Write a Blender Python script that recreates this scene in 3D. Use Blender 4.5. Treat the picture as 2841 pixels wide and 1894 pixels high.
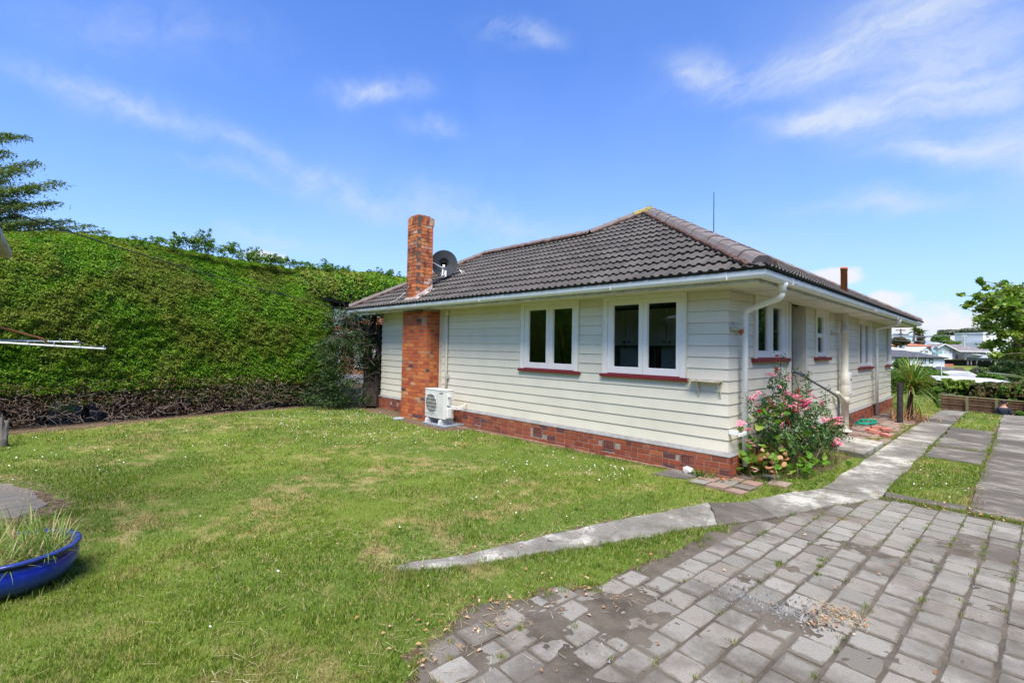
import bpy, bmesh, math, random
import numpy as np
from mathutils import Vector, Matrix
random.seed(7); RS=np.random.RandomState(11)
for o in list(bpy.data.objects): bpy.data.objects.remove(o,do_unlink=True)
SC=bpy.context.scene; COL=SC.collection
R_=math.radians
# ---------------------------------------------------------------- camera
YAW,PIT,ROL=.80610,.0264,.0157
CAM=np.array([2.9867,-7.4442,1.5573]); FPX=1325.589; SHY=-21.43
FW=np.array([-math.sin(YAW)*math.cos(PIT),math.cos(YAW)*math.cos(PIT),math.sin(PIT)])
r0=np.cross(FW,[0,0,1]); r0/=np.linalg.norm(r0); u0=np.cross(r0,FW)
RT=r0*math.cos(ROL)+u0*math.sin(ROL); UP=np.cross(RT,FW)
cd=bpy.data.cameras.new('camera'); cam=bpy.data.objects.new('camera',cd); COL.objects.link(cam)
m=Matrix([[RT[i],UP[i],-FW[i],CAM[i]] for i in range(3)]+[[0,0,0,1]]); cam.matrix_world=m
cd.sensor_width=36; cd.lens=FPX/2841*36
cd.shift_y=SHY/2841; cd.clip_start=.05; cd.clip_end=6000
SC.camera=cam
SC.render.resolution_x=1024; SC.render.resolution_y=682
# ---------------------------------------------------------------- light
SUN_EL,SUN_AZ=R_(61),R_(138)          # azimuth measured from +Y towards +X
sd=bpy.data.lights.new('sun','SUN'); sun=bpy.data.objects.new('sun',sd); COL.objects.link(sun)
sd.energy=2.75; sd.angle=R_(38); sd.color=(1,.95,.84)
sdir=Vector((math.sin(SUN_AZ)*math.cos(SUN_EL),math.cos(SUN_AZ)*math.cos(SUN_EL),math.sin(SUN_EL)))
sun.rotation_euler=sdir.to_track_quat('Z','Y').to_euler(); sun.location=(0,0,30)
vs=SC.view_settings; vs.view_transform='Standard'; vs.look='None'; vs.gamma=1; vs.use_curve_mapping=False; vs.exposure=1.65
W=bpy.data.worlds.new('World'); SC.world=W; W.use_nodes=True
nt=W.node_tree; nt.nodes.clear(); N=nt.nodes; L=nt.links
def nn(t,**k):
    n=N.new(t)
    for a,b in k.items(): setattr(n,a,b)
    return n
def math_(op,a,b=None,c=None,clamp=False):
    n=nn('ShaderNodeMath',operation=op); n.use_clamp=clamp
    for i,v in enumerate((a,b,c)):
        if v is None: continue
        if hasattr(v,'links') or hasattr(v,'is_output'): L.new(v,n.inputs[i])
        else: n.inputs[i].default_value=v
    return n.outputs[0]
def vmath(op,a,b=None,out=0):
    n=nn('ShaderNodeVectorMath',operation=op)
    for i,v in enumerate((a,b)):
        if v is None: continue
        if hasattr(v,'is_output'): L.new(v,n.inputs[i])
        elif op=='SCALE' and i==1: n.inputs[3].default_value=v
        else: n.inputs[i].default_value=v
    return n.outputs[out]
tc=nn('ShaderNodeTexCoord'); D0=vmath('NORMALIZE',tc.outputs['Generated'])
sky=nn('ShaderNodeTexSky',sky_type='NISHITA',sun_disc=False)
sky.sun_elevation=SUN_EL; sky.sun_rotation=SUN_AZ; sky.air_density=1.0; sky.dust_density=.35; sky.ozone_density=3.0; sky.altitude=50
hs=nn('ShaderNodeHueSaturation'); hs.inputs['Saturation'].default_value=1.12; hs.inputs['Value'].default_value=1.0; L.new(sky.outputs[0],hs.inputs['Color'])
skm=nn('ShaderNodeMix',data_type='RGBA',blend_type='MULTIPLY'); skm.inputs[0].default_value=1
L.new(hs.outputs[0],skm.inputs[6]); skm.inputs[7].default_value=(.57,.67,.95,1)
# warp the direction with noise so that the cloud streaks fray
no=nn('ShaderNodeTexNoise'); no.inputs['Scale'].default_value=3.2; no.inputs['Detail'].default_value=6; no.inputs['Roughness'].default_value=.6; L.new(D0,no.inputs['Vector'])
wv=vmath('SCALE',vmath('SUBTRACT',no.outputs['Color'],(.5,.5,.5)),.16)
D1=vmath('ADD',D0,wv)
def pixdir(px,py):
    v=FW+RT*(px-1420.5)/FPX+UP*(947+SHY-py)/FPX
    return v/np.linalg.norm(v)
def streak(a,b,wid,gain):
    A=pixdir(*a); B=pixdir(*b); c=(A+B)/2; c/=np.linalg.norm(c)
    t=B-A; la=np.linalg.norm(t)/2; t/=np.linalg.norm(t); n=np.cross(c,t); n/=np.linalg.norm(n)
    w=wid/1500.
    du=math_('DIVIDE',vmath('DOT_PRODUCT',vmath('SUBTRACT',D1,tuple(c)),tuple(t),1),la*1.15)
    dv=math_('DIVIDE',vmath('DOT_PRODUCT',vmath('SUBTRACT',D1,tuple(c)),tuple(n),1),w)
    r=math_('ADD',math_('MULTIPLY',du,du),math_('MULTIPLY',dv,dv))
    front=math_('GREATER_THAN',vmath('DOT_PRODUCT',D0,tuple(c),1),.2)
    g=math_('POWER',2.718,math_('MULTIPLY',r,-1.6))
    return math_('MULTIPLY',math_('MULTIPLY',g,gain),front)
sts=[((-60,180),(620,420),34,.30),((420,340),(1250,640),52,.26),((1000,520),(1650,680),80,.26),((0,60),(700,120),90,.16),
 ((900,240),(1180,265),36,.42),((1120,350),(1260,365),28,.32),((1340,85),(1530,95),36,.45),
 ((1850,170),(2080,250),45,.45),((1950,235),(2480,170),60,.5),((2300,150),(2900,-40),95,.55),
 ((2150,370),(2560,300),50,.38),((2400,320),(2950,150),90,.5),((2350,400),(2900,450),45,.5),((2750,200),(2900,500),90,.35),
 ((2250,570),(2650,560),30,.4),((2100,355),(2400,370),24,.3),((450,480),(900,560),30,.16),((200,330),(420,350),40,.16),
 ((500,680),(900,690),30,.3),((1500,640),(2300,720),90,.18)]
acc=None
for s in sts:
    g=streak(*s); acc=g if acc is None else math_('ADD',acc,g)
# fibrous modulation
mp=nn('ShaderNodeMapping'); mp.inputs['Rotation'].default_value=(.3,.2,.9); mp.inputs['Scale'].default_value=(3,14,16); L.new(D1,mp.inputs['Vector'])
n2=nn('ShaderNodeTexNoise'); n2.inputs['Scale'].default_value=1.3; n2.inputs['Detail'].default_value=7; n2.inputs['Roughness'].default_value=.62; L.new(mp.outputs[0],n2.inputs['Vector'])
fib=math_('MULTIPLY_ADD',n2.outputs[0],2.5,-.62,True); fib=math_('MULTIPLY',fib,1.25)
cir=math_('MULTIPLY',math_('MULTIPLY',acc,fib),1.25)
# general thin veil all over the sky
n3=nn('ShaderNodeTexNoise'); n3.inputs['Scale'].default_value=1.6; n3.inputs['Detail'].default_value=5; L.new(D1,n3.inputs['Vector'])
veil=math_('MULTIPLY',math_('SUBTRACT',n3.outputs[0],.45,None,True),.55)
cir=math_('ADD',cir,veil)
# cumulus low down
sep=nn('ShaderNodeSeparateXYZ'); L.new(D0,sep.inputs[0])
n4=nn('ShaderNodeTexNoise'); n4.inputs['Scale'].default_value=9; n4.inputs['Detail'].default_value=7; n4.inputs['Roughness'].default_value=.55; L.new(D0,n4.inputs['Vector'])
def puff(px,py,rx,ry):
    c=pixdir(px,py); t=np.cross(c,[0,0,1]); t/=np.linalg.norm(t); n=np.cross(t,c)
    du=math_('DIVIDE',vmath('DOT_PRODUCT',vmath('SUBTRACT',D0,tuple(c)),tuple(t),1),rx/1700.)
    dv=math_('DIVIDE',vmath('DOT_PRODUCT',vmath('SUBTRACT',D0,tuple(c)),tuple(n),1),ry/1700.)
    r=math_('ADD',math_('MULTIPLY',du,du),math_('MULTIPLY',dv,dv))
    q=math_('SUBTRACT',math_('ADD',math_('SUBTRACT',1,r),math_('MULTIPLY',n4.outputs[0],3.6)),2.1)
    q=math_('MULTIPLY',q,2.2,None,True)
    return math_('MULTIPLY',q,math_('GREATER_THAN',vmath('DOT_PRODUCT',D0,tuple(c),1),.3))
pf=None
for p in [(2480,835,70,45),(2600,880,200,70),(2760,890,230,90),(2280,770,110,40),(745,712,75,26),(2500,900,150,40)]:
    q=puff(*p); pf=q if pf is None else math_('MAXIMUM',pf,q)
pf=math_('MULTIPLY',pf,.85)
# haze near the horizon
hz=math_('POWER',math_('SUBTRACT',1,math_('ABSOLUTE',sep.outputs[2]),None,True),5)
hz=math_('MULTIPLY',hz,.9)
mixh=nn('ShaderNodeMix',data_type='RGBA'); L.new(hz,mixh.inputs[0]); L.new(skm.outputs[2],mixh.inputs[6]); mixh.inputs[7].default_value=(1.6,2.15,3.0,1)
mixc=nn('ShaderNodeMix',data_type='RGBA'); L.new(math_('MINIMUM',cir,.9),mixc.inputs[0]); L.new(mixh.outputs[2],mixc.inputs[6]); mixc.inputs[7].default_value=(2.25,2.55,3.05,1)
mixp=nn('ShaderNodeMix',data_type='RGBA'); L.new(pf,mixp.inputs[0]); L.new(mixc.outputs[2],mixp.inputs[6]); mixp.inputs[7].default_value=(3.05,2.95,3.0,1)
bg=nn('ShaderNodeBackground'); bg.inputs[1].default_value=.10; L.new(mixp.outputs[2],bg.inputs[0])
wo=nn('ShaderNodeOutputWorld'); L.new(bg.outputs[0],wo.inputs[0])
W.cycles.sampling_method='MANUAL'; W.cycles.sample_map_resolution=512
SC.cycles.max_bounces=6; SC.cycles.transparent_max_bounces=12
# ---------------------------------------------------------------- projection helpers (distance known -> place)
def ray(px,py): return FW+RT*(px-1420.5)/FPX+UP*(947+SHY-py)/FPX
def at(px,py,D): return CAM+ray(px,py)*D
def onplane(px,py,n,d):
    v=ray(px,py); n=np.array(n,float); return CAM+v*((d-CAM@n)/(v@n))
def G(px,py,z=-.4): return onplane(px,py,(0,0,1),z)
def depth(X): return (np.asarray(X)-CAM)@FW
GZ=-.4
def sst(t): t=np.clip(t,0,1); return t*t*(3-2*t)
def terrain(x,y):
    x=np.asarray(x,float); y=np.asarray(y,float)
    yc=21.6-7.0*sst((x-.2)/1.2)
    z=GZ-1.0*sst((y-yc)/4.0)-.9*sst((y-yc-1.5)/8)
    z=z-.55*sst((y-30)/12)
    z=z-2.6*sst((y-42)/35)
    z=z+3.9*sst((y-98)/50)+1.9*sst((y-160)/70)
    return z
# ---------------------------------------------------------------- mesh helpers
def fmesh(name,V,F,mats=None,mi=None,smooth=False,rnd=None):
    me=bpy.data.meshes.new(name); V=np.asarray(V,np.float32)
    if isinstance(F,np.ndarray) and F.ndim==2:
        k=F.shape[1]; M=len(F); me.vertices.add(len(V)); me.vertices.foreach_set('co',V.ravel())
        me.loops.add(M*k); me.loops.foreach_set('vertex_index',F.astype(np.int32).ravel())
        me.polygons.add(M); me.polygons.foreach_set('loop_start',np.arange(0,M*k,k,dtype=np.int32))
        me.update(calc_edges=True)
    else:
        me.from_pydata([tuple(v) for v in V.tolist()],[],[tuple(f) for f in F]); M=len(F)
    for m_ in (mats or []): me.materials.append(m_)
    if mi is not None: me.polygons.foreach_set('material_index',np.asarray(mi,np.int32))
    if smooth: me.polygons.foreach_set('use_smooth',np.ones(len(me.polygons),bool))
    if rnd is not None:
        a=me.attributes.new('rnd','FLOAT','FACE'); a.data.foreach_set('value',np.asarray(rnd,np.float32))
    me.update(); return me
def tag(o,label=None,cat=None,group=None,kind=None):
    if label: o['label']=label
    if cat: o['category']=cat
    if group: o['group']=group
    if kind: o['kind']=kind
    return o
def obj(name,me,parent=None,**k):
    o=bpy.data.objects.new(name,me); COL.objects.link(o)
    if parent is not None: o.parent=parent
    return tag(o,**k)
def empty(name,loc=(0,0,0),**k):
    o=bpy.data.objects.new(name,None); COL.objects.link(o); o.location=loc; o.empty_display_size=.2
    return tag(o,**k)
class MB:
    def __init__(s): s.V=[];s.F=[];s.R=[];s.M=[];s.cr=0.;s.cm=0
    def add(s,V,F):
        b=len(s.V); s.V+= [tuple(map(float,v)) for v in V]
        for f in F: s.F.append(tuple(b+i for i in f)); s.R.append(s.cr); s.M.append(s.cm)
    def box(s,x0,x1,y0,y1,z0,z1,T=None):
        V=[(x,y,z) for z in (z0,z1) for y in (y0,y1) for x in (x0,x1)]
        if T is not None: V=[T(*v) for v in V]
        s.add(V,[(0,2,3,1),(4,5,7,6),(0,1,5,4),(2,6,7,3),(0,4,6,2),(1,3,7,5)])
    def prism(s,P,z0,z1,T=None):
        n=len(P); V=[(p[0],p[1],z0) for p in P]+[(p[0],p[1],z1) for p in P]
        if T is not None: V=[T(*v) for v in V]
        s.add(V,[tuple(range(n-1,-1,-1)),tuple(range(n,2*n))]+[(i,(i+1)%n,n+(i+1)%n,n+i) for i in range(n)])
    def tube(s,P,r,n=8,cap=True):
        P=[np.array(p,float) for p in P]; rr=r if hasattr(r,'__len__') else [r]*len(P); V=[]; last=None
        for i,p in enumerate(P):
            t=P[min(i+1,len(P)-1)]-P[max(i-1,0)]; t/=np.linalg.norm(t)+1e-9
            a=last if last is not None else (np.array([0,0,1.]) if abs(t[2])<.9 else np.array([1.,0,0]))
            u=a-t*(a@t); u/=np.linalg.norm(u)+1e-9; last=u; w=np.cross(t,u)
            for k in range(n):
                an=2*math.pi*k/n; V.append(p+(u*math.cos(an)+w*math.sin(an))*rr[i])
        F=[(i*n+k,i*n+(k+1)%n,(i+1)*n+(k+1)%n,(i+1)*n+k) for i in range(len(P)-1) for k in range(n)]
        if cap: F+=[tuple(range(n-1,-1,-1)),tuple((len(P)-1)*n+k for k in range(n))]
        s.add(V,F)
    def lathe(s,prof,c,n=32,sq=(1,1)):
        V=[]
        for r,z in prof:
            for k in range(n):
                a=2*math.pi*k/n; V.append((c[0]+r*math.cos(a)*sq[0],c[1]+r*math.sin(a)*sq[1],c[2]+z))
        F=[(i*n+k,i*n+(k+1)%n,(i+1)*n+(k+1)%n,(i+1)*n+k) for i in range(len(prof)-1) for k in range(n)]
        s.add(V,F)
    def sweep(s,path,prof,closed=False):
        # path: list of (x,y) , prof: list of (outward offset,z); outward = right-hand side of travel; mitred corners
        n=len(prof); V=[]; m_=len(path)
        for i in range(m_):
            p=np.array(path[i],float); d1=p-np.array(path[i-1],float) if i>0 else None; d2=np.array(path[i+1],float)-p if i<m_-1 else None
            ns=[]
            for d in (d1,d2):
                if d is not None: d=d/np.linalg.norm(d); ns.append(np.array([d[1],-d[0]]))
            nrm=sum(ns); nrm=nrm/np.linalg.norm(nrm); k=1/max(.3,nrm@ns[0])
            for o_,z in prof: q=p+nrm*o_*k; V.append((q[0],q[1],z))
        F=[(i*n+j,(i+1)*n+j,(i+1)*n+(j+1)%n,i*n+(j+1)%n) for i in range(m_-1) for j in range(n)]
        F+=[tuple(range(n-1,-1,-1)),tuple((m_-1)*n+j for j in range(n))]
        s.add(V,F)
    def mesh(s,name,mats,smooth=False):
        return fmesh(name,np.array(s.V),s.F,mats if isinstance(mats,list) else [mats],s.M,smooth,s.R)
    def build(s,name,mats,parent=None,smooth=False,**k): return obj(name,s.mesh(name,mats,smooth),parent,**k)
def bevel(o,w=.004,seg=1):
    b=o.modifiers.new('bevel','BEVEL'); b.width=w; b.segments=seg; b.limit_method='ANGLE'; b.angle_limit=R_(40); return o
def smooth_(o):
    for p in o.data.polygons: p.use_smooth=True
    return o
def cards(name,P,Nrm,size,aspect,mat,parent=None,jit=.6,rnd=None,seed=1,drop=0.,**k):
    rs=np.random.RandomState(seed); P=np.asarray(P,float); n=len(P)
    Nv=np.asarray(Nrm,float)+rs.normal(0,jit,(n,3)); Nv/=np.linalg.norm(Nv,axis=1)[:,None]+1e-9
    t=rs.normal(0,1,(n,3)); t[:,2]-=drop; t-=Nv*(t*Nv).sum(1)[:,None]; t/=np.linalg.norm(t,axis=1)[:,None]+1e-9
    b=np.cross(Nv,t); sz=(np.asarray(size)*rs.uniform(.6,1.35,n))[:,None]
    fold=Nv*sz*.18
    V=np.stack([P-t*sz*.5,P+b*sz*aspect*.5+fold,P+t*sz*.5,P-b*sz*aspect*.5+fold],1).reshape(-1,3)
    i=np.arange(n)*4; F=np.stack([i,i+1,i+2,i+3],1)
    if rnd is None: rnd=rs.rand(n)
    return obj(name,fmesh(name,V,F,[mat],None,False,rnd),parent,**k)
# ---------------------------------------------------------------- materials
def newmat(name):
    m_=bpy.data.materials.new(name); m_.use_nodes=True; t=m_.node_tree; t.nodes.clear(); return m_,t
class NT:
    def __init__(s,name):
        s.m,s.t=newmat(name); s.out=s.n('ShaderNodeOutputMaterial')
    def n(s,ty,**k):
        x=s.t.nodes.new(ty)
        for a,b in k.items(): setattr(x,a,b)
        return x
    def l(s,a,b): s.t.links.new(a,b)
    def mth(s,op,a,b=None,clamp=False):
        x=s.n('ShaderNodeMath',operation=op); x.use_clamp=clamp
        for i,v in enumerate((a,b)):
            if v is None: continue
            if hasattr(v,'is_output'): s.l(v,x.inputs[i])
            else: x.inputs[i].default_value=v
        return x.outputs[0]
    def noise(s,scale,det=4,rough=.55,vec=None,stretch=None,geo=True,dist=0):
        x=s.n('ShaderNodeTexNoise'); x.inputs['Scale'].default_value=scale; x.inputs['Detail'].default_value=det; x.inputs['Roughness'].default_value=rough; x.inputs['Distortion'].default_value=dist
        if vec is None:
            if not hasattr(s,'_g'): s._g=s.n('ShaderNodeNewGeometry')
            vec=s._g.outputs['Position']
        if stretch:
            mpn=s.n('ShaderNodeMapping'); mpn.inputs['Scale'].default_value=stretch; s.l(vec,mpn.inputs[0]); vec=mpn.outputs[0]
        s.l(vec,x.inputs['Vector']); return x.outputs[0]
    def ramp(s,f,stops,interp='LINEAR'):
        x=s.n('ShaderNodeValToRGB'); cr=x.color_ramp; cr.interpolation=interp
        while len(cr.elements)>1: cr.elements.remove(cr.elements[-1])
        cr.elements[0].position=stops[0][0]; c=stops[0][1]; cr.elements[0].color=(*c,1) if hasattr(c,'__len__') else (c,c,c,1)
        for p,c in stops[1:]:
            e=cr.elements.new(p); e.color=(*c,1) if hasattr(c,'__len__') else (c,c,c,1)
        s.l(f,x.inputs[0]); return x.outputs[0]
    def mix(s,f,a,b,blend='MIX'):
        x=s.n('ShaderNodeMix',data_type='RGBA',blend_type=blend)
        for i,v in ((0,f),(6,a),(7,b)):
            if hasattr(v,'is_output'): s.l(v,x.inputs[i])
            elif i==0: x.inputs[0].default_value=v
            else: x.inputs[i].default_value=(*v,1)
        return x.outputs[2]
    def rnd(s):
        a=s.n('ShaderNodeAttribute',attribute_name='rnd'); o=s.n('ShaderNodeObjectInfo')
        return s.mth('FRACT',s.mth('ADD',a.outputs['Fac'],o.outputs['Random']))
    def pbr(s,col,rough=.7,bump=None,bstr=.3,bdist=.01,metal=0,spec=.4,trans=None):
        p=s.n('ShaderNodeBsdfPrincipled')
        if hasattr(col,'is_output'): s.l(col,p.inputs['Base Color'])
        else: p.inputs['Base Color'].default_value=(*col,1)
        if hasattr(rough,'is_output'): s.l(rough,p.inputs['Roughness'])
        else: p.inputs['Roughness'].default_value=rough
        p.inputs['Metallic'].default_value=metal; p.inputs['Specular IOR Level'].default_value=spec
        if bump is not None:
            b=s.n('ShaderNodeBump'); b.inputs['Strength'].default_value=bstr; b.inputs['Distance'].default_value=bdist; s.l(bump,b.inputs['Height']); s.l(b.outputs[0],p.inputs['Normal'])
        sh=p.outputs[0]
        if trans:
            tr=s.n('ShaderNodeBsdfTranslucent')
            if hasattr(col,'is_output'): s.l(s.mix(1.,col,(1.25,1.25,.7),'MULTIPLY'),tr.inputs[0])
            else: tr.inputs[0].default_value=(*col,1)
            mx=s.n('ShaderNodeMixShader'); mx.inputs[0].default_value=trans; s.l(sh,mx.inputs[1]); s.l(tr.outputs[0],mx.inputs[2]); sh=mx.outputs[0]
        s.l(sh,s.out.inputs[0]); return s.m
def simple(name,c,rough=.6,var=.12,scale=6,metal=0,spec=.4,bump=0,bscale=60,c2=None,stretch=None,obr=0.,det=4):
    t=NT(name); f=t.noise(scale,det,.6,stretch=stretch)
    c2=c2 or tuple(x*(1-var*2) for x in c)
    col=t.mix(t.ramp(f,[(.35,0.),(.7,1.)]),c,c2)
    if obr:
        v=t.mth('MULTIPLY_ADD' if False else 'ADD',t.mth('MULTIPLY',t.rnd(),2*obr),1-obr)
        cc=t.n('ShaderNodeCombineColor'); [t.l(v,cc.inputs[i]) for i in range(3)]
        col=t.mix(1.,col,cc.outputs[0],'MULTIPLY')
    return t.pbr(col,rough,t.noise(bscale,3) if bump else None,bump,.01,metal,spec)
def leafmat(name,stops,rough=.55,trans=.3,patch=None,pscale=.6,spec=.3):
    t=NT(name); r=t.rnd(); col=t.ramp(r,stops)
    if patch:
        f=t.ramp(t.noise(pscale,4,.6),[(.45,0.),(.62,1.)]); col=t.mix(t.mth('MULTIPLY',f,patch[1]),col,patch[0])
    return t.pbr(col,rough,None,spec=spec,trans=trans)
# ---------------------------------------------------------------- material set
def m_boards():
    t=NT('painted_weatherboard'); f=t.noise(2.2,4,.6); g=t.noise(26,3,.7,stretch=(1,1,.35))
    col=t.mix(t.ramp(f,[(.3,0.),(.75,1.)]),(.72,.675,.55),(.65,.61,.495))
    col=t.mix(t.mth('MULTIPLY',t.ramp(g,[(.62,0.),(.8,1.)]),.35),col,(.40,.38,.30))
    v=t.mth('ADD',t.mth('MULTIPLY',t.rnd(),.07),.965); cc=t.n('ShaderNodeCombineColor'); [t.l(v,cc.inputs[i]) for i in range(3)]
    col=t.mix(1.,col,cc.outputs[0],'MULTIPLY')
    return t.pbr(col,.42,t.noise(35,4,.6,stretch=(.3,.3,1)),.10,.004,spec=.35)
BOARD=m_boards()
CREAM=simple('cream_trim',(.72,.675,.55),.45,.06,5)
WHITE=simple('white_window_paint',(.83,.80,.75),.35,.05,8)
def m_chip():
    t=NT('chipped_white_paint'); f=t.ramp(t.noise(9,6,.7,stretch=(1,1,.5)),[(.665,0.),(.68,1.)])
    return t.pbr(t.mix(f,(.83,.80,.75),(.42,.40,.36)),.4)
CHIP=m_chip()
GUT=simple('white_gutter',(.86,.86,.82),.3,.05,3)
SOFF=simple('soffit_paint',(.74,.70,.60),.5,.05,2)
MOSS=simple('mouldy_fascia',(.62,.61,.52),.5,.0,8,c2=(.30,.29,.21),stretch=(1,1,3))
RED=simple('dark_red_sill_paint',(.20,.022,.028),.4,.15,9)
METAL=simple('grey_metal',(.16,.17,.19),.35,.1,12,metal=.6)
DKMETAL=simple('dark_dish_metal',(.040,.046,.05),.85,.1,5,spec=.15)
GALV=simple('galvanised_metal',(.55,.57,.60),.35,.12,30,metal=.6)
BLACK=simple('black_plastic',(.02,.02,.022),.5)
LTGREY=simple('light_grey_casing',(.62,.62,.59),.4,.03,4)
MORT=simple('mortar',(.36,.30,.25),.9,.2,14,bump=.3)
DMORT=simple('dark_mortar',(.12,.09,.075),.9,.2,14)
CEM=simple('cement_ledge',(.32,.31,.30),.85,.15,10,bump=.4,c2=(.22,.21,.20))
def m_rust():
    t=NT('rusty_metal'); f=t.noise(10,6,.7)
    return t.pbr(t.ramp(f,[(.3,(.20,.06,.022)),(.5,(.46,.13,.035)),(.7,(.58,.22,.06))]),.8,f,.3,.01)
RUST=m_rust()
def m_flakerust():
    t=NT('flaking_paint_over_rust'); f=t.ramp(t.noise(22,6,.75),[(.53,0.),(.57,1.)])
    return t.pbr(t.mix(f,(.58,.54,.42),(.30,.12,.05)),.7)
FRUST=m_flakerust()
def m_glass():
    t=NT('window_glass'); g=t.n('ShaderNodeBsdfGlossy'); g.inputs['Roughness'].default_value=.0; g.inputs[0].default_value=(.95,1,.97,1)
    tr=t.n('ShaderNodeBsdfTransparent'); tr.inputs[0].default_value=(.86,.9,.87,1); fr=t.n('ShaderNodeFresnel'); t.l(t.mth('SUBTRACT',1.5,t.mth('MULTIPLY',t.n('ShaderNodeNewGeometry').outputs['Backfacing'],.8333)),fr.inputs[0])
    b=t.n('ShaderNodeBump'); b.inputs['Strength'].default_value=.04; b.inputs['Distance'].default_value=.02; t.l(t.noise(2.5,2),b.inputs['Height']); t.l(b.outputs[0],g.inputs['Normal'])
    mx=t.n('ShaderNodeMixShader'); t.l(t.mth('MULTIPLY',fr.outputs[0],1.0,True),mx.inputs[0]); t.l(tr.outputs[0],mx.inputs[1]); t.l(g.outputs[0],mx.inputs[2]); t.l(mx.outputs[0],t.out.inputs[0]); return t.m
GLASS=m_glass()
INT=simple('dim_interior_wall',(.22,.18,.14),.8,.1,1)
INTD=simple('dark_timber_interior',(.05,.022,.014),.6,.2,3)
CUP=simple('kitchen_cupboard_paint',(.80,.79,.74),.5,.05,2)
CURT=simple('green_net_curtain',(.16,.20,.17),.9,.3,3,stretch=(1,8,.2))
def m_brick(name,stops,soot=0.,sscale=2.5,lich=0.):
    t=NT(name); r=t.rnd(); col=t.ramp(r,stops)
    f=t.noise(30,5,.7); col=t.mix(t.mth('MULTIPLY',t.ramp(f,[(.5,0.),(.7,1.)]),.35),col,(.12,.05,.035))
    g=t.noise(7,5,.7); col=t.mix(t.mth('MULTIPLY',t.ramp(g,[(.56,0.),(.68,1.)]),.35),col,(.45,.28,.2))
    if soot:
        s=t.ramp(t.noise(sscale,8,.78,stretch=(1.6,1.6,1)),[(.47,0.),(.60,1.)]); col=t.mix(t.mth('MULTIPLY',s,soot),col,(.035,.022,.02))
    return t.pbr(col,.85,t.noise(60,4,.7),.35,.006,spec=.25)
BRK=m_brick('orange_red_brick',[(0,(.40,.095,.030)),(.22,(.50,.13,.038)),(.42,(.33,.07,.03)),(.6,(.56,.19,.05)),(.75,(.43,.105,.038)),(.88,(.28,.06,.035)),(.94,(.52,.28,.14)),(.97,(.10,.05,.05))])
BRKF=m_brick('foundation_brick',[(0,(.25,.065,.032)),(.3,(.32,.085,.038)),(.55,(.20,.05,.03)),(.75,(.34,.11,.045)),(.9,(.15,.045,.03)),(.97,(.10,.05,.05))])
BRKS=m_brick('sooty_chimney_brick',[(0,(.50,.14,.04)),(.25,(.60,.19,.055)),(.5,(.44,.115,.045)),(.7,(.62,.26,.09)),(.85,(.38,.10,.05)),(.95,(.56,.36,.25))],soot=.85)
BRKP=m_brick('old_paving_brick',[(0,(.25,.17,.135)),(.3,(.29,.19,.155)),(.6,(.22,.17,.14)),(.85,(.27,.20,.165))])
BRKL=m_brick('loose_pink_brick',[(0,(.36,.13,.10)),(.5,(.42,.16,.12)),(1,(.30,.12,.10))])
def m_tile():
    t=NT('concrete_roof_tile'); r=t.rnd(); a=t.noise(120,3,.8); b=t.noise(2.2,5,.6)
    col=t.ramp(a,[(.3,(.034,.030,.028)),(.5,(.077,.069,.064)),(.68,(.155,.142,.130)),(.8,(.31,.30,.28))])
    v=t.mth('ADD',t.mth('MULTIPLY',r,.35),.8); cc=t.n('ShaderNodeCombineColor'); [t.l(v,cc.inputs[i]) for i in range(3)]
    col=t.mix(1.,col,cc.outputs[0],'MULTIPLY')
    col=t.mix(t.mth('MULTIPLY',t.ramp(b,[(.52,0.),(.7,1.)]),.3),col,(.16,.15,.14))
    l=t.ramp(t.noise(14,5,.75),[(.70,0.),(.73,1.)]); col=t.mix(t.mth('MULTIPLY',l,.5),col,(.42,.30,.24))
    return t.pbr(col,.9,a,.5,.004,spec=.2)
TILE=m_tile()
TEDGE=simple('painted_shade_tile_edge',(.028,.028,.027),.95,.2,30)  # near black puts the shade under each tile course into the colour
def m_ridge():
    t=NT('weathered_ridge_tile'); a=t.noise(90,4,.8); 
    col=t.ramp(a,[(.3,(.075,.066,.062)),(.5,(.15,.13,.125)),(.7,(.25,.23,.22))])
    l=t.ramp(t.noise(5,5,.7),[(.5,0.),(.58,1.)]); col=t.mix(t.mth('MULTIPLY',l,.35),col,(.10,.055,.042))
    return t.pbr(col,.9,a,.5,.006,spec=.2)
RIDGE=m_ridge()
def m_bed():
    t=NT('red_brown_ridge_mortar'); a=t.noise(25,5,.8)
    return t.pbr(t.ramp(a,[(.35,(.04,.024,.02)),(.5,(.085,.048,.038)),(.66,(.15,.10,.08)),(.75,(.33,.26,.2))]),.95,a,.8,.02,spec=.1)
BED=m_bed()
LICH=simple('yellow_lichen_tile',(.30,.23,.03),.95,.3,20,c2=(.14,.12,.09))
def m_conc(name,c1,c2,c3,sc=1.,stretch=(1,1,1)):
    t=NT(name); a=t.noise(1.1*sc,8,.72,stretch=stretch); b=t.noise(90,3,.8); d=t.noise(3.2*sc,7,.75,stretch=stretch)
    col=t.ramp(a,[(.36,c1),(.5,c2),(.58,c3)])
    col=t.mix(t.mth('MULTIPLY',t.ramp(d,[(.52,0.),(.6,1.)]),.65),col,c1)
    col=t.mix(t.mth('MULTIPLY',t.ramp(b,[(.40,1.),(.56,0.)]),.4),col,(.05,.048,.045))
    return t.pbr(col,.9,b,.5,.004,spec=.2)
CONC=m_conc('weathered_path_concrete',(.13,.12,.10),(.22,.205,.18),(.44,.42,.37))
CONCD=m_conc('dark_stained_concrete',(.08,.07,.058),(.125,.11,.095),(.24,.22,.19),1.1,(.6,1.3,1))
CONCS=m_conc('streaky_driveway_concrete',(.12,.107,.09),(.19,.175,.15),(.38,.355,.31),1.1,(.55,1.3,1))
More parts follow.
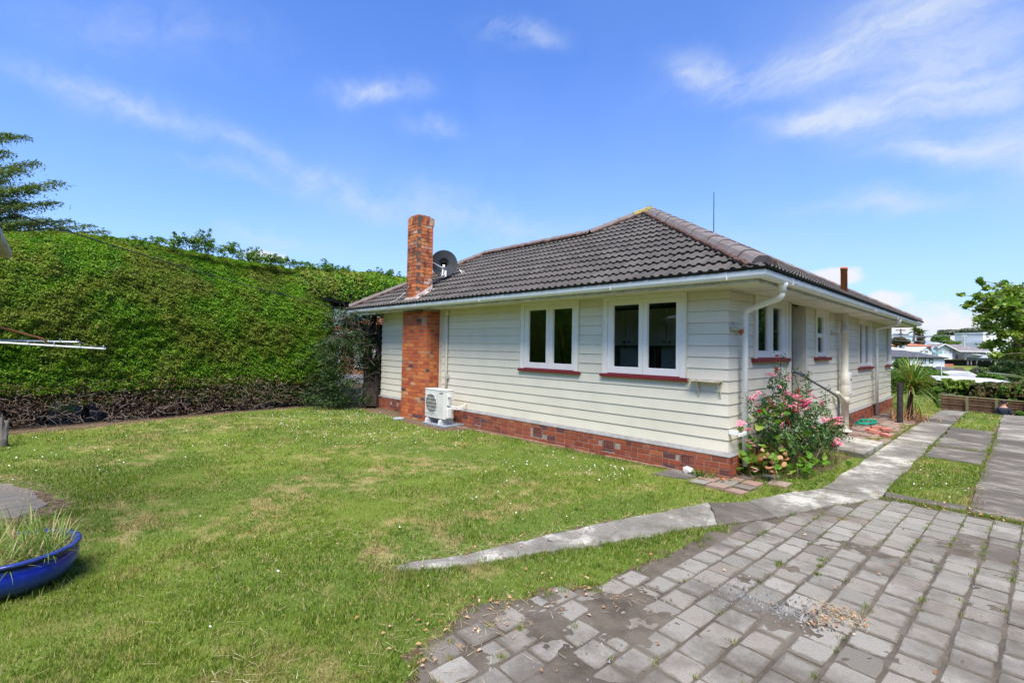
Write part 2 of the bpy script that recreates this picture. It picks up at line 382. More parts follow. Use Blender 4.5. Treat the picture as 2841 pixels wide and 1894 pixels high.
def m_paver():
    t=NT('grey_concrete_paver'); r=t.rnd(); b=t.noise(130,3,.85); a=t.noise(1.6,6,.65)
    base=t.ramp(r,[(0,(.17,.16,.138)),(.35,(.235,.222,.195)),(.6,(.205,.185,.157)),(.78,(.265,.25,.222)),(.9,(.185,.157,.13)),(1,(.14,.13,.112))])
    col=t.mix(t.mth('MULTIPLY',t.ramp(b,[(.36,1.),(.5,0.)]),.5),base,(.07,.065,.06))
    col=t.mix(t.mth('MULTIPLY',t.ramp(b,[(.64,0.),(.77,1.)]),.5),col,(.48,.46,.42))
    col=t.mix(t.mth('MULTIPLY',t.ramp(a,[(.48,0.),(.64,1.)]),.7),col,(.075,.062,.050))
    tcn=t.n('ShaderNodeTexCoord'); sx=t.n('ShaderNodeSeparateXYZ'); t.l(tcn.outputs['Generated'],sx.inputs[0])
    ed=t.mth('MAXIMUM',t.mth('ABSOLUTE',t.mth('SUBTRACT',sx.outputs[0],.5)),t.mth('ABSOLUTE',t.mth('SUBTRACT',sx.outputs[1],.5)))
    n1=t.noise(11,6,.75); n3=t.noise(2.3,4,.6)
    ed=t.mth('ADD',ed,t.mth('ADD',t.mth('MULTIPLY',t.mth('SUBTRACT',n1,.5),.30),t.mth('MULTIPLY',t.mth('SUBTRACT',n3,.5),.55)))
    col=t.mix(t.mth('MULTIPLY',t.ramp(ed,[(.42,0.),(.50,1.)]),.72),col,(.085,.072,.055))
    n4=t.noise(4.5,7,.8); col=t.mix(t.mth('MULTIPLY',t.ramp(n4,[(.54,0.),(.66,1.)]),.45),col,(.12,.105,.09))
    return t.pbr(col,.88,b,.6,.003,spec=.25)
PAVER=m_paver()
def m_dirt():
    t=NT('gritty_dirt'); b=t.noise(160,3,.85); a=t.noise(2.5,6,.7)
    col=t.ramp(a,[(.35,(.06,.048,.036)),(.6,(.12,.10,.08))]); col=t.mix(t.mth('MULTIPLY',t.ramp(b,[(.58,0.),(.68,1.)]),.6),col,(.26,.25,.23))
    return t.pbr(col,.95,b,.8,.006,spec=.15)
DIRT=m_dirt()
GRASSRAMP=[(.0,(.022,.065,.006)),(.25,(.065,.145,.010)),(.55,(.135,.23,.018)),(.76,(.23,.29,.04)),(.89,(.36,.34,.12)),(1,(.50,.42,.24))]
def lawn_color(t,base):
    p=t.ramp(t.noise(.75,5,.65),[(.47,0.),(.60,1.)]); q=t.ramp(t.noise(2.6,5,.7),[(.46,0.),(.58,1.)])
    w=t.mth('MULTIPLY',t.mth('MULTIPLY',p,q),.9)
    col=t.mix(w,base,(.30,.24,.105))
    g=t.ramp(t.noise(.5,3,.5),[(.38,0.),(.62,1.)]); col=t.mix(t.mth('MULTIPLY',g,.22),col,(.22,.26,.03))
    return col
def m_ground():
    t=NT('lawn_turf_ground'); at_=t.n('ShaderNodeAttribute',attribute_name='dirt')
    base=t.ramp(t.noise(60,5,.8),[(.3,(.04,.065,.012)),(.5,(.09,.14,.022)),(.68,(.17,.20,.05))])
    col=lawn_color(t,base)
    dcol=t.ramp(t.noise(28,6,.8),[(.3,(.045,.028,.018)),(.5,(.115,.078,.05)),(.68,(.25,.18,.115))])
    f=t.mth('ADD',at_.outputs['Fac'],t.mth('MULTIPLY',t.mth('SUBTRACT',t.noise(5,5,.7),.5),.9)); f=t.ramp(f,[(.42,0.),(.58,1.)])
    col=t.mix(f,col,dcol); return t.pbr(col,.95,t.noise(80,4,.8),.8,.02,spec=.1)
GROUND=m_ground()
def m_blade():
    t=NT('grass_blade'); base=t.ramp(t.rnd(),GRASSRAMP); return t.pbr(lawn_color(t,base),.6,None,spec=.25,trans=.35)
BLADE=m_blade()
WOOD=simple('grey_weathered_timber',(.20,.18,.16),.9,.3,8,stretch=(1,1,.12),bump=.4,c2=(.08,.065,.055))
FENCE=simple('brown_stained_timber',(.115,.06,.038),.85,.3,4,stretch=(1,1,.3),c2=(.05,.028,.02),obr=.25)
FPOST=simple('mossy_timber_post',(.17,.16,.08),.9,.2,6)
BARK=simple('dark_bark',(.045,.032,.025),.95,.3,9,bump=.6,stretch=(1,1,.3))
BARKG=simple('grey_bark',(.15,.12,.095),.95,.3,9,bump=.5,stretch=(1,1,.3))
TWIG=simple('bare_grey_twig',(.19,.15,.12),.9,.3,20)
# ---------------------------------------------------------------- house
HL,HW,EV=10.624,14.341,.80
ZE,TAN=2.62,.578
CH=2.5
H=empty('house',(0,0,0),label='long single storey house with cream weatherboard walls and dark tiled hip roof',cat='house')
HO=Vector((0,0,0))
def hpart(mb,name,mat,parent=None,smooth=False,**k):
    o=mb.build(name,mat,None,smooth,**k); par=parent or H; o.parent=par
    o.matrix_parent_inverse=Matrix.Translation(-HO) ; return o
def hobj(name,me,parent=None,**k):
    o=obj(name,me,None,**k); o.parent=parent or H; o.matrix_parent_inverse=Matrix.Translation(-HO); return o
WA=lambda u,z,o: (u,-o,z)
WB=lambda u,z,o: (o,u,z)
def wbox(mb,Wf,u0,u1,z0,z1,o0,o1):
    V=[Wf(u,z,o) for o in (o0,o1) for z in (z0,z1) for u in (u0,u1)]
    mb.add(V,[(0,1,3,2),(4,6,7,5),(0,4,5,1),(2,3,7,6),(0,2,6,4),(1,5,7,3)])
winA=[dict(cas=(-4.46,-2.87,1.09,2.50),gl=[(-4.245,-3.735,1.21,2.35),(-3.545,-3.035,1.21,2.35)],sill=(-4.50,-2.81,1.03,1.085)),
      dict(cas=(-2.28,-.66,1.09,2.50),gl=[(-2.075,-1.54,1.21,2.35),(-1.37,-.835,1.21,2.35)],sill=(-2.32,-.61,1.03,1.085))]
winB=[dict(cas=(1.03,2.75,1.42,2.50),gl=[(1.25,1.73,1.54,2.35),(1.965,2.425,1.54,2.35)],sill=(.93,2.76,1.35,1.42)),
      dict(cas=(4.66,5.72,1.42,2.50),gl=[(4.885,5.37,1.95,2.34),(4.885,5.37,1.52,1.88)],sill=(4.60,5.80,1.35,1.42),hung=1),
      dict(cas=(9.02,10.86,1.12,2.50),gl=[(9.24,9.68,1.21,2.36),(9.97,10.50,1.21,2.36)],sill=(8.95,10.93,1.05,1.115)),
      dict(cas=(13.25,14.28,1.12,2.50),gl=[(13.48,14.08,1.21,2.42)],sill=(13.18,14.34,1.05,1.115),hung=1)]
DOOR=(2.90,3.86)
BREAST=(-8.72,-7.505,.44)
rb=random.Random(3)
def board(Wf,u0,u1,k,e0=0,e1=0,zt=None):
    z0=k*.18; z1=zt or min(CH,z0+.18-.0034); ob,ot=.020,.005
    mb=MB(); V=[Wf(u0,z0,0),Wf(u1,z0,0),Wf(u1,z1,0),Wf(u0,z1,0),Wf(u0-e0*ob,z0,ob),Wf(u1+e1*ob,z0,ob),Wf(u1+e1*ot,z1,ot),Wf(u0-e0*ot,z1,ot)]
    mb.add(V,[(0,3,2,1),(4,5,6,7),(0,1,5,4),(3,7,6,2),(0,4,7,3),(1,2,6,5)])
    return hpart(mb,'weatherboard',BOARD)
def rows(Wf,U0,U1,openings,mit0,mit1):
    for k in range(14):
        z0,z1=k*.18,min(CH,k*.18+.18); iv=[(U0,U1)]
        for a,b,c,d in openings:
            if z0<d-.02 and z1>c+.02:
                nv=[]
                for p,q in iv:
                    if b<=p or a>=q: nv.append((p,q)); continue
                    if c-z0>.05 and c<z1: board(Wf,max(a,p),min(b,q),k,0,0,c+.0)
                    if a>p+.03: nv.append((p,a))
                    if b<q-.03: nv.append((b,q))
                iv=nv
        for p,q in iv:
            segs=[]; c=p
            while q-c>5.2: d_=c+rb.uniform(2.8,4.9); segs.append((c,d_-.0012)); c=d_+.0012
            segs.append((c,q))
            for a,b in segs: board(Wf,a,b,k,mit0 if abs(a-U0)<1e-6 else 0,mit1 if abs(b-U1)<1e-6 else 0)
rows(WA,-HL,0,[(w['cas'][0],w['cas'][1],w['cas'][2]-.02,9) for w in winA]+[(BREAST[0],BREAST[1],-1,9)],1,1)
rows(WB,0,HW,[(w['cas'][0],w['cas'][1],w['cas'][2]-.02,9) for w in winB]+[(DOOR[0]-.12,DOOR[1]+.1,-1,9)],1,1)
# inner wall shell with the window holes, floor, ceiling, partitions
def panels(mb,Wf,U0,U1,openings,o0,o1):
    us=sorted(set([U0,U1]+[v for a in openings for v in a[:2]]))
    for a,b in zip(us,us[1:]):
        zs=[(0.0,CH)]
        for p,q,c,d in openings:
            if p<=a+1e-6 and q>=b-1e-6:
                zs=[(0.0,c)] + ([(d,CH)] if d<CH-.01 else []) if c>0.02 else ([(d,CH)] if d<CH-.01 else [])
        for z0,z1 in zs: wbox(mb,Wf,a,b,z0,z1,o0,o1)
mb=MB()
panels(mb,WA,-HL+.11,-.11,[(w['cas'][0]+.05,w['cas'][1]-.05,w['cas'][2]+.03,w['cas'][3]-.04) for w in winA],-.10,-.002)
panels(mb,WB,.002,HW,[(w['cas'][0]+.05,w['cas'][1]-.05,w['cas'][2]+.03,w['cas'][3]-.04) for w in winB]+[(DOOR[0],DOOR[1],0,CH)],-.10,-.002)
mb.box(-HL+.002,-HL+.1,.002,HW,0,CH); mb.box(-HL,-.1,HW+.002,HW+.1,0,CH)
hpart(mb,'wall_lining',simple('joint_shade_lining',(.06,.055,.045),.9))  # coloured dark so the gaps between boards read as shadow lines
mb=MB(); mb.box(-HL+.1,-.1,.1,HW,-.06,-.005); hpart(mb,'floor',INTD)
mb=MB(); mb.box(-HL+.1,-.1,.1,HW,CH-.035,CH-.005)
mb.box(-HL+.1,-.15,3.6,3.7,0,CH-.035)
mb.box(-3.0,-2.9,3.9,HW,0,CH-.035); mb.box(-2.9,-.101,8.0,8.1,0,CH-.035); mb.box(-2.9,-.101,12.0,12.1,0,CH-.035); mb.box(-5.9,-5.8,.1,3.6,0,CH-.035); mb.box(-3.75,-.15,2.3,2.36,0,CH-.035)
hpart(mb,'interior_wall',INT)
# kitchen seen through the right hand front window
mb=MB()
for i in range(4):
    mb.box(-3.55+i*.5,-3.07+i*.5,1.95,2.29,1.62,2.42)
hpart(mb,'kitchen_cupboard',CUP)
mb=MB()
for i in range(4): mb.box(-3.50+i*.5+(.0 if i%2 else .38),-3.465+i*.5+(.0 if i%2 else .38),1.92,1.949,1.68,1.72)
hpart(mb,'cupboard_knob',BLACK)
mb=MB(); mb.box(-3.4,-2.75,2.25,2.29,.9,1.6); mb.box(-2.35,-1.75,2.25,2.29,.9,1.6); mb.box(-3.6,-1.2,1.8,2.29,.0,.9); hpart(mb,'kitchen_wall_panel',CUP)
mb=MB(); mb.box(-2.72,-2.60,2.2,2.28,.9,1.62); mb.box(-2.45,-2.38,2.2,2.28,.9,1.62); mb.box(-3.6,-1.2,1.78,1.80,.9,1.0); hpart(mb,'kitchen_timber_shelf',simple('varnished_timber',(.16,.05,.02),.4))
mb=MB(); mb.box(-5.2,-5.1,2.2,2.3,0,2.2); mb.box(-5.2,-4.4,2.2,2.3,2.15,2.2); hpart(mb,'inner_door_frame',INTD)
def window(Wf,w,chip=False):
    u0,u1,z0,z1=w['cas']; mb=MB(); fr=.055; o0,o1=-.095,.038
    wbox(mb,Wf,u0,u0+fr+.04,z0,z1,o0,o1); wbox(mb,Wf,u1-fr-.04,u1,z0,z1,o0,o1)
    wbox(mb,Wf,u0+fr+.04,u1-fr-.04,z1-.075,z1,o0,o1-.001)
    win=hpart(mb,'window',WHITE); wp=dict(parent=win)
    def sub(mb,name,mat): o=mb.build(name,mat,None); o.parent=win; o.matrix_parent_inverse=Matrix.Translation(-HO); return o
    mb=MB(); su=w['sill']; wbox(mb,Wf,su[0],su[1],su[2],su[3],-.04,.085)
    bevel(sub(mb,'sill',RED),.006)
    mb=MB(); wbox(mb,Wf,u0+.1,u1-.1,su[3],z0+.012,-.06,.022); sub(mb,'sill_strip',RED)
    g=w['gl']; A,Bn=u0+fr+.042,u1-fr-.042; C,D=z0+.014,z1-.078
    if w.get('hung'):
        zs=[(C,D)] if len(g)==1 else [((g[0][2]+g[1][3])/2,D),(C,(g[0][2]+g[1][3])/2)]; cells=[(A,Bn,*z) for z in zs]
    else: mu=(g[0][1]+g[1][0])/2; cells=[(A,mu-.004,C,D),(mu+.004,Bn,C,D)]
    for (a,b,c,d),gl in zip(cells,g):
        mb=MB(); q0,q1=-.045,.012+(.006 if gl is g[-1] else 0)
        wbox(mb,Wf,a,gl[0],c,d,q0,q1); wbox(mb,Wf,gl[1],b,c,d,q0,q1)
        wbox(mb,Wf,gl[0],gl[1],c,gl[2],q0,q1-.001); wbox(mb,Wf,gl[0],gl[1],gl[3],d,q0,q1-.001)
        # glazing bead
        for (x0,x1,y0,y1) in ((gl[0],gl[0]+.012,gl[2],gl[3]),(gl[1]-.012,gl[1],gl[2],gl[3]),(gl[0]+.012,gl[1]-.012,gl[2],gl[2]+.012),(gl[0]+.012,gl[1]-.012,gl[3]-.012,gl[3])):
            wbox(mb,Wf,x0,x1,y0,y1,-.03,-.006)
        sub(mb,'sash',CHIP if chip else WHITE)
        mb=MB(); wbox(mb,Wf,gl[0]+.003,gl[1]-.003,gl[2]+.003,gl[3]-.003,-.020,-.016); sub(mb,'pane',GLASS)
        if not w.get('hung'):
            for zz in (c+.18,d-.18): mb=MB(); wbox(mb,Wf,(a if gl is g[0] else b)-.008,(a if gl is g[0] else b)+.008,zz,zz+.07,q1,q1+.012); sub(mb,'hinge',CHIP)
    # cream outer trim at the sides
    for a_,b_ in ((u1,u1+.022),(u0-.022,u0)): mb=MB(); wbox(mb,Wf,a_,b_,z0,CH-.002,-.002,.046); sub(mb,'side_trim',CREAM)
    return win
for w in winA: window(WA,w,w is winA[1])
for w in winB: window(WB,w)
# nets / curtains behind side windows
for i,(u0,u1,z0,z1) in enumerate([(4.72,5.68,1.44,2.45),(1.1,2.7,1.46,2.45)]):
    mb=MB(); n=40
    V=[];
    for j in range(n+1):
        u=u0+(u1-u0)*j/n; V+= [(-.16-.02*math.sin(j*1.3),u,z0),(-.16-.02*math.sin(j*1.3),u,z1)]
    mb.add(V,[(2*j,2*j+2,2*j+3,2*j+1) for j in range(n)]); hpart(mb,'net_curtain',CURT if i==0 else simple('dark_curtain',(.03,.04,.03),.9))
# door recess
mb=MB(); d0,d1=DOOR
wbox(mb,WB,d0-.12,d0,0,CH-.001,-.002,.05); wbox(mb,WB,d1,d1+.10,0,CH-.001,-.002,.05)
hpart(mb,'door_casing',CREAM)
mb=MB(); wbox(mb,WB,d0-.05,d0+.012,0,CH-.002,-1.0,-.003); wbox(mb,WB,d1-.012,d1+.05,0,CH-.002,-1.0,-.003)
hpart(mb,'porch_side_wall',CREAM)
mb=MB(); wbox(mb,WB,d0,d1,-.02,CH-.002,-1.06,-1.0); pd=hpart(mb,'door',simple('painted_door',(.42,.39,.32),.5))
mb=MB(); wbox(mb,WB,d0+.0,d1,-.10,-.02,-1.0,.0); hpart(mb,'porch_floor',CEM)
mb=MB(); wbox(mb,WB,d1-.40,d1-.34,0,CH-.002,-.34,-.28); hpart(mb,'porch_post',CREAM)
# vertical joint strip and conduit beside the brick breast
mb=MB(); wbox(mb,WA,-7.50,-7.45,0,CH-.002,0,.05); wbox(mb,WA,-7.42,-7.385,0,CH-.002,0.001,.045); hpart(mb,'corner_trim',CREAM)
mb=MB(); wbox(mb,WA,-7.235,-7.185,-.02,CH-.002,.022,.05); hpart(mb,'cover_strip',CREAM)
mb=MB(); mb.tube([WA(-7.155,-.02,.055),WA(-7.155,2.36,.055)],.026,10); mb.tube([WA(-7.155,2.34,.055),WA(-7.155,2.5,.055)],.036,10)
o=hpart(mb,'conduit_pipe',CREAM,smooth=True)
mb=MB(); wbox(mb,WA,-7.17,-7.07,.70,.80,.022,.09); hpart(mb,'junction_box',simple('pale_green_box',(.45,.5,.40),.5))
# ---- eaves: soffit, fascia, gutter
LX=-HL-EV; BY=HW+EV
path=[(LX,5.3),(LX,-EV),(EV,-EV),(EV,BY),(LX+4,BY)]
def offp(d): return [(LX-d,5.3),(LX-d,-EV-d),(EV+d,-EV-d),(EV+d,BY+d),(LX+4,BY+d)]
mb=MB(); mb.sweep(offp(0),[(-.004,ZE),(-.13,ZE-.005),(-.13,ZE-.012),(-.012,ZE-.008),(-.022,ZE-.02),(-.018,ZE-.06),(-.035,ZE-.088),(-.07,ZE-.097),(-.118,ZE-.098),(-.118,ZE-.106),(-.06,ZE-.105),(-.026,ZE-.096),(-.006,ZE-.066),(.0,ZE-.02)])
hpart(mb,'gutter',GUT)
mb=MB()
for a,b in (((-5.0,-EV-.001),0),((-1.6,-EV-.001),0),((.30,-EV-.001),0),((EV+.001,.35),1),((EV+.001,6.6),1),((EV+.001,9.9),1)):
    x,y=a
    if b==0: mb.box(x-.006,x+.006,y-.004,y+.02,ZE-.102,ZE+.002)
    else: mb.box(x-.02,x+.004,y-.006,y+.006,ZE-.102,ZE+.002)
hpart(mb,'gutter_joint',GUT)
mb=MB(); mb.sweep(offp(-.131),[(0,ZE-.01),(-.02,ZE-.01),(-.02,2.47),(0,2.47)]); hpart(mb,'fascia',MOSS)
mb=MB()
zs0,zs1=2.502,2.512
mb.box(LX+.15,EV-.15,-EV+.15,-.03,zs0,zs1); mb.box(.03,EV-.15,-.03,BY-.15,zs0,zs1); mb.box(LX+.15,-HL-.03,-.03,5.3,zs0,zs1); mb.box(LX+4,.03,HW+.03,BY-.15,zs0,zs1)
hpart(mb,'soffit',SOFF)
mb=MB()
for y in (.62,2.62,4.9,6.55,8.05,9.9,11.8,13.6): mb.box(.03,EV-.15,y-.011,y+.011,zs0-.010,zs0)
for x in (-9.6,-6.7,-4.25,-1.95,.0): mb.box(x-.011,x+.011,-EV+.15,-.03,zs0-.010,zs0)
mb.box(-7.4,.05,-.05,-.028,2.478,zs0-.001); mb.box(.028,.05,-.028,HW,2.478,zs0-.001)
hpart(mb,'soffit_batten',CREAM)
# ---- roof
XR=-3.29; KA=4.09; YW=2.26; SL=math.sqrt(1+TAN*TAN)
def rz(d): return ZE+.012+TAN*d    # d = plan distance in from the eave
roofE=empty('roof',(0,0,0)); roofE.parent=H; roofE.matrix_parent_inverse=Matrix.Translation(-HO)
def robj(name,me):
    o=obj(name,me); o.parent=roofE; o.matrix_parent_inverse=Matrix.Identity(4); return o
mb=MB(); S_=-.03
a0=(LX+.02,-EV+.02,rz(0)+S_); a1=(EV-.02,-EV+.02,rz(0)+S_); ap=(XR,-EV+KA,rz(KA)+S_); r2=(XR,BY-KA,rz(KA)+S_)
b1=(EV-.02,BY-.02,rz(0)+S_); ml=2*XR-EV
wr=(LX+YW+EV,YW,rz(YW+EV)+S_); kk=(ml+YW+EV,YW,rz(YW+EV)+S_)
mb.add([a0,a1,ap,kk,wr],[(0,1,2,3,4)])
mb.add([a1,b1,r2,ap],[(0,1,2,3)])
mb.add([b1,(ml,BY,rz(0)+S_),r2],[(0,1,2)])
w3=(LX,2*YW+EV,rz(0)+S_)
mb.add([a0,wr,w3],[(0,1,2)]); mb.add([wr,kk,(ml,2*YW+EV,rz(0)+S_),w3],[(0,1,2,3)])
mb.add([ap,r2,(ml,BY,rz(0)+S_),(ml,2*YW+EV,rz(0)+S_),kk],[(0,1,2,3,4)])
hpart(mb,'roof_underlay',TEDGE)
TW,TG=.300,KA*SL/14.5
def tileprof():
    P=[]; n=2
    for k in range(n):
        x=k*TW/2; P+=[(x+.000,.000),(x+.055,.000),(x+.078,.026),(x+.118,.026),(x+.142,.002)]
    P.append((TW-.004,0)); return P
TP=tileprof()
def tilemesh():
    mb=MB(); V=[]; n=len(TP); Ln=TG*1.08
    for v,lift in ((0,.042),(Ln,.002)):
        for x,h in TP: V.append((x,v,h+lift))
    for x,h in TP: V.append((x,.006,h*.5-.002))
    mb.add(V,[(i,i+1,n+i+1,n+i) for i in range(n-1)]); mb.cm=1; mb.add(V[:n]+V[2*n:],[(i+n,i+n+1,i+1,i) for i in range(n-1)])
    return mb
TM=tilemesh(); TV=np.array(TM.V); TMESH=TM.mesh('roof_tile',[TILE,TEDGE])
csl,ssl=1/SL,TAN/SL
# planes: origin, u axis, up-slope plan axis ; inside test
planeA=(np.array([0,-EV,rz(0)]),np.array([1.,0,0]),np.array([0,csl,ssl]),lambda x,y:(EV-x)-(y+EV), lambda x,y:(x-LX)-(y+EV) if y<=YW else (x-ml)-(y+EV))
planeB=(np.array([EV,0,rz(0)]),np.array([0,1.,0]),np.array([-csl,0,ssl]),lambda x,y:(y+EV)-(EV-x), lambda x,y:(BY-y)-(EV-x))
tiles=[]
def lay(plane,pa,U0,U1):
    o,u,v,f1,f2=plane; nrm=np.cross(u,v)
    for c in range(15):
        n0=int(U0/TW)-1
        for i in range(n0,int(U1/TW)+2):
            uu=i*TW+(TW/2 if c%2 else 0); org=o+u*uu+v*(c*TG-.03)
            cen=org+u*TW/2+v*TG/2
            cs=[org+u*a+v*b for a in (0,TW) for b in (.02,TG*1.0)]
            s1=[f1(p[0],p[1]) for p in cs]; s2=[f2(p[0],p[1]) for p in cs]
            if max(s1)<.02 or max(s2)<.02: continue
            full=min(s1)>-.04 and min(s2)>-.04
            D=depth(cen); px=FPX*TW/max(D,1)*abs(np.dot(nrm,(CAM-cen)/np.linalg.norm(CAM-cen)))**.5
            M=Matrix([[u[k],v[k],nrm[k],org[k]] for k in range(3)]+[[0,0,0,1]])
            tiles.append((px if full or True else 0,full,M,cen,plane))
lay(planeA,0,LX,EV); lay(planeB,0,-EV,BY)
# nothing under the chimney stack
STK=(-8.23,-7.73,-.64,-.15)
tiles=[t for t in tiles if not (STK[0]+.1<t[3][0]<STK[1]-.1 and STK[2]<t[3][1]<STK[3]-.05)]
tiles.sort(key=lambda t:-t[0])
rt=random.Random(5); rest=MB()
def cutmesh(M,plane,full):
    bm=bmesh.new(); bm.from_mesh(TMESH); bm.transform(M)
    o,u,v,f1,f2=plane
    if not full:
        if plane is planeA:
            cuts=[((EV,-EV,0),(1,1,0))]
            cy=(M@Vector((TW/2,TG/2,0))).y
            cuts.append(((LX,-EV,0),(-1,1,0)) if cy<=YW else ((ml,-EV,0),(-1,1,0)))
        else: cuts=[((EV,-EV,0),(-1,-1,0)),((EV,BY,0),(-1,1,0))]
        for co,no_ in cuts:
            bmesh.ops.bisect_plane(bm,geom=bm.verts[:]+bm.edges[:]+bm.faces[:],plane_co=co,plane_no=no_,clear_outer=True)
    return bm
for i,(px,full,M,cen,plane) in enumerate(tiles):
    Mj=M@Matrix.Rotation(rt.gauss(0,.006),4,'Z')@Matrix.Rotation(rt.gauss(0,.006),4,'X')
    if i<300:
        if full:
            o=robj('roof_tile',TMESH); o.matrix_parent_inverse=Matrix.Translation(-HO); o.matrix_world=Mj; o.matrix_basis=Mj
        else:
            bm=cutmesh(Mj,plane,False)
            if len(bm.faces)==0: bm.free(); continue
            me=bpy.data.meshes.new('roof_tile'); bm.to_mesh(me); bm.free(); me.materials.append(TILE); me.materials.append(TEDGE)
            o=robj('roof_tile',me); o.matrix_parent_inverse=Matrix.Translation(-HO)
    else:
        rest.cr=rt.random()
        bm=cutmesh(Mj,plane,full); bm.verts.index_update(); fs=list(bm.faces); V=[tuple(v.co) for v in bm.verts]
        if fs:
            b=len(rest.V); rest.V+=V
            for f in fs: rest.F.append(tuple(b+v.index for v in f.verts)); rest.R.append(rest.cr); rest.M.append(f.material_index)
        bm.free()
hpart(rest,'remaining_roof_tile',[TILE,TEDGE],kind='stuff')
# ridge and hip caps
def caps(P,Q,n0,name='ridge_tile',mat=RIDGE,start=0):
    P=np.array(P,float); Q=np.array(Q,float); Ln=np.linalg.norm(Q-P); n=max(1,round(Ln/.42)); t=(Q-P)/Ln
    side=np.cross(t,[0,0,1.]); side/=np.linalg.norm(side); up=np.cross(side,t)
    for k in range(n):
        a=P+t*(Ln*k/n-.02); b=P+t*(Ln*(k+1)/n+.03); mb=MB(); V=[]
        j=rt.gauss(0,.004)
        for p,ex in ((a,.022),(b,.006)):
            for s,h in ((-.155,-.045),(-.10,.035),(-.05,.062),(.05,.062),(.10,.035),(.155,-.045)): V.append(p+side*(s*1.0+j)+up*(h+ex))
        for p,ex in ((a,.022),):
            for s,h in ((-.15,-.06),(-.09,.015),(-.05,.035),(.05,.035),(.09,.015),(.15,-.06)): V.append(p+side*(s+j)+up*(h+ex))
        mb.add(V,[(i,i+1,6+i+1,6+i) for i in range(5)]+[(12+i,12+i+1,i+1,i) for i in range(5)]+[(17,16,15,14,13,12)])
        if name: 
            o=robj('ridge_tile',mb.mesh('ridge_tile',LICH if (mat is RIDGE and n0 and k>=n-1) else mat)); o.matrix_parent_inverse=Matrix.Translation(-HO)
    for s in (-1,1):
        mb=MB(); pts=[]; m_=int(Ln/.07)
        for i in range(m_+1): pts.append(P+t*Ln*i/m_+side*s*(.165+rt.gauss(0,.006))+up*(-.052+rt.gauss(0,.007)))
        mb.tube(pts,[.030+rt.random()*.014 for _ in pts],6); o=robj('bedding_mortar',mb.mesh('bedding_mortar',BED)); o.matrix_parent_inverse=Matrix.Translation(-HO)
Z3=lambda x,y,d:(x,y,rz(d)+.055)
caps(Z3(EV-.08,-EV+.08,.08),Z3(XR,-EV+KA,KA),1)
caps(Z3(ml+YW+EV,YW,YW+EV),Z3(XR,-EV+KA,KA),1)
caps(Z3(LX+YW+EV,YW,YW+EV),Z3(ml+YW+EV,YW,YW+EV),0)
caps(Z3(LX+.08,-EV+.08,.08),Z3(LX+YW+EV,YW,YW+EV),0)
caps(Z3(XR,-EV+KA,KA),Z3(XR,BY-KA,KA),0)
caps(Z3(EV-.08,BY-.08,.08),Z3(XR,BY-KA,KA),0)
# ---- bricks (foundation, breast, stack)
bricks=[]   # (px, unitbox transform, material)
UNIT={}
def add_brick(c,sz,mat,rot=0.):
    c=np.array(c,float); D=max(1,depth(c)); vis=FPX*max(sz[0],sz[1])/D
    bricks.append((vis,c,sz,mat,rot))
rk=random.Random(9); BC=.094
def course_wall(axis,fixed,u0,u1,z0,ncourse,mat,dep=.1,skip=None,outw=-1):
    for k in range(ncourse):
        z=z0+k*BC; u=u0-(.118 if k%2 else 0)
        while u<u1-.01:
            ln=.235; a=max(u,u0); b=min(u+ln,u1)
            if rk.random()<.12: b=min(a+.118,u1); u=b
            else: u+=ln
            if b-a<.03: continue
            cu=(a+b)/2
            if skip and skip(cu,z+BC/2): continue
            j=rk.gauss(0,.0015)
            if axis=='x': add_brick((cu,fixed+dep/2+j,z+BC/2),(b-a-.010,dep,BC-.012),mat)
            else: add_brick((fixed-dep/2+j,cu,z+BC/2),(dep,b-a-.010,BC-.012),mat)
VA=[-9.72,-5.88,-3.885,-2.115,-.60]
inv=lambda u,z:any(abs(u-v)<.20 and -.30<z<-.12 for v in VA)
F0=-.065
course_wall('x',-.06,-HL-.06,BREAST[0],F0-.094*4-.0,4,BRKF,skip=inv); course_wall('x',-.06,BREAST[1],.06-.0,F0-.094*4,4,BRKF,skip=lambda u,z:any(abs(u-v)<.14 and -.31<z<-.12 for v in VA))
course_wall('y',.06,-.05,HW+.06,F0-.094*4,4,BRKF,skip=lambda u,z:abs(u-13.2)<.06 and -.33<z<-.16)
bx0,bx1,bd=BREAST
course_wall('x',-bd,bx0,bx1,-.47,31,BRK); course_wall('y',bx1,-bd+.1,0.0,-.47,31,BRK,dep=.1)
sx0,sx1,sy0,sy1=STK
course_wall('x',sy0,sx0,sx1,2.60,23,BRKS); course_wall('y',sx1,sy0+.1,sy1,2.50,24,BRKS)
zt=2.60+23*BC
for i in range(6): add_brick((sx0+.045+i*.082,sy0+.055-.008,zt+.085),(.072,.11,.20),BRKS)
for i in range(5): add_brick((sx1-.055+.008,sy0+.15+i*.082,zt+.085),(.11,.072,.20),BRKS)
for i in range(4): add_brick((sx0+.12+i*.09,sy0+.09,zt+.215),(.08,.10,.055),BRKS)
for i in range(3): add_brick((sx1-.09,sy0+.19+i*.09,zt+.215),(.10,.08,.055),BRKS)
bricks.sort(key=lambda b:-b[0]); BMS={}
restb={}
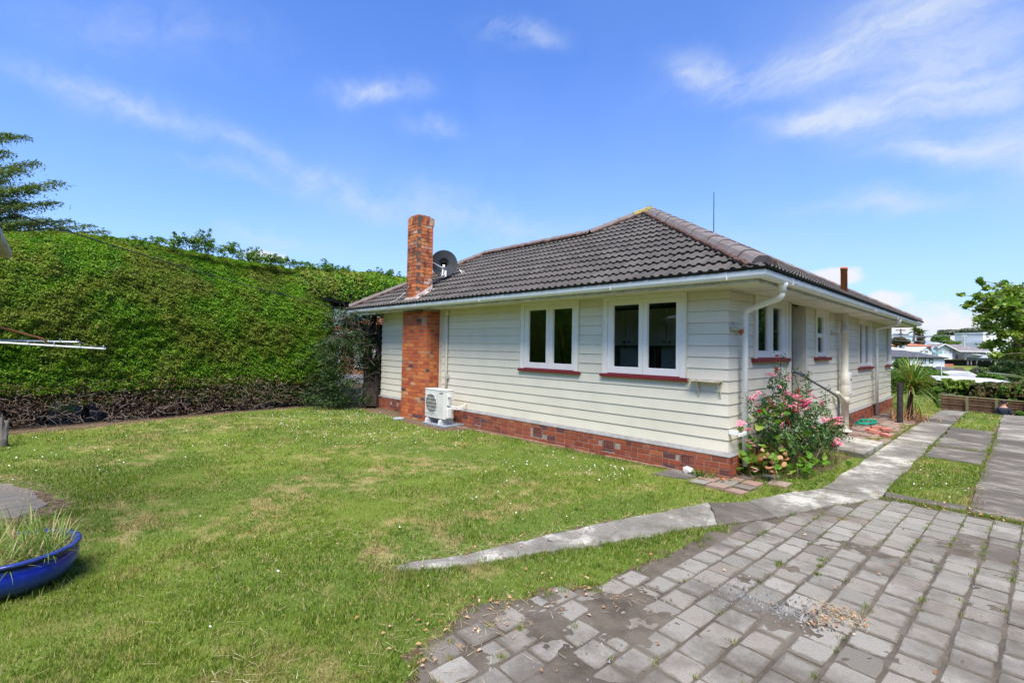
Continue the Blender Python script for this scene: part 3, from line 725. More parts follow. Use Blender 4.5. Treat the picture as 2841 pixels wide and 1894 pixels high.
for i,(px,c,sz,mat,rot) in enumerate(bricks):
    if i<300:
        key=(round(sz[0],2),round(sz[1],2),round(sz[2],2),mat.name)
        if key not in BMS:
            mb=MB(); a,b,d=sz[0]/2,sz[1]/2,sz[2]/2; e=.004
            V=[(sx*(a-(e if w!=0 else 0)),sy*(b-(e if w!=1 else 0)),s3*(d-(e if w!=2 else 0))) for w in (0,1,2) for sx in (-1,1) for sy in (-1,1) for s3 in (-1,1)]
            bm=bmesh.new(); [bm.verts.new(v) for v in V]; bmesh.ops.convex_hull(bm,input=bm.verts[:]); me=bpy.data.meshes.new('brick'); bm.to_mesh(me); bm.free(); me.materials.append(mat); BMS[key]=me
        o=hobj('brick',BMS[key]); o.location=tuple(c); o.rotation_euler=(rk.gauss(0,.006),rk.gauss(0,.006),rk.gauss(0,.006))
    else:
        mb=restb.setdefault(mat.name,(MB(),mat))[0]; mb.cr=rk.random(); a,b,d=[s/2 for s in sz]
        mb.box(c[0]-a,c[0]+a,c[1]-b,c[1]+b,c[2]-d,c[2]+d)
allb=MB(); ms=[]
for n_,(mb,mat) in restb.items():
    b=len(allb.V); allb.V+=mb.V; allb.F+=[tuple(b+i for i in f) for f in mb.F]; allb.R+=mb.R; allb.M+=[len(ms)]*len(mb.F); ms.append(mat)
hpart(allb,'remaining_brick',ms,kind='stuff')
mb=MB(); i_=.007
mb.box(-HL-.06+i_,bx0+i_,-.06+i_,.02,-.6,F0); mb.box(bx1-i_,.06-i_,-.06+i_,.02,-.6,F0); mb.box(-.04,.06-i_,.02,HW+.06-i_,-.6,F0)
mb.box(bx0+i_,bx1-i_,-bd+i_,-.003,-.6,2.5-.003)
hpart(mb,'mortar_bed',MORT)
mb=MB(); mb.box(sx0+i_,sx1-i_,sy0+i_,sy1-i_,2.45,zt+.20); hpart(mb,'stack_mortar',DMORT)
# cement ledge, sloping
mb=MB(); mb.sweep([(-HL,3),(-HL,0),(bx0,0)],[(-.001,.003),(.024,-.002),(.066,-.055),(.066,-.066),(-.001,-.066)]); mb.sweep([(bx1,0),(0,0),(0,HW),(-2,HW)],[(-.001,.003),(.024,-.002),(.066,-.055),(.066,-.066),(-.001,-.066)])
hpart(mb,'cement_ledge',CEM)
VENTM=simple('terracotta_vent',(.27,.10,.075),.85,.2,10)
for v in VA:
    mb=MB(); x0,x1,z0,z1=v-.13,v+.13,-.305,-.125
    mb.box(x0,x1,-.068,-.05,z0,z0+.022); mb.box(x0,x1,-.068,-.05,z1-.022,z1); mb.box(x0,x0+.03,-.068,-.05,z0+.022,z1-.022); mb.box(x1-.03,x1,-.068,-.05,z0+.022,z1-.022)
    for k in range(1,6): xx=x0+.03+(x1-x0-.06)*k/6; mb.box(xx-.005,xx+.005,-.064,-.05,z0+.022,z1-.022)
    for k in range(1,5): zz=z0+.022+(z1-z0-.044)*k/5; mb.box(x0+.03,x1-.03,-.065,-.0505,zz-.004,zz+.004)
    hpart(mb,'air_vent',VENTM)
    mb=MB(); mb.box(x0+.02,x1-.02,-.0535,-.0525,z0+.01,z1-.01); hpart(mb,'vent_hole',BLACK)
mb=MB(); mb.box(.061,.064,13.15,13.25,-.33,-.16); hpart(mb,'vent_hole',BLACK)
# flashing round the stack
mb=MB()
fz=lambda y:rz(y+EV)+.05
mb.add([(sx1+.005,sy0-.05,fz(sy0-.05)+.0),(sx1+.005,sy1,fz(sy1)),(sx1+.005,sy1,fz(sy1)+.13),(sx1+.005,sy0-.05,fz(sy0)+.05),(sx1+.09,sy0-.05,fz(sy0-.05)),(sx1+.12,sy1+.02,fz(sy1+.02))],[(0,1,2,3),(0,4,5,1)])
mb.add([(sx0-.15,sy0-.006,fz(sy0-.03)),(sx1+.05,sy0-.006,fz(sy0-.03)),(sx1+.05,sy0-.006,fz(sy0)+.04),(sx0-.05,sy0-.006,fz(sy0)+.04),(sx0-.15,sy0-.09,fz(sy0-.11)),(sx1+.08,sy0-.09,fz(sy0-.11))],[(0,1,2,3),(4,5,1,0)])
hpart(mb,'chimney_flashing',simple('pink_white_flashing',(.62,.50,.44),.7,.2,12))
mb=MB(); mb.tube([(sx0+.0,sy0-.03,2.93),(sx0-.05,sy0-.05,2.93),(sx0-.15,sy0-.09,2.84),(sx0-.35,sy0-.12,2.75),(sx0-.6,sy0-.14,2.72)],.009,6); hpart(mb,'white_cable',WHITE)
# rusted flue on the side roof
fy=6.17; fx=.25; fzz=rz(EV-fx)
def lat(name,prof,c,mat,par=None,n=20,**k):
    mb=MB(); mb.lathe(prof,c,n); return hpart(mb,name,mat,smooth=True,**k)
lat('rusted_flue_pipe',[(.0,-.1),(.070,-.1),(.070,.58),(.076,.58),(.076,.64),(.066,.64),(.064,.5),(0,.5)],(fx,fy,fzz-.02),RUST)
# ---- downpipes
def pipe(P,r,name='downpipe',mat=GUT,n=14):
    # round the corners
    Q=[np.array(P[0],float)]
    for a,b,c in zip(P,P[1:],P[2:]):
        a,b,c=map(lambda t:np.array(t,float),(a,b,c)); d1=(a-b)/np.linalg.norm(a-b); d2=(c-b)/np.linalg.norm(c-b); q=r*1.7
        for t in (0,.25,.5,.75,1): Q.append((b+d1*q)*(1-t)**2+2*b*t*(1-t)+(b+d2*q)*t*t)
    Q.append(np.array(P[-1],float)); mb=MB(); mb.tube(Q,r,n); return hpart(mb,name,mat,smooth=True)
pipe([(.72,.12,2.53),(.72,.12,2.33),(.125,.345,2.165),(.125,.36,-.24)],.045)
lat('pipe_collar',[(.05,-.04),(.058,-.04),(.058,.03),(.075,.05),(.075,.09),(.05,.09)],(.72,.12,2.44),GUT)
pipe([(.72,10.53,2.53),(.72,10.53,2.38),(.12,11.0,2.28),(.12,11.0,-.36)],.045)
lat('pipe_collar',[(.05,-.04),(.058,-.04),(.058,.03),(.072,.05),(.072,.09),(.05,.09)],(.72,10.53,2.44),GUT)
mb=MB()
for z in (.90,-.02): mb.box(0,.12,10.72,10.75,z,z+.05); mb.box(.08,.12,10.75,10.98,z+.005,z+.045)
hpart(mb,'pipe_bracket',FRUST)
mb=MB(); mb.box(0.02,.15,-.005,.045,.34-.06,.40-.06); mb.box(.12,.16,.04,.36,.31-.06,.35-.06); hpart(mb,'pipe_bracket',GUT)
# big soil stack
VPX,VPY=.17,6.62
lat('soil_vent_pipe',[(.08,-.38),(.08,.28),(.098,.28),(.098,.44),(.09,.46),(.098,.47),(.098,.72),(.092,.74),(.098,.75),(.098,.98),(.08,1.0),(.08,2.0),(.088,2.0),(.088,2.1),(.08,2.1),(.08,2.5)],(VPX,VPY,0),CREAM)
mb=MB(); mb.tube([(VPX,VPY,.30),(VPX,VPY-.22,.42),(VPX-.06,VPY-.42,.56),(VPX-.06,VPY-.52,.56)],.052,12); mb.lathe([(.0,0),(.15,0),(.15,.05),(.10,.07)],(VPX,VPY,-.41),16); hpart(mb,'soil_pipe_branch',CREAM,smooth=True)
mb=MB(); mb.box(0,.03,VPY-.62,VPY-.54,1.94,2.06); mb.box(.03,.06,VPY-.6,VPY-.2,1.98,2.01); mb.tube([(VPX,VPY-.3,2.02),(VPX,VPY-.12,2.05)],.014,6); hpart(mb,'pipe_bracket',FRUST)
mb=MB(); mb.box(.024,.12,7.42,7.72,.42,1.02); o=hpart(mb,'meter_box',WHITE); bevel(o,.05,4); 
mb=MB(); mb.box(.1205,.1215,7.5,7.62,.80,.86); hpart(mb,'meter_window',BLACK)
mb=MB(); mb.tube([(.024,7.33,.22),(.09,7.33,.22),(.09,7.33,.14)],.018,8); hpart(mb,'outdoor_tap',GUT)
# ---------------------------------------------------------------- ground
def inpoly(P,poly):
    x,y=P[:,0],P[:,1]; n=len(poly); r=np.zeros(len(P),bool); j=n-1
    for i in range(n):
        xi,yi=poly[i]; xj,yj=poly[j]
        c=((yi>y)!=(yj>y)); d=(xj-xi)*(y-yi)/((yj-yi) if abs(yj-yi)>1e-9 else 1e-9)+xi
        r^=c&(x<d); j=i
    return r
def vnoise(x,y,s=1.,seed=0):
    rs=np.random.RandomState(seed); T=rs.rand(64,64); u=np.asarray(x)*s; v=np.asarray(y)*s
    i=np.floor(u).astype(int); j=np.floor(v).astype(int); a=u-i; b=v-j; a=a*a*(3-2*a); b=b*b*(3-2*b)
    g=lambda p,q:T[p%64,q%64]
    return (g(i,j)*(1-a)+g(i+1,j)*a)*(1-b)+(g(i,j+1)*(1-a)+g(i+1,j+1)*a)*b
curve_t=[(-.80,-5.20),(-.77,-5.06),(-.55,-4.59),(-.42,-3.94),(-.29,-3.44),(-.13,-2.8),(.12,-2.12),(.31,-1.35)]
curve_b=[(-.72,-5.25),(-.65,-5.13),(-.46,-4.85),(-.31,-4.49),(-.06,-3.91),(.2,-3.29),(.4,-2.77),(.59,-2.27),(.72,-2.05)]
slabA=[(.31,-1.35),(.72,-2.05),(.89,-1.70),(1.08,-1.28),(.64,-.92)]
slabB=[(.64,-.92),(1.08,-1.28),(1.25,-.75),(1.38,-.30),(.93,.02)]
slabC=[(.93,.02),(1.38,-.30),(1.58,.15),(1.77,.66),(1.13,.52)]
pathpoly=curve_t+[(.64,-.92),(.93,.02),(1.13,.52),(1.77,.66),(1.38,-.3),(1.08,-1.28),(.89,-1.7)]+curve_b[::-1]
bound=[(.60,-5.86),(.33,-5.68),(.30,-5.4),(.17,-5.15),(.24,-4.92),(.38,-4.75),(.39,-4.42),(.54,-4.38),(.64,-4.07),(.62,-3.79),(.67,-3.51),(.71,-3.2),(.73,-2.9),(.71,-2.5),(.74,-2.1),(.89,-1.68),(1.09,-1.27),(1.39,-.3),(1.58,.15),(1.78,.62)]
pavpoly=[(.62,-8.5),(.60,-6.4)]+bound+[(2.2,.62),(3.10,.66),(3.7,.66),(3.7,-8.5)]
def crestx(y): return 0
strip_poly=[(1.12,.55),(1.78,.68),(1.76,1.6),(1.79,3.2),(1.80,6),(1.86,9.3),(1.93,13.6),(2.0,15.5),(2.1,20),(1.5,20),(1.42,15.5),(1.33,13.6),(1.24,10.2),(1.18,6),(1.17,3),(1.12,1.7)]
rstrip_poly=[(2.62,.74),(2.65,3.78),(2.73,6.97),(2.76,9.95),(2.84,15.1),(2.9,24),(3.9,24),(3.6,15),(3.5,.74)]
mids=[[(1.80,.72),(2.58,.76),(2.60,1.05),(2.2,1.02),(1.79,.98)],[(1.86,4.55),(2.64,4.42),(2.66,6.0),(1.86,5.92)],[(1.86,5.95),(2.66,6.04),(2.68,7.0),(1.87,7.35)],[(1.87,7.40),(2.68,7.05),(2.72,9.55),(1.90,9.7)]]
entry=[(.02,3.86),(.39,3.64),(1.11,3.42),(1.13,5.15),(.44,5.25),(.02,5.3)]
patio=[(.07,5.35),(.60,5.5),(1.12,5.3),(1.10,6.63),(1.15,9.37),(1.06,11.0),(.07,11.9)]
tilesC=[(-.33,-.64,-.06,-.38),(-.30,-.36,-.05,-.10),(-.04,-.66,.22,-.40),(-.03,-.38,.23,-.11),(-.04,-.10,.22,.15),(.24,-.68,.47,-.41),(.24,-.39,.48,-.13),(.24,-.11,.47,.16),(.0,.20,.26,.46),(.30,.44,.54,.71),(.50,.16,.76,.44)]
housep=[(-HL,0.02),(.0,0.02),(0,HW),(-HL,HW)]
slabL=[(-6.9,-8.1),(-5.97,-7.66),(-5.23,-7.50),(-4.90,-7.40),(-4.57,-7.62),(-4.75,-7.85),(-5.6,-8.6)]
HB=[(-12.6,-13),(-11.5,-9.5),(-11.27,-8.17),(-11.22,-7.09),(-11.73,-5.2),(-11.97,-3.29),(-11.9,-1.59),(-10.95,-.62),(-9.6,-.75),(-9.0,-.62),(-8.2,-.78),(-7.4,-1.0),(-6.2,-1.0),(-5.8,-.45),(-4.7,-.26),(-2.6,-.2),(-.75,-.14),(-.2,-.2),(0.3,.9),(.95,2.3),(1.05,3.4),(.1,3.6),(.05,5)]
def seg_d(P,a,b):
    a=np.array(a);b=np.array(b); ab=b-a; t=np.clip(((P-a)@ab)/(ab@ab),0,1); return np.linalg.norm(P-(a+t[:,None]*ab),axis=1)
def dirtval(P):
    x,y=P[:,0],P[:,1]; v=np.zeros(len(P))
    # strip below the hedge
    poly=[(-30,-14),(-12.6,-13),(-11.5,-9.5)]+HB[2:8]+[(-9.6,-.75),(-9,-.62),(-8.2,-.8),(-7.4,-1.0),(-6.1,-.95),(-5.8,-.40),(-4.7,-.24),(-2.6,-.16),(-.75,-.12),(0,-.1),(0,0),(-11,0),(-11.2,3.4),(-30,3)]
    v=np.maximum(v,inpoly(P,poly)*1.)
    v=np.maximum(v,inpoly(P,[(.0,-.3),(.30,.2),(.75,1.0),(.95,2.2),(1.0,3.4),(.0,3.7)])*.55)
    v=np.maximum(v,inpoly(P,pavpoly)*1.); v=np.maximum(v,inpoly(P,patio)*.8)
    v=np.maximum(v,inpoly(P,[(.06,11.3),(1.15,9.2),(1.5,10.6),(1.2,12.2),(.07,14)])*.9)
    for i in range(len(curve_t)-1): v=np.maximum(v,.62*(seg_d(P,curve_t[i],curve_t[i+1])<.07))
    for i in range(len(bound)-6): v=np.maximum(v,.45*(seg_d(P,bound[i],bound[i+1])<.12))
    v=np.maximum(v,.62*inpoly(P,[(1.8,.6),(3.2,.6),(3.2,.85),(1.8,1.1)]))
    v=np.maximum(v,.6*(seg_d(P,(2.64,.8),(2.80,15))<.06))
    v=np.maximum(v,.6*inpoly(P,[(-7.2,-8.3),(-5.9,-7.5),(-4.8,-7.2),(-4.3,-7.6),(-5,-8.9)]))
    return v
gx=np.unique(np.concatenate([np.linspace(-900,-60,12),np.linspace(-60,-16,20),np.arange(-16,-13,.3),np.arange(-13,4.5,.10),np.arange(4.5,12,.5),np.linspace(12,60,24),np.linspace(60,900,12)]))
gy=np.unique(np.concatenate([np.linspace(-900,-40,10),np.arange(-40,-10,2),np.arange(-10,6,.10),np.arange(6,26,.25),np.arange(26,60,1.),np.arange(60,260,4.),np.linspace(260,1500,16)]))
GX,GY=np.meshgrid(gx,gy,indexing='ij'); P=np.stack([GX.ravel(),GY.ravel()],1)
gz=terrain(P[:,0],P[:,1])-.012+ (vnoise(P[:,0],P[:,1],1.3,3)-.5)*.03*((P[:,1]<14))
hollow=inpoly(P,pavpoly)|inpoly(P,pathpoly)|inpoly(P,strip_poly)|inpoly(P,rstrip_poly)|inpoly(P,patio)|inpoly(P,entry)
for q in mids: hollow|=inpoly(P,q)
gz=np.where(hollow,gz-.035,gz)
far=(P[:,0]<-12.5)|(P[:,1]>40)|(P[:,0]>6)
nxx,nyy=len(gx),len(gy); ii,jj=np.meshgrid(np.arange(nxx-1),np.arange(nyy-1),indexing='ij'); a=(ii*nyy+jj).ravel()
F=np.stack([a,a+nyy,a+nyy+1,a+1],1)
me=fmesh('ground',np.column_stack([P,gz]),F,[GROUND],None,True)
at_=me.attributes.new('dirt','FLOAT','POINT'); at_.data.foreach_set('value',dirtval(P).astype(np.float32))
obj('ground',me,kind='structure')
# ---------------------------------------------------------------- slabs
rg=random.Random(21)
def rough(poly,step=.12,j=.012):
    out=[]
    for i in range(len(poly)):
        a=np.array(poly[i]); b=np.array(poly[(i+1)%len(poly)]); n=max(1,int(np.linalg.norm(b-a)/step))
        for k in range(n):
            p=a+(b-a)*k/n; out.append((p[0]+rg.gauss(0,j),p[1]+rg.gauss(0,j)))
    return out
def slab(mb,poly,top,tilt=(0,0),thick=.12,step=.12,j=.010,follow=False):
    Q=rough(poly,step,j); n=len(Q); c=np.mean(Q,0)
    Zt=[(terrain(x,y)-GZ if follow else 0)+top+tilt[0]*(x-c[0])+tilt[1]*(y-c[1]) for x,y in Q]
    e=.012; V=[(x+(c[0]-x)*e/ max(.3,math.hypot(c[0]-x,c[1]-y)),y+(c[1]-y)*e/max(.3,math.hypot(c[0]-x,c[1]-y)),float(z)) for (x,y),z in zip(Q,Zt)]
    V+=[(x,y,float(z)-.012) for (x,y),z in zip(Q,Zt)]+[(x,y,float(z)-thick) for (x,y),z in zip(Q,Zt)]
    F=[tuple(range(n))]
    for k in range(2): F+=[(k*n+i,(k+1)*n+i,(k+1)*n+(i+1)%n,k*n+(i+1)%n) for i in range(n)]
    # orientation
    A=sum(Q[i][0]*Q[(i+1)%n][1]-Q[(i+1)%n][0]*Q[i][1] for i in range(n))
    if A<0: F=[tuple(reversed(f)) for f in F]
    mb.add(V,F)
path=empty('garden_path',(0,0,GZ),kind='structure')
def child(mb,name,mat,par,**k):
    o=mb.build(name,mat,None,**k); o.parent=par; o.matrix_parent_inverse=par.matrix_basis.inverted(); return o
for (i0,i1,j0,j1,tp,tl) in ((0,3,0,3,-.394,(.02,0)),(3,7,3,8,-.388,(0,.004))):
    mb=MB(); slab(mb,curve_t[i0:i1+1]+curve_b[j0:j1+1][::-1],tp,tl); child(mb,'slab',CONC,path)
for k,q in enumerate((slabA,slabB,slabC)):
    mb=MB(); slab(mb,q,(-.384,-.380,-.386)[k],((.02,0),(-.015,.01),(.01,0))[k],step=.2,j=.006); child(mb,'slab',(CONCD,CONC,CONC)[k],path)
mb=MB(); slab(mb,[(-.36,-3.62),(-.30,-3.44),(-.20,-3.5),(-.12,-3.72),(-.24,-3.8)],-.3915,thick=.02,step=.06,j=.01); child(mb,'dark_patch',simple('slate_patch',(.06,.055,.06),.8,.2,20),path)
drive=empty('driveway',(0,0,GZ),kind='structure')
def stripslab(xl,xr,y0,y1,mat,skew=(0,0),top=-.386):
    mb=MB(); ys=np.linspace(y0,y1,max(2,int((y1-y0)/.5)+1)); n=len(ys)
    V=[];
    for side in (0,1):
        for k,y in enumerate(ys):
            yy=y+(skew[0]*(1-k/(n-1))+skew[1]*k/(n-1))*(side); x=(xl,xr)[side](yy)+rg.gauss(0,.012)
            V.append((x,yy,float(terrain(x,yy))-GZ+top))
    V+=[(v[0],v[1],v[2]-.1) for v in V]; m2=2*n
    F=[(k,n+k,n+k+1,k+1) for k in range(n-1)]+[(k,k+1,m2+k+1,m2+k) for k in range(n-1)]+[(n+k+1,n+k,m2+n+k,m2+n+k+1) for k in range(n-1)]+[(n,0,m2,m2+n),(n-1,2*n-1,m2+2*n-1,m2+n-1)]
    mb.add(V,F); child(mb,'slab',mat,drive)
itp=lambda pts:(lambda y:float(np.interp(y,[p[1] for p in pts],[p[0] for p in pts])))
sl=itp([(1.12,.55),(1.12,1.7),(1.17,3),(1.18,6),(1.24,10.2),(1.33,13.6),(1.42,15.5),(1.5,20)]); sr=itp([(1.77,.68),(1.76,1.6),(1.79,3.2),(1.80,6),(1.86,9.3),(1.93,13.6),(2.,15.5),(2.1,20)])
for y0,y1,mt,sk in ((.57,5.82,CONC,(.10,.25)),(5.84,10.0,CONCS,(.25,.32)),(10.02,13.15,CONCD,(.32,.3)),(13.17,15.6,CONC,(.3,0)),(15.62,20,CONCS,(0,0))): stripslab(sl,sr,y0,y1,mt,sk)
rl=itp([(2.62,.8),(2.65,3.78),(2.73,6.97),(2.76,9.95),(2.84,15.1),(2.9,24)]); rr=lambda y:rl(y)+.85
for y0,y1,mt in ((.80,2.5,CONCD),(2.52,4.68,CONCD),(4.70,8.2,CONCD),(8.22,11.75,CONCS),(11.77,14.6,CONCD),(14.62,20,CONCS),(20.02,26,CONCS)): stripslab(rl,rr,y0,y1,mt,(-.12,-.12))
for q,mt in zip(mids,(CONCD,CONCD,CONCD,CONCD)):
    mb=MB(); slab(mb,q,-.388+rg.gauss(0,.003),(0,.002),step=.25,j=.02); child(mb,'slab',mt,drive)
mb=MB(); slab(mb,entry,-.315,(-.01,0),.2,step=.3,j=.008); child(mb,'entry_slab',CONC,drive)
mb=MB(); mb.box(.03,.36,2.95,4.35,-.42,-.20); o=child(mb,'door_step',CONC,drive); bevel(o,.015,2)
# paved yard
yard=obj('paved_yard',None,kind='structure')
cols=[.19,.41,.63,.848,1.06,1.28,1.478,1.71,1.945,2.18,2.424,2.655,2.885,3.11,3.335,3.56]
def pitch_dirt(x,y):
    n=vnoise(x,y,1.15,5)*.6+vnoise(x,y,3.1,6)*.28+vnoise(x,y,9,7)*.12
    spots=0
    for cx,cy,rr_ in ((1.80,-3.60,.26),(1.15,-5.25,.12),(2.1,-3.15,.14),(.80,-4.95,.16),(.62,-5.5,.14),(1.62,-2.6,.12),(2.85,-2.5,.16),(1.40,-3.15,.14),(1.25,-3.75,.10)):
        spots=np.maximum(spots,np.exp(-((x-cx)**2+(y-cy)**2)/rr_**2))
    return np.clip((n-.66)*.10,0,.02)+.0135*np.clip(spots*1.1-.30+(n-.5)*1.1,0,1)
bxs=np.arange(.05,3.75,.024); bys=np.arange(-8.5,.72,.03)
BX,BY_=np.meshgrid(bxs,bys,indexing='ij'); PB=np.stack([BX.ravel(),BY_.ravel()],1)
bz=GZ-.006+pitch_dirt(PB[:,0],PB[:,1])+(vnoise(PB[:,0],PB[:,1],17,21)-.5)*.009+(vnoise(PB[:,0],PB[:,1],31,22)-.5)*.005+RS.normal(0,.0012,len(PB))
nb=len(bys); ii,jj=np.meshgrid(np.arange(len(bxs)-1),np.arange(nb-1),indexing='ij'); a=(ii*nb+jj).ravel(); F=np.stack([a,a+nb,a+nb+1,a+1],1)
cen=PB[a]+.012; F=F[inpoly(cen,pavpoly)]
me=fmesh('paved_yard',np.column_stack([PB,bz]),F,[DIRT],None,True); yard.user_clear() if False else None
bpy.data.objects.remove(yard); yard=obj('paved_yard',me,kind='structure')
cand=[]
for ci in range(len(cols)-1):
    off=rg.uniform(-.03,.03)+(.10 if ci%2 else 0); y=-8.4+off
    while y<.55:
        w=.262*rg.uniform(.985,1.015); yc=y+w/2; x0=cols[ci]+.042*(yc+3.87); x1=cols[ci+1]+.042*(yc+3.87); y+=w
        if ci>=9: x0+=0
        xc=(x0+x1)/2
        if inpoly(np.array([[xc-.09,yc]]),pavpoly)[0] and inpoly(np.array([[xc+.06,yc]]),pavpoly)[0]:
            cand.append((depth((xc,yc,-.4)),xc,yc,x1-x0-.014,w-.014))
cand=[c for c in cand if c[0]>.9]; cand.sort(key=lambda c:c[0]); PM={}
restp=MB()
for i,(dd,xc,yc,w,h) in enumerate(cand):
    if i<300:
        key=(round(w,2),i%5)
        if key not in PM:
            mb=MB(); rj=random.Random(i); e=.011; Q=[(-.5,-.5),(0,-.5),(.5,-.5),(.5,0),(.5,.5),(0,.5),(-.5,.5),(-.5,0)]
            Q=[(a_+rj.gauss(0,.010),b_+rj.gauss(0,.010)) for a_,b_ in Q]
            for q_ in (0,2,4,6): Q[q_]=(Q[q_][0]*.965,Q[q_][1]*.965)
            V=[(a_*(w-2*e),b_*(.248-2*e),0) for a_,b_ in Q]+[(a_*w,b_*.248,-.009) for a_,b_ in Q]+[(a_*w,b_*.248,-.06) for a_,b_ in Q]
            F2=[tuple(range(8))]+[(k*8+j,(k+1)*8+j,(k+1)*8+(j+1)%8,k*8+(j+1)%8) for k in (0,1) for j in range(8)]
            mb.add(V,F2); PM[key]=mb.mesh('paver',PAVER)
        o=obj('paver',PM[key],yard); o.location=(xc,yc,GZ+.004+rg.gauss(0,.0028)); o.rotation_euler=(rg.gauss(0,.010),rg.gauss(0,.010),-.042+rg.gauss(0,.012)); o.scale=(1,h/.248,1)
    else:
        restp.cr=rg.random(); c_,s_=math.cos(-.042),math.sin(-.042); z=GZ+.004+rg.gauss(0,.0028)
        T=lambda x,y,z_: (xc+x*c_-y*s_,yc+x*s_+y*c_,z+z_)
        restp.prism([(-w/2,-h/2),(w/2,-h/2),(w/2,h/2),(-w/2,h/2)],-.05,0,T)
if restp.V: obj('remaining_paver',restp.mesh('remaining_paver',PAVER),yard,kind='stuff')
# patio of old bricks beside the house
pat=empty('brick_patio',(.5,8,GZ),kind='structure')
PBM=None
for i in range(5):
    for j in range(30):
        x=.17+i*.215; y=5.45+j*.215+(.1 if i%2 else 0)
        if not inpoly(np.array([[x,y]]),patio)[0] or rg.random()<.12 or (y<6.6 and x<.55 and rg.random()<.6): continue
        if PBM is None:
            mb=MB(); mb.box(-.1,.1,-.1,.1,-.05,0); PBM=mb.mesh('paving_brick',BRKP)
        o=obj('paving_brick',PBM,pat); o.parent=pat; o.matrix_parent_inverse=pat.matrix_basis.inverted(); o.location=(x,y,GZ-.006+rg.gauss(0,.004)); o.rotation_euler=(rg.gauss(0,.015),rg.gauss(0,.015),rg.gauss(0,.03))
# corner tiles
ct=empty('corner_paving',(0.2,-.1,GZ),kind='structure')
for k,(x0,y0,x1,y1) in enumerate(tilesC):
    mb=MB(); w,h=(x1-x0)/2-.004,(y1-y0)/2-.004; mb.box(-w,w,-h,h,-.04,0)
    o=obj('paving_tile',mb.mesh('paving_tile',BRKP if k%3 else PAVER),ct); o.matrix_parent_inverse=ct.matrix_basis.inverted()
    o.location=((x0+x1)/2,(y0+y1)/2,GZ+.018+rg.gauss(0,.004)+(.02 if k==9 else 0)); o.rotation_euler=(rg.gauss(0,.03),rg.gauss(0,.03),rg.gauss(0,.03)-.03)
mb=MB(); slab(mb,[(-.88,-.66),(-.42,-.50),(-.36,-.30),(-.42,-.09),(-.80,-.17)],GZ+.02,(0,.02),.06,step=.15); child(mb,'slab',CONCD,ct)
mb=MB(); slab(mb,slabL,GZ+.005,thick=.08,step=.2,j=.03); mb.build('old_lawn_slab',simple('lichen_covered_slab',(.20,.175,.14),.9,.3,5,c2=(.10,.09,.08),bump=.6,stretch=(3,.6,1)),kind='structure')
# edging of perforated bricks along the wall
ed=empty('brick_edging',(-3,-.3,GZ),label='line of thin terracotta bricks edging the lawn along the long wall',cat='edging')
x=-6.15
while x<-.80:
    y=float(np.interp(x,[-6.2,-4.7,-2.6,-.75],[-.39,-.26,-.20,-.15])); 
    if rg.random()>.08:
        mb=MB(); mb.box(-.112,.112,-.022,.022,-.05,.014)
        o=child(mb,'edging_brick',simple('edging_terracotta',(.33,.20,.14),.9,.2,10,obr=.1) if x<-6.1 else bpy.data.materials['edging_terracotta'],ed); o.matrix_parent_inverse=Matrix.Translation(-Vector(ed.location)); o.location=(x,y,GZ+.006+rg.gauss(0,.003)); o.rotation_euler=(rg.gauss(0,.05),rg.gauss(0,.02),.03)
    x+=.232
# ---------------------------------------------------------------- grass
def hides(P):
    m_=inpoly(P,pathpoly)|inpoly(P,strip_poly)|inpoly(P,rstrip_poly)|inpoly(P,housep)|inpoly(P,pavpoly)|inpoly(P,patio)|inpoly(P,slabL)|inpoly(P,entry)
    for q in mids: m_|=inpoly(P,q)
    for x0,y0,x1,y1 in tilesC: m_|=(P[:,0]>x0)&(P[:,0]<x1)&(P[:,1]>y0)&(P[:,1]<y1)
    m_|=(P[:,0]>-.87)&(P[:,0]<-.4)&(P[:,1]>-.6)&(P[:,1]<-.12)
    return m_
def blades(name,P,h,w,mat,lean=.5,seed=2,z=None,parent=None,rnd=None,**k):
    rs=np.random.RandomState(seed); n=len(P); a=rs.rand(n)*2*math.pi; l=rs.uniform(.1,1,n)*lean; b=a+rs.normal(0,1.2,n)+math.pi/2
    z0=(terrain(P[:,0],P[:,1])-.012) if z is None else z
    base=np.column_stack([P,z0]); hh=h*rs.uniform(.55,1.3,n); s=np.column_stack([np.cos(b),np.sin(b),np.zeros(n)])*(w/2*np.ones(n))[:,None]
    tip=base+np.column_stack([np.cos(a)*l*hh,np.sin(a)*l*hh,hh*np.sqrt(np.clip(1-l*l*.8,.1,1))])
    V=np.stack([base-s,base+s,tip],1).reshape(-1,3); i=np.arange(n)*3
    return obj(name,fmesh(name,V,np.stack([i,i+1,i+2],1),[mat],None,False,rs.rand(n) if rnd is None else rnd),parent,**k)
def clumps(C,per,sd,seed):
    rs=np.random.RandomState(seed); return np.repeat(C,per,0)+rs.normal(0,sd,(len(C)*per,2))
def sample_view(n,D0,D1,seed,fov=1.12,p=1.0):
    rs=np.random.RandomState(seed); u=rs.rand(n); D=(D0*(D1/D0)**u) if p==1 else D0+(D1-D0)*u
    tx=rs.uniform(-1,1,n)*1.07*fov; fw=FW[:2]/np.linalg.norm(FW[:2]); rt2=np.array([fw[1],-fw[0]])
    return CAM[:2]+fw*D[:,None]+rt2*(tx*D)[:,None]
P=sample_view(560000,1.9,24,5); P=P[~hides(P)]; dv=dirtval(P); keep=(np.random.RandomState(1).rand(len(P))>np.clip(dv*1.6,0,.985)); P=P[keep]
P=P[(P[:,0]>-13)&~((P[:,0]<-11)&(P[:,1]>0))]
bald=vnoise(P[:,0],P[:,1],1.7,9)*.6+vnoise(P[:,0],P[:,1],5,10)*.4; rsb=np.random.RandomState(4).rand(len(P)); P=P[(bald<.60)|(rsb<.28)]
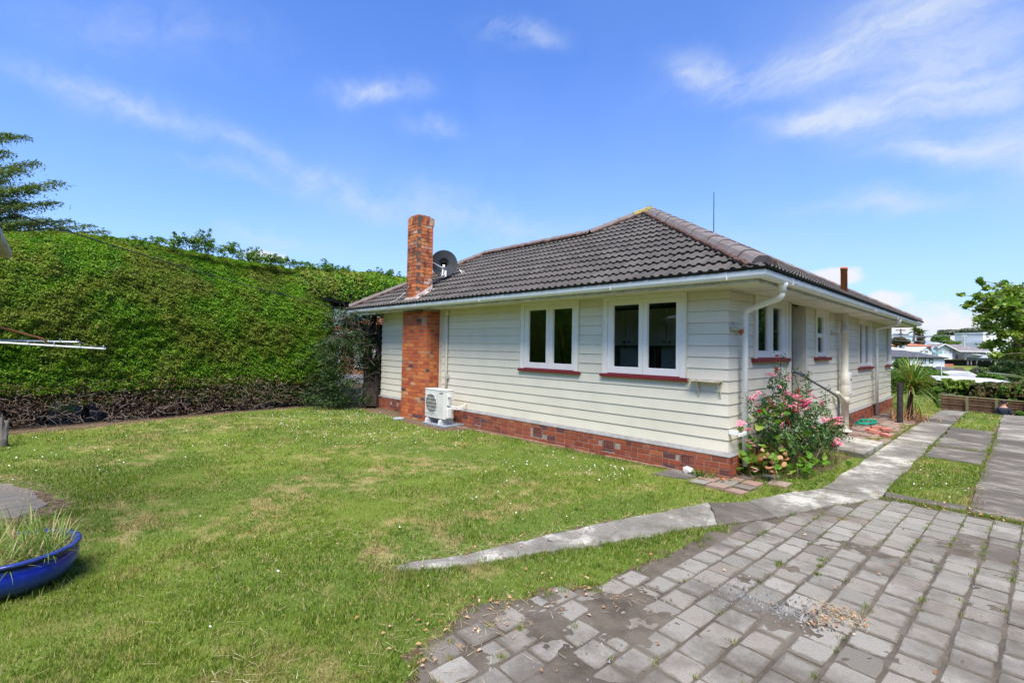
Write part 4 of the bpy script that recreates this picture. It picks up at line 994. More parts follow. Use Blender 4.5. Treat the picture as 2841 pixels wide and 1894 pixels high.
Dd=(P-CAM[:2])@(FW[:2]/np.linalg.norm(FW[:2]))
tall=1+.9*np.clip(vnoise(P[:,0],P[:,1],2.3,12)-.55,0,1)*2
blades('lawn_grass',P,(.027+.0012*Dd)*tall,.0034+.0011*Dd,BLADE,.9,seed=3,kind='stuff')
rs_=np.random.RandomState(88); PC2=sample_view(3600,2.0,9,15); PC2=PC2[~hides(PC2)&(dirtval(PC2)<.3)]; PC2=clumps(PC2,16,.022,16); blades('coarse_lawn_tufts',PC2,.050,.0058,BLADE,.95,seed=17,rnd=np.repeat(rs_.rand(len(PC2)//16)**1.3*.8,16)+rs_.rand(len(PC2))*.15,kind='stuff')
# straggling longer tufts on edges and around things
def ring(poly,n,sd,seed,closed=True):
    rs=np.random.RandomState(seed); out=[]; m_=len(poly); seg=[(poly[i],poly[(i+1)%m_]) for i in range(m_ if closed else m_-1)]
    Ls=np.array([math.dist(a,b) for a,b in seg]); pr=Ls/Ls.sum()
    for k in rs.choice(len(seg),n,p=pr): a,b=seg[k]; t=rs.rand(); out.append((a[0]+(b[0]-a[0])*t,a[1]+(b[1]-a[1])*t))
    return np.array(out)+rs.normal(0,sd,(n,2))
C1=np.concatenate([ring(curve_b,160,.05,1,False)+np.array([.05,-.05]),ring(bound[:-4],110,.10,2,False)-np.array([.06,0]),ring([(1.79,1),(1.78,3.7),(1.88,4.3)],60,.05,3,False),ring([(2.63,.8),(2.66,4),(2.74,9.6)],190,.045,4,False),ring([(1.8,.68),(2.5,.70),(3.1,.72)],90,.05,5,False),ring([(1.86,5.92),(2.65,6.02)],40,.03,6,False),ring([(1.2,5.8),(1.85,6.05)],14,.02,61,False),ring([(1.82,4.3),(1.86,7.4)],50,.04,7,False),ring(tilesC and [(-.35,-.66),(.5,-.7),(.8,.4),(.3,.75)],60,.05,8),ring(entry,60,.05,9),ring([(-6.,-.45),(-.8,-.2)],60,.06,10,False),ring([(.1,5.4),(.7,5.6),(1.13,6.6),(1.15,9.4)],120,.09,11,False),ring([(-.06,-.12),(.05,.2),(.2,-.1)],26,.08,12)])
PV=clumps(C1,26,.022,3); ok=~inpoly(PV,housep); PV=PV[ok]
blades('edge_weeds',PV,.048,.0055,BLADE,.95,seed=6,z=terrain(PV[:,0],PV[:,1])-.006,kind='stuff')
# weeds in joints of the pavers
J=[]; rs=np.random.RandomState(8)
for k in range(150):
    ci=rs.randint(4,14); y=rs.uniform(-5.5,.5) if k<60 else rs.uniform(-1.6,.55); J.append((cols[ci]+.042*(y+3.87)+rs.normal(0,.008),y))
for q in ((.86,-4.75),(.62,-5.05),(.46,-5.2),(.42,-5.5),(.75,-5.35),(.55,-5.6),(1.50,-2.55),(1.52,-2.62),(1.80,-2.55),(1.78,-2.35),(1.75,-2.2)): J+= [q]*3
PJ=clumps(np.array(J),22,.018,9); blades('joint_weeds',PJ,.032,.005,BLADE,.9,seed=7,z=GZ*np.ones(len(PJ)),kind='stuff')
# daisies
rs=np.random.RandomState(31)
P=np.column_stack([rs.uniform(-11,-.5,3600),rs.uniform(-8,-.7,3600)]); w=np.where(P[:,1]>-3.6,1,np.where(P[:,0]>-5,.03,.16))*np.clip(vnoise(P[:,0],P[:,1],.8,14)*2-.45,0,1)*np.where(P[:,0]<-5,1.,.65); P=P[rs.rand(len(P))<w]
P=P[~hides(P)&(dirtval(P)<.3)]
Q=np.column_stack([rs.uniform(1.9,2.6,60),np.where(rs.rand(60)<.5,rs.uniform(1.2,3.8,60),rs.uniform(10,14,60))]); P=np.concatenate([P,Q]); n=len(P); th=np.arange(6)*math.pi/3
r=.0095*rs.uniform(.7,1.2,n); zz=terrain(P[:,0],P[:,1])+.028+rs.rand(n)*.012; tl=rs.normal(0,.25,(n,2))
V=np.stack([np.stack([P[:,0]+r*math.cos(t),P[:,1]+r*math.sin(t),zz+r*(math.cos(t)*tl[:,0]+math.sin(t)*tl[:,1])],1) for t in th],1).reshape(-1,3)
i=np.arange(n)[:,None]*6+np.arange(6)[None]
obj('lawn_daisies',fmesh('lawn_daisies',V,i,[simple('daisy_white',(.82,.82,.78),.7)],None),kind='stuff')
# fallen leaves, straw, gravel
rs=np.random.RandomState(41)
LEAFD=leafmat('dry_fallen_leaf',[(0,(.30,.12,.05)),(.4,(.42,.24,.13)),(.7,(.50,.36,.24)),(1,(.28,.10,.04))],.8,.1)
P=np.concatenate([ring(bound[:10],75,.18,20,False),ring(curve_t,50,.12,21,False),np.column_stack([rs.uniform(-3,3,90),rs.uniform(-6.5,-.5,90)]),ring([(1.8,.68),(3.2,.75)],70,.09,22,False),ring([(2.66,1),(2.7,6)],45,.06,23,False),clumps(np.array([[2.05,-3.28]]),46,.12,3),clumps(np.array([[.3,-5.8],[.5,-5.5],[0,-4.9]]),16,.25,4)])
P=P[~inpoly(P,housep)]; z=terrain(P[:,0],P[:,1])+.020
cards('fallen_leaves',np.column_stack([P,z]),np.tile([0,0,1.],(len(P),1)),.032,.55,LEAFD,jit=.35,seed=5,kind='stuff')
STRAW=leafmat('dry_straw',[(0,(.42,.32,.17)),(.5,(.50,.40,.24)),(.8,(.30,.17,.08)),(1,(.56,.50,.36))],.8,.1)
P=np.concatenate([clumps(np.array([[2.05,-3.25],[2.12,-3.15]]),80,.09,7),ring(HB[1:9],1500,.30,24,False),ring([(-9.8,-.5),(-6.5,-.75)],400,.25,25,False),ring(curve_t,420,.05,26,False),ring([(.1,11.5),(1.2,10.2)],300,.25,27,False),ring([(-7,-8),(-5.9,-7.55),(-5.2,-7.4),(-4.7,-7.3),(-4.4,-7.6),(-4.8,-8)],900,.12,33,False),np.column_stack([rs.uniform(-7,1,520),rs.uniform(-7.8,-1.5,520)]),clumps(np.column_stack([rs.uniform(-3.5,1.,12),rs.uniform(-7.2,-4,12)]),40,.16,8),ring([(.1,.0),(.8,1.5),(1.0,3.2)],260,.2,28,False)])
P=P[~inpoly(P,housep)&~inpoly(P,pathpoly)]; n=len(P); a=rs.rand(n)*math.pi; ln=rs.uniform(.02,.075,n); z=terrain(P[:,0],P[:,1])+.012+rs.rand(n)*.012
dx=np.column_stack([np.cos(a),np.sin(a),rs.normal(0,.15,n)])*ln[:,None]; sx=np.column_stack([-np.sin(a),np.cos(a),np.zeros(n)])*.0018
B=np.column_stack([P,z]); V=np.stack([B-dx-sx,B-dx+sx,B+dx],1).reshape(-1,3); i=np.arange(n)*3
obj('dry_straw',fmesh('dry_straw',V,np.stack([i,i+1,i+2],1),[STRAW],None,False,rs.rand(n)),kind='stuff')
STONE=simple('blue_grey_gravel',(.27,.275,.28),.8,.3,40,obr=.4)
P=np.concatenate([clumps(np.array([[1.62,-3.40]]),260,.13,31),clumps(np.array([[1.85,-3.42],[2.0,-3.30]]),130,.10,32),clumps(np.array([[1.2,-4.9],[1.3,-3.5]]),50,.15,33),np.column_stack([rs.uniform(.6,3.1,160),rs.uniform(-6,.2,160)])])
mb=MB()
for x,y in P:
    s=abs(rs.normal(0,.0045))+.0035; z=GZ+.010+s*.3; mb.cr=rs.rand(); a=rs.rand()*6
    V=[(x+s*math.cos(a+k*2.1)*rs.uniform(.7,1.4),y+s*math.sin(a+k*2.1)*rs.uniform(.7,1.4),z-s) for k in range(3)]+[(x+s*.4*math.cos(a),y+s*.4*math.sin(a),z+s*.7),(x-s*.4*math.cos(a),y-s*.3,z+s*.5)]
    mb.add(V,[(0,1,3),(1,4,3),(1,2,4),(2,0,3),(2,3,4)])
obj('gravel',mb.mesh('gravel',STONE),kind='stuff')
# ================================================================ things around the house
def T_(o,par): o.parent=par; o.matrix_parent_inverse=par.matrix_basis.inverted(); return o
def cb(mb,name,mat,par,smooth=False,**k): return T_(mb.build(name,mat,None,smooth,**k),par)
# ---- heat pump
yf=-.62; ax0=float(onplane(1179,1110,(0,1,0),yf)[0]); ax1=float(onplane(1232.5,1110,(0,1,0),yf)[0]); az0,az1=-.235,.46; ayb=-.33
ac=empty('heat_pump_unit',((ax0+ax1)/2,-.48,GZ),label='pale grey heat pump outdoor unit with round fan grille beside the brick chimney',cat='heat pump')
mb=MB(); mb.box(ax0,ax1,yf,ayb,az0,az1-.012); bevel(cb(mb,'casing',LTGREY,ac),.012,2)
mb=MB(); mb.box(ax0-.006,ax1+.006,yf-.006,ayb+.004,az1-.012,az1+.012); bevel(cb(mb,'top_panel',LTGREY,ac),.006,2)
cxf=ax0+.285; czf=.115; rf=.235
mb=MB(); n=40; V=[(cxf,yf-.002,czf)]+[(cxf+rf*math.cos(2*math.pi*k/n),yf-.002,czf+rf*math.sin(2*math.pi*k/n)) for k in range(n)]
mb.add(V,[(0,1+k,1+(k+1)%n) for k in range(n)]); cb(mb,'fan_opening',simple('dark_fan_recess',(.055,.06,.055),.6),ac)
mb=MB()
for k in range(3):
    a=k*2.094; pts=[]
    for s in range(7): r=.05+.16*s/6; pts.append((cxf+r*math.cos(a+.25*s/6),yf-.0035,czf+r*math.sin(a+.25*s/6)))
    mb.tube(pts,[.02+.03*math.sin(s/6*3) for s in range(7)],4)
for v in range(len(mb.V)): x,y,z=mb.V[v]; mb.V[v]=(x,yf-.003-(abs(y-yf)*.05),z)
cb(mb,'fan_blade',simple('grey_fan_blade',(.12,.125,.12),.5),ac)
mb=MB()
for k in range(6):
    z=czf-.22+k*.088; mb.tube([(ax0+.03,yf-.014,z),(cxf+.25,yf-.014,z)],.0035,5)
for k in range(26):
    x=ax0+.04+k*.019; h=math.sqrt(max(0,rf*rf-(x-cxf)**2)) ; 
    if h>.02: mb.tube([(x,yf-.011,czf-h),(x,yf-.011,czf+h)],.0012,4)
for rr_ in (.238,.245): mb.tube([(cxf+rr_*math.cos(t*math.pi/18),yf-.010,czf+rr_*math.sin(t*math.pi/18)) for t in range(37)],.004,5)
cb(mb,'fan_grille',LTGREY,ac)
mb=MB(); mb.box(cxf+.262,cxf+.266,yf-.003,yf,az0+.02,az1-.05)
for k in range(5): xx=cxf+.30+k*.035; mb.box(xx,xx+.003,yf-.002,yf,az0+.06,az0+.3)
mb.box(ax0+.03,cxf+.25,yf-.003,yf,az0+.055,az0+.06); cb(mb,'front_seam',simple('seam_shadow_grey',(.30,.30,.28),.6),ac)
mb=MB(); mb.box(ax1,ax1+.045,yf+.07,yf+.15,.10,.37); o=cb(mb,'valve_cover',LTGREY,ac); bevel(o,.01,2)
mb=MB(); mb.box(ax1+.046,ax1+.070,yf+.065,yf+.16,.31,.345); mb.box(ax1+.046,ax1+.06,yf+.07,yf+.15,.35,.372); cb(mb,'handle',WHITE,ac)
mb=MB(); mb.box(ax1,ax1+.075,yf+.055,yf+.19,az0+.03,.05); o=cb(mb,'pipe_cover',LTGREY,ac); bevel(o,.02,3)
mb=MB(); mb.box(ax1+.0005,ax1+.002,yf+.19,yf+.235,.0+.10,.16); mb.box(ax1+.0005,ax1+.002,yf+.175,yf+.25,-.02,.05); cb(mb,'rating_label',simple('pale_blue_sticker',(.50,.60,.68),.5),ac)
mb=MB()
for dz,rr_ in ((0,.011),(.03,.013),(-.03,.010)): mb.tube([(ax1+.05,yf+.17,.06+dz),(ax1+.10,yf+.30,.03+dz),(ax1+.17,yf+.42,.05+dz*.8),(ax1+.17,yf+.50,.10+dz*.5),(ax1+.12,yf+.57,.13+dz*.3)],rr_,7)
cb(mb,'insulated_pipe',WHITE,ac,True)
mb=MB(); mb.tube([(ax1+.03,yf+.10,.10),(ax1+.06,yf+.2,.05),(ax1+.12,yf+.36,.03)],.012,7); cb(mb,'grey_conduit',simple('grey_conduit',(.28,.32,.36),.5),ac,True)
for xx in (ax0+.12,ax1-.14):
    mb=MB(); mb.prism([(yf-.05,0),(yf+.36,0),(yf+.34,.11),(yf+.30,.115),(yf-.0,.115),(yf-.03,.10)],xx-.045,xx+.045,lambda a,b,c:(c,a,GZ+.03+b)); cb(mb,'foot',simple('white_rubber_foot',(.55,.56,.56),.6),ac)
mb=MB(); mb.box(ax0-.0,ax1+.12,yf-.08,-.08,GZ-.01,GZ+.03); cb(mb,'base_slab',simple('blue_grey_plinth',(.24,.27,.31),.8,.2,8),ac)
# maker's mark: three red diamonds and small letters
mb=MB()
def dia(cx_,cz_,ang):
    s=.020; P=[(0,0),(s*.5,s*.30),(s,0),(s*.5,-s*.30)]
    c_,s_=math.cos(ang),math.sin(ang); V=[(cx_+a*c_-b*s_,yf-.0035,cz_+a*s_+b*c_) for a,b in P]; mb.add(V,[(0,1,2,3)])
mx_,mz_=ax1-.205,az1-.075
for a in (90,210,330): dia(mx_,mz_,R_(a))
cb(mb,'maker_mark',simple('logo_red',(.55,.03,.02),.5),ac)
def text(body,size,loc,rot,mat,name,par,ext=.0008):
    c=bpy.data.curves.new(name,'FONT'); c.body=body; c.size=size; c.extrude=ext; c.space_line=.85
    o=bpy.data.objects.new(name,c); COL.objects.link(o); bpy.context.view_layer.update()
    me=bpy.data.meshes.new_from_object(o.evaluated_get(bpy.context.evaluated_depsgraph_get())); bpy.data.objects.remove(o)
    me.materials.clear(); me.materials.append(mat); o=obj(name,me); o.location=loc; o.rotation_euler=rot; T_(o,par); return o
text('MITSUBISHI\nELECTRIC',.026,(mx_+.028,yf-.0035,mz_+.008),(math.pi/2,0,0),simple('logo_dark_grey',(.08,.08,.08),.5),'maker_lettering',ac)
# ---- satellite dish
dc=np.array([-8.02,.42,3.86]); dish=empty('satellite_dish',(-8.5,.9,3.5),label='dark grey satellite dish on a white arm behind the brick chimney stack',cat='satellite dish')
aim=np.array([.80,-.58,.20]); aim/=np.linalg.norm(aim)
uu_=np.cross([0,0,1.],aim); uu_/=np.linalg.norm(uu_); vv_=np.cross(aim,uu_)
mb=MB(); n=36; rings=[0,.1,.2,.3,.36,.375]; V=[]
for r in rings:
    for k in range(n): a=2*math.pi*k/n; V.append(dc+uu_*r*math.cos(a)+vv_*r*1.05*math.sin(a)-aim*(-.55*r*r+.06)*1)
F=[(i*n+k,i*n+(k+1)%n,(i+1)*n+(k+1)%n,(i+1)*n+k) for i in range(1,len(rings)-1) for k in range(n)]+[tuple(n+k for k in range(n))]
mb.add(V,F); b=MB(); o=cb(mb,'reflector',DKMETAL,dish,True); so=o.modifiers.new('solid','SOLIDIFY'); so.thickness=.008
mb=MB(); q=dc-aim*.06; base=np.array([-8.55,.95,rz(.95+EV)+.03])
mb.tube([q-uu_*.0,q-aim*.12+vv_*-.05,base],.020,8); mb.tube([q-aim*.1,base+np.array([.35,.05,0])],.008,6); cb(mb,'mast',GALV,dish)
mb=MB(); e=dc+aim*.33-vv_*.36; mb.tube([dc-vv_*.36-aim*.02,e+vv_*-.02,e+aim*.06+vv_*.08],.014,8); cb(mb,'feed_arm',WHITE,dish)
mb=MB(); c_=e+aim*.06+vv_*.12
def obox(mb,c,sx,sy,sz):
    V=[c+uu_*a*sx+aim*b_*sy+vv_*d*sz for d in (-1,1) for b_ in (-1,1) for a in (-1,1)]
    mb.add(V,[(0,2,3,1),(4,5,7,6),(0,1,5,4),(2,6,7,3),(0,4,6,2),(1,3,7,5)])
obox(mb,c_,.03,.05,.03); cb(mb,'receiver_head',WHITE,dish)
mb=MB(); q2=dc-vv_*.28+uu_*.0+aim*.012; obox(mb,q2+uu_*-.03,.02,.02,.10); obox(mb,q2+uu_*.05-vv_*.03,.022,.02,.09); obox(mb,q2-vv_*.02,.05,.015,.03); mb.tube([dc-uu_*.36+vv_*.02+aim*.06,q2+vv_*.10+aim*.04,q2+aim*.03],.013,7); cb(mb,'bracket',GALV,dish)
mb=MB(); mb.tube([q2-vv_*.08,q2-vv_*.16+uu_*.03+aim*.03,q2-vv_*.17-uu_*.05+aim*.05,q2-vv_*.02-uu_*.08+aim*.05],.004,5); cb(mb,'cable',WHITE,dish)
sx_=np.array([-7.55,.72,rz(.72+EV)+.03])
mb=MB(); mb.tube([sx_,sx_+[-.14,.0,.14]],.007,5); mb.tube([sx_+[-.02,.12,.05],sx_+[-.14,.0,.14]],.007,5); cb(mb,'roof_stay',WHITE,dish)
# ---- aerial on the ridge side
ap_=np.array([-1.95,4.0,rz(EV+1.95)+.02]); an=empty('radio_aerial',tuple(ap_),label='thin black whip aerial standing on the tiled roof behind the ridge',cat='aerial')
mb=MB(); mb.tube([ap_+[0,0,.12],ap_+[0,0,1.12]],[.012,.009],6); cb(mb,'whip',BLACK,an)
mb=MB(); mb.tube([ap_,ap_+[0,0,.14]],[.05,.022],8); cb(mb,'base_mount',simple('cement_dab',(.34,.33,.31),.9),an)
# ---- hand rail
hr=empty('handrail',(.54,4.0,GZ),label='bent grey steel pipe handrail at the side entry behind the rose bush',cat='handrail')
P=[(.03,2.89,1.155),(.10,2.93,1.16),(.53,3.93,.70),(.58,4.02,.62),(.585,4.05,.48),(.56,4.04,-.30)]
Q=[]; 
for i in range(len(P)-1):
    for t in np.linspace(0,1,5)[:-1]: Q.append(np.array(P[i])*(1-t)+np.array(P[i+1])*t)
Q.append(np.array(P[-1])); Q=[Q[0]]+[(Q[i-1]+Q[i]*2+Q[i+1])/4 for i in range(1,len(Q)-1)]+[Q[-1]]
mb=MB(); mb.tube(Q,.021,12); cb(mb,'rail',METAL,hr,True)
mb=MB(); mb.tube([(.05,2.90,1.16),(.20,3.17,1.09)],.027,10); mb.lathe([(0,.0),(.055,.0),(.055,.012),(.028,.02),(.0,.02)],(.56,4.04,-.315),16); cb(mb,'sleeve',METAL,hr,True)
mb=MB(); mb.box(.02,.034,2.83,2.95,1.08,1.24); cb(mb,'wall_plate',METAL,hr)
# ---- rusty shelf bracket
rbk=empty('wall_shelf_bracket',(-.32,-.03,1.07),label='flaking rusty steel shelf bracket on the front wall right of the larger window',cat='bracket')
mb=MB(); mb.box(-.565,-.06,-.15,-.025,1.070,1.076); mb.box(-.565,-.06,-.155,-.150,1.055,1.076); cb(mb,'top_rail',FRUST,rbk)
for xx in (-.44,-.10):
    mb=MB(); mb.box(xx-.012,xx+.012,-.032,-.026,.82,1.068); mb.tube([(xx,-.145,1.06),(xx,-.03,.85)],.008,5); cb(mb,'arm',FRUST,rbk)
# ---- broken timber bracket near corner
bb=empty('broken_bracket',(.06,.1,1.79),label='broken pale timber bracket with torn brown end beside the corner downpipe',cat='bracket')
mb=MB(); mb.box(.026,.075,.03,.26,1.885-.03,1.935-.03); bevel(cb(mb,'timber_arm',simple('peeling_cream_timber',(.58,.52,.34),.7,.2,20),bb),.003)
mb=MB(); mb.box(.03,.10,.27,.36,1.85-.02,1.90-.02,lambda x,y,z:(x+.02,y,z-(y-.27)*.35)); cb(mb,'torn_end',RUST,bb)
mb=MB(); mb.tube([(.04,.12,1.935),(.03,.10,2.0)],.003,4); mb.tube([(.06,.10,1.855),(.09,.33,1.83)],.003,4); cb(mb,'bent_nail',BLACK,bb)
# ---- hose
hs_=empty('garden_hose',(.1,9.0,GZ),label='coiled bright green garden hose lying on the old brick paving',cat='hose')
mb=MB(); pts=[(.09,7.33,.12),(.10,7.4,-.05),(.12,7.6,-.28),(.1,7.95,-.37)]; rs=np.random.RandomState(5)
for k in range(120):
    a=k*.33; r1=.20+.05*math.sin(k*.9)+rs.normal(0,.006); pts.append((.22+r1*1.0*math.cos(a),8.75+r1*2.3*math.sin(a)-.0,GZ+.02+.010*(k%5)+rs.rand()*.008))
mb.tube(pts,.0105,6); cb(mb,'coil',simple('green_hose',(.0,.30,.20),.4,.1,5),hs_,True)
# ---- loose bricks by the drive
lb=[(.62,7.72,.03,.5),(.62,7.05,.035,.15),(.72,6.85,.03,.2),(.86,7.35,.05,.9),(.98,6.55,.02,-.6),(.80,7.80,.02,1.2)]
mb=MB(); mb.box(-.115,.115,-.055,.055,-.035,.035); LBM=mb.mesh('loose_brick',BRKL)
labs=['pink brick lying loose nearest the green hose','pink brick lying flat at the left end of the loose pile by the drive','pink brick lying loose in front of the pile by the drive','tilted pink brick at the top of the loose pile by the drive','pink brick lying loose at the edge of the concrete drive','pink brick at the far side of the loose pile by the drive']
for k,(x,y,dz,a) in enumerate(lb):
    o=obj('loose_brick',LBM,label=labs[k],cat='brick',group='loose bricks beside the driveway'); o.location=(x,y,GZ+dz+.01); o.rotation_euler=(.15*(k%2),.12*(k%3),a)
# ---- white stone by the foundation and drain lid
def pebble(name,c,s,mat,seed,**k):
    bm=bmesh.new(); bmesh.ops.create_icosphere(bm,subdivisions=2,radius=1); rs=random.Random(seed)
    for v in bm.verts: v.co=Vector((v.co.x*s[0],v.co.y*s[1],v.co.z*s[2]))*(1+rs.gauss(0,.09))
    me=bpy.data.meshes.new(name); bm.to_mesh(me); bm.free(); me.materials.append(mat); o=obj(name,me,**k); o.location=c; return o
pebble('white_stone',(-.52,-.22,GZ+.06),(.09,.07,.07),simple('white_stone',(.60,.58,.53),.9,.2,9,bump=.5),2,label='white stone lying against the brick foundation near the house corner',cat='stone')
pebble('fallen_seed_pod',(.05,-.28,GZ+.05),(.03,.022,.02),RUST,3,label='small brown seed pod lying on the pinkish corner paving',cat='seed pod')
mb=MB(); mb.lathe([(0,.03),(.13,.03),(.15,.02),(.15,-.02)],(-8.22,-.80,GZ),20); mb.build('drain_lid',simple('grey_drain_lid',(.30,.33,.36),.7,.2,9),smooth=False,label='round grey drain lid in the soil at the foot of the brick chimney',cat='drain lid')
# ---- planter
PC=(-2.50,-7.64); PR=.42
pot=empty('planter_bowl',(PC[0],PC[1],GZ),label='wide glazed cobalt blue planter bowl full of unkempt grasses on the lawn',cat='planter')
def m_glaze():
    t=NT('cobalt_glaze'); g=t.n('ShaderNodeNewGeometry'); s=t.n('ShaderNodeSeparateXYZ'); t.l(g.outputs['Position'],s.inputs[0])
    z=t.mth('ADD',s.outputs[2],t.mth('MULTIPLY',t.mth('SUBTRACT',t.noise(14,6,.7),.5),.14))
    zr=t.mth('DIVIDE',t.mth('ADD',z,.40),.30,True)
    col=t.ramp(zr,[(.08,(.05,.055,.075)),(.22,(.03,.06,.17)),(.42,(.008,.06,.42)),(.66,(.006,.02,.30)),(.82,(.006,.012,.11)),(.9,(.01,.012,.05)),(1,(.02,.035,.18))])
    sp=t.ramp(t.noise(70,4,.8),[(.70,0.),(.73,1.)]); col=t.mix(t.mth('MULTIPLY',sp,.6),col,(.40,.42,.45))
    rg_=t.ramp(zr,[(.1,.8),(.35,.35),(.6,.16)]); return t.pbr(col,rg_,t.noise(60,3),.08,.003,spec=.55)
mb=MB(); mb.lathe([(.0,.0),(.24,.0),(.30,.02),(.365,.08),(.405,.15),(.412,.20),(.398,.245),(.385,.258),(.395,.268),(PR,.276),(PR+.004,.292),(PR-.01,.304),(PR-.035,.302),(.36,.28),(.345,.22),(.0,.20)],(PC[0],PC[1],GZ),56); cb(mb,'bowl',m_glaze(),pot,True)
mb=MB(); mb.lathe([(.0,.255),(.2,.25),(.355,.235)],(PC[0],PC[1],GZ),20); cb(mb,'soil',DIRT,pot)
mb=MB(); ang=math.atan2(CAM[1]-PC[1],CAM[0]-PC[0])
for a_ in (-.50,): mb.tube([(PC[0]+.412*math.cos(ang+a_+s),PC[1]+.412*math.sin(ang+a_+s),GZ+.20+.03*t) for s,t in ((0,1),(-.09,.8),(-.11,0),(-.04,-1),(.02,-1.4))],.0035,5)
cb(mb,'yellow_scroll',simple('yellow_glaze',(.6,.38,.04),.3),pot)
GB=leafmat('pot_grass_blade',[(0,(.10,.20,.03)),(.35,(.17,.28,.05)),(.6,(.25,.32,.09)),(.75,(.36,.32,.14)),(.9,(.44,.31,.17)),(1,(.50,.40,.26))],.5,.35)
def ribbons(name,bases,L,w,mat,par=None,lean=.6,droop=.6,seed=1,seg=5,azim=None,rnd=None,**k):
    rs=np.random.RandomState(seed); V=[];F=[];R=[]
    for bi,b in enumerate(bases):
        a=rs.rand()*2*math.pi if azim is None else azim[bi]; ln=L*rs.uniform(.5,1.25) if not hasattr(L,'__len__') else L[bi]; ww=w*rs.uniform(.6,1.3); le=rs.uniform(.05,1)*lean; dr=rs.uniform(.2,1.3)*droop
        p=np.array(b,float); el=math.pi/2-le; d=len(V); s=np.array([-math.sin(a),math.cos(a),0])
        for q in range(seg+1):
            t=q/seg; hw=ww*(1-t**2.2)*.5+.0004; V+= [p-s*hw,p+s*hw]; 
            el2=el-dr*t; p=p+np.array([math.cos(a)*math.cos(el2),math.sin(a)*math.cos(el2),math.sin(el2)])*ln/seg
        for q in range(seg): F.append((d+2*q,d+2*q+1,d+2*q+3,d+2*q+2)); R.append(0)
        rv=rs.rand() if rnd is None else rnd; R[-seg:]=[rv]*seg
    o=obj(name,fmesh(name,np.array(V),np.array(F),[mat],None,False,R),None,**k)
    return T_(o,par) if par is not None else o
rs=np.random.RandomState(17); n=900; a=rs.rand(n)*6.283; r=.35*np.sqrt(rs.rand(n))
B=np.column_stack([PC[0]+r*np.cos(a),PC[1]+r*np.sin(a),np.full(n,GZ+.24)])
ribbons('grass_tuft',B,.24,.007,GB,pot,1.25,1.4,2,kind='stuff')
B=B[:60]; ribbons('tall_grass_blade',B,.40,.011,GB,pot,.6,.7,3,kind='stuff')
ribbons('dry_stem',B[60:64] if False else [(PC[0]+.12,PC[1]+.05,GZ+.24),(PC[0]+.15,PC[1]+.07,GZ+.24),(PC[0]-.02,PC[1],GZ+.24)],.36,.022,simple('dry_stem',(.52,.36,.22),.8),pot,.5,.1,5)
mb=MB(); 
rs=np.random.RandomState(3); n=160; a=rs.normal(ang,1.0,n); rr_=.40+rs.normal(0,.03,n)+.02
B=np.column_stack([PC[0]+(.33+rs.rand(n)*.1)*np.cos(a),PC[1]+(.33+rs.rand(n)*.1)*np.sin(a),np.full(n,GZ-.01)])
ribbons('long_grass_at_planter',B,.10,.006,BLADE,None,.9,.8,6,kind='stuff')
# ---- weathered stump of a post at the left
sp_=G(4,1237); st=empty('broken_post',(float(sp_[0]),float(sp_[1]),GZ),label='broken grey weathered post stump standing at the left edge of the lawn',cat='post')
mb=MB(); rs=np.random.RandomState(2); n=10; V=[]
for q,z in enumerate((0,.15,.3,.42)):
    for k in range(n):
        a=6.283*k/n; rr_=.085*(1+rs.normal(0,.12)); V.append((sp_[0]+rr_*math.cos(a),sp_[1]+rr_*math.sin(a),GZ-.02+z+(abs(rs.normal(0,.09)) if q==3 else 0)))
V.append((sp_[0],sp_[1],GZ+.25)); mb.add(V,[(i*n+k,i*n+(k+1)%n,(i+1)*n+(k+1)%n,(i+1)*n+k) for i in range(3) for k in range(n)]+[(3*n+k,3*n+(k+1)%n,4*n) for k in range(n)])
cb(mb,'stump',WOOD,st)
# ---- clothes line arms
cl=empty('clothes_line',(-4.6,-8.6,GZ),label='galvanised folding clothes line arms reaching in from the left edge',cat='clothes line')
A1,B1=at(293,968,4.4),at(0,950,4.0); A2,B2=at(219,949,4.8),at(0,944,4.5)
e1=B1+(B1-A1)*1.2; e2=B2+(B2-A2)*1.6
mb=MB(); mb.tube([A1,e1],.0095,8); cb(mb,'arm',GALV,cl); mb=MB(); mb.tube([A2,e2],.0095,8); cb(mb,'arm',GALV,cl)
mb=MB()
for A_,B_,ts in ((A1,B1,(.03,.27,.52,.76)),(A2,B2,(.04,.26,.49,.74))):
    for t in ts:
        c=A_+(B_-A_)*t*1.0; mb.tube([c+[0,0,.005],c+[.004,0,.028],c+[.012,.004,.033],c+[.018,.006,.022],c+[.018,.006,.004]],.0028,5)
cb(mb,'hook',GALV,cl)
mb=MB()
for t in (.03,.27,.52,.76): mb.tube([A1+(B1-A1)*t+[0,0,.012],(A1+(B1-A1)*t+A2+(B2-A2)*t)/2+[0,0,.0],A2+(B2-A2)*t+[0,0,.012]],.0013,4)
cb(mb,'line_wire',GALV,cl)
C1_,C2_,C3_=at(132,950,4.55),at(112,938,4.5),at(0,907,4.3); mb=MB(); mb.tube([C1_,C1_*.3+C2_*.7+[0,0,.008],C2_+(C3_-C2_)*.15,C3_,C3_+(C3_-C2_)*1.5],.0085,8); cb(mb,'brace_rod',simple('orange_brown_rod',(.45,.15,.05),.5,.2,9),cl,True)
e3=(e1+e2)/2; mb=MB(); mb.tube([(e3[0],e3[1],GZ),(e3[0],e3[1],e3[2]+.5)],.025,10); mb.tube([e1,e2],.012,6); cb(mb,'post',GALV,cl)
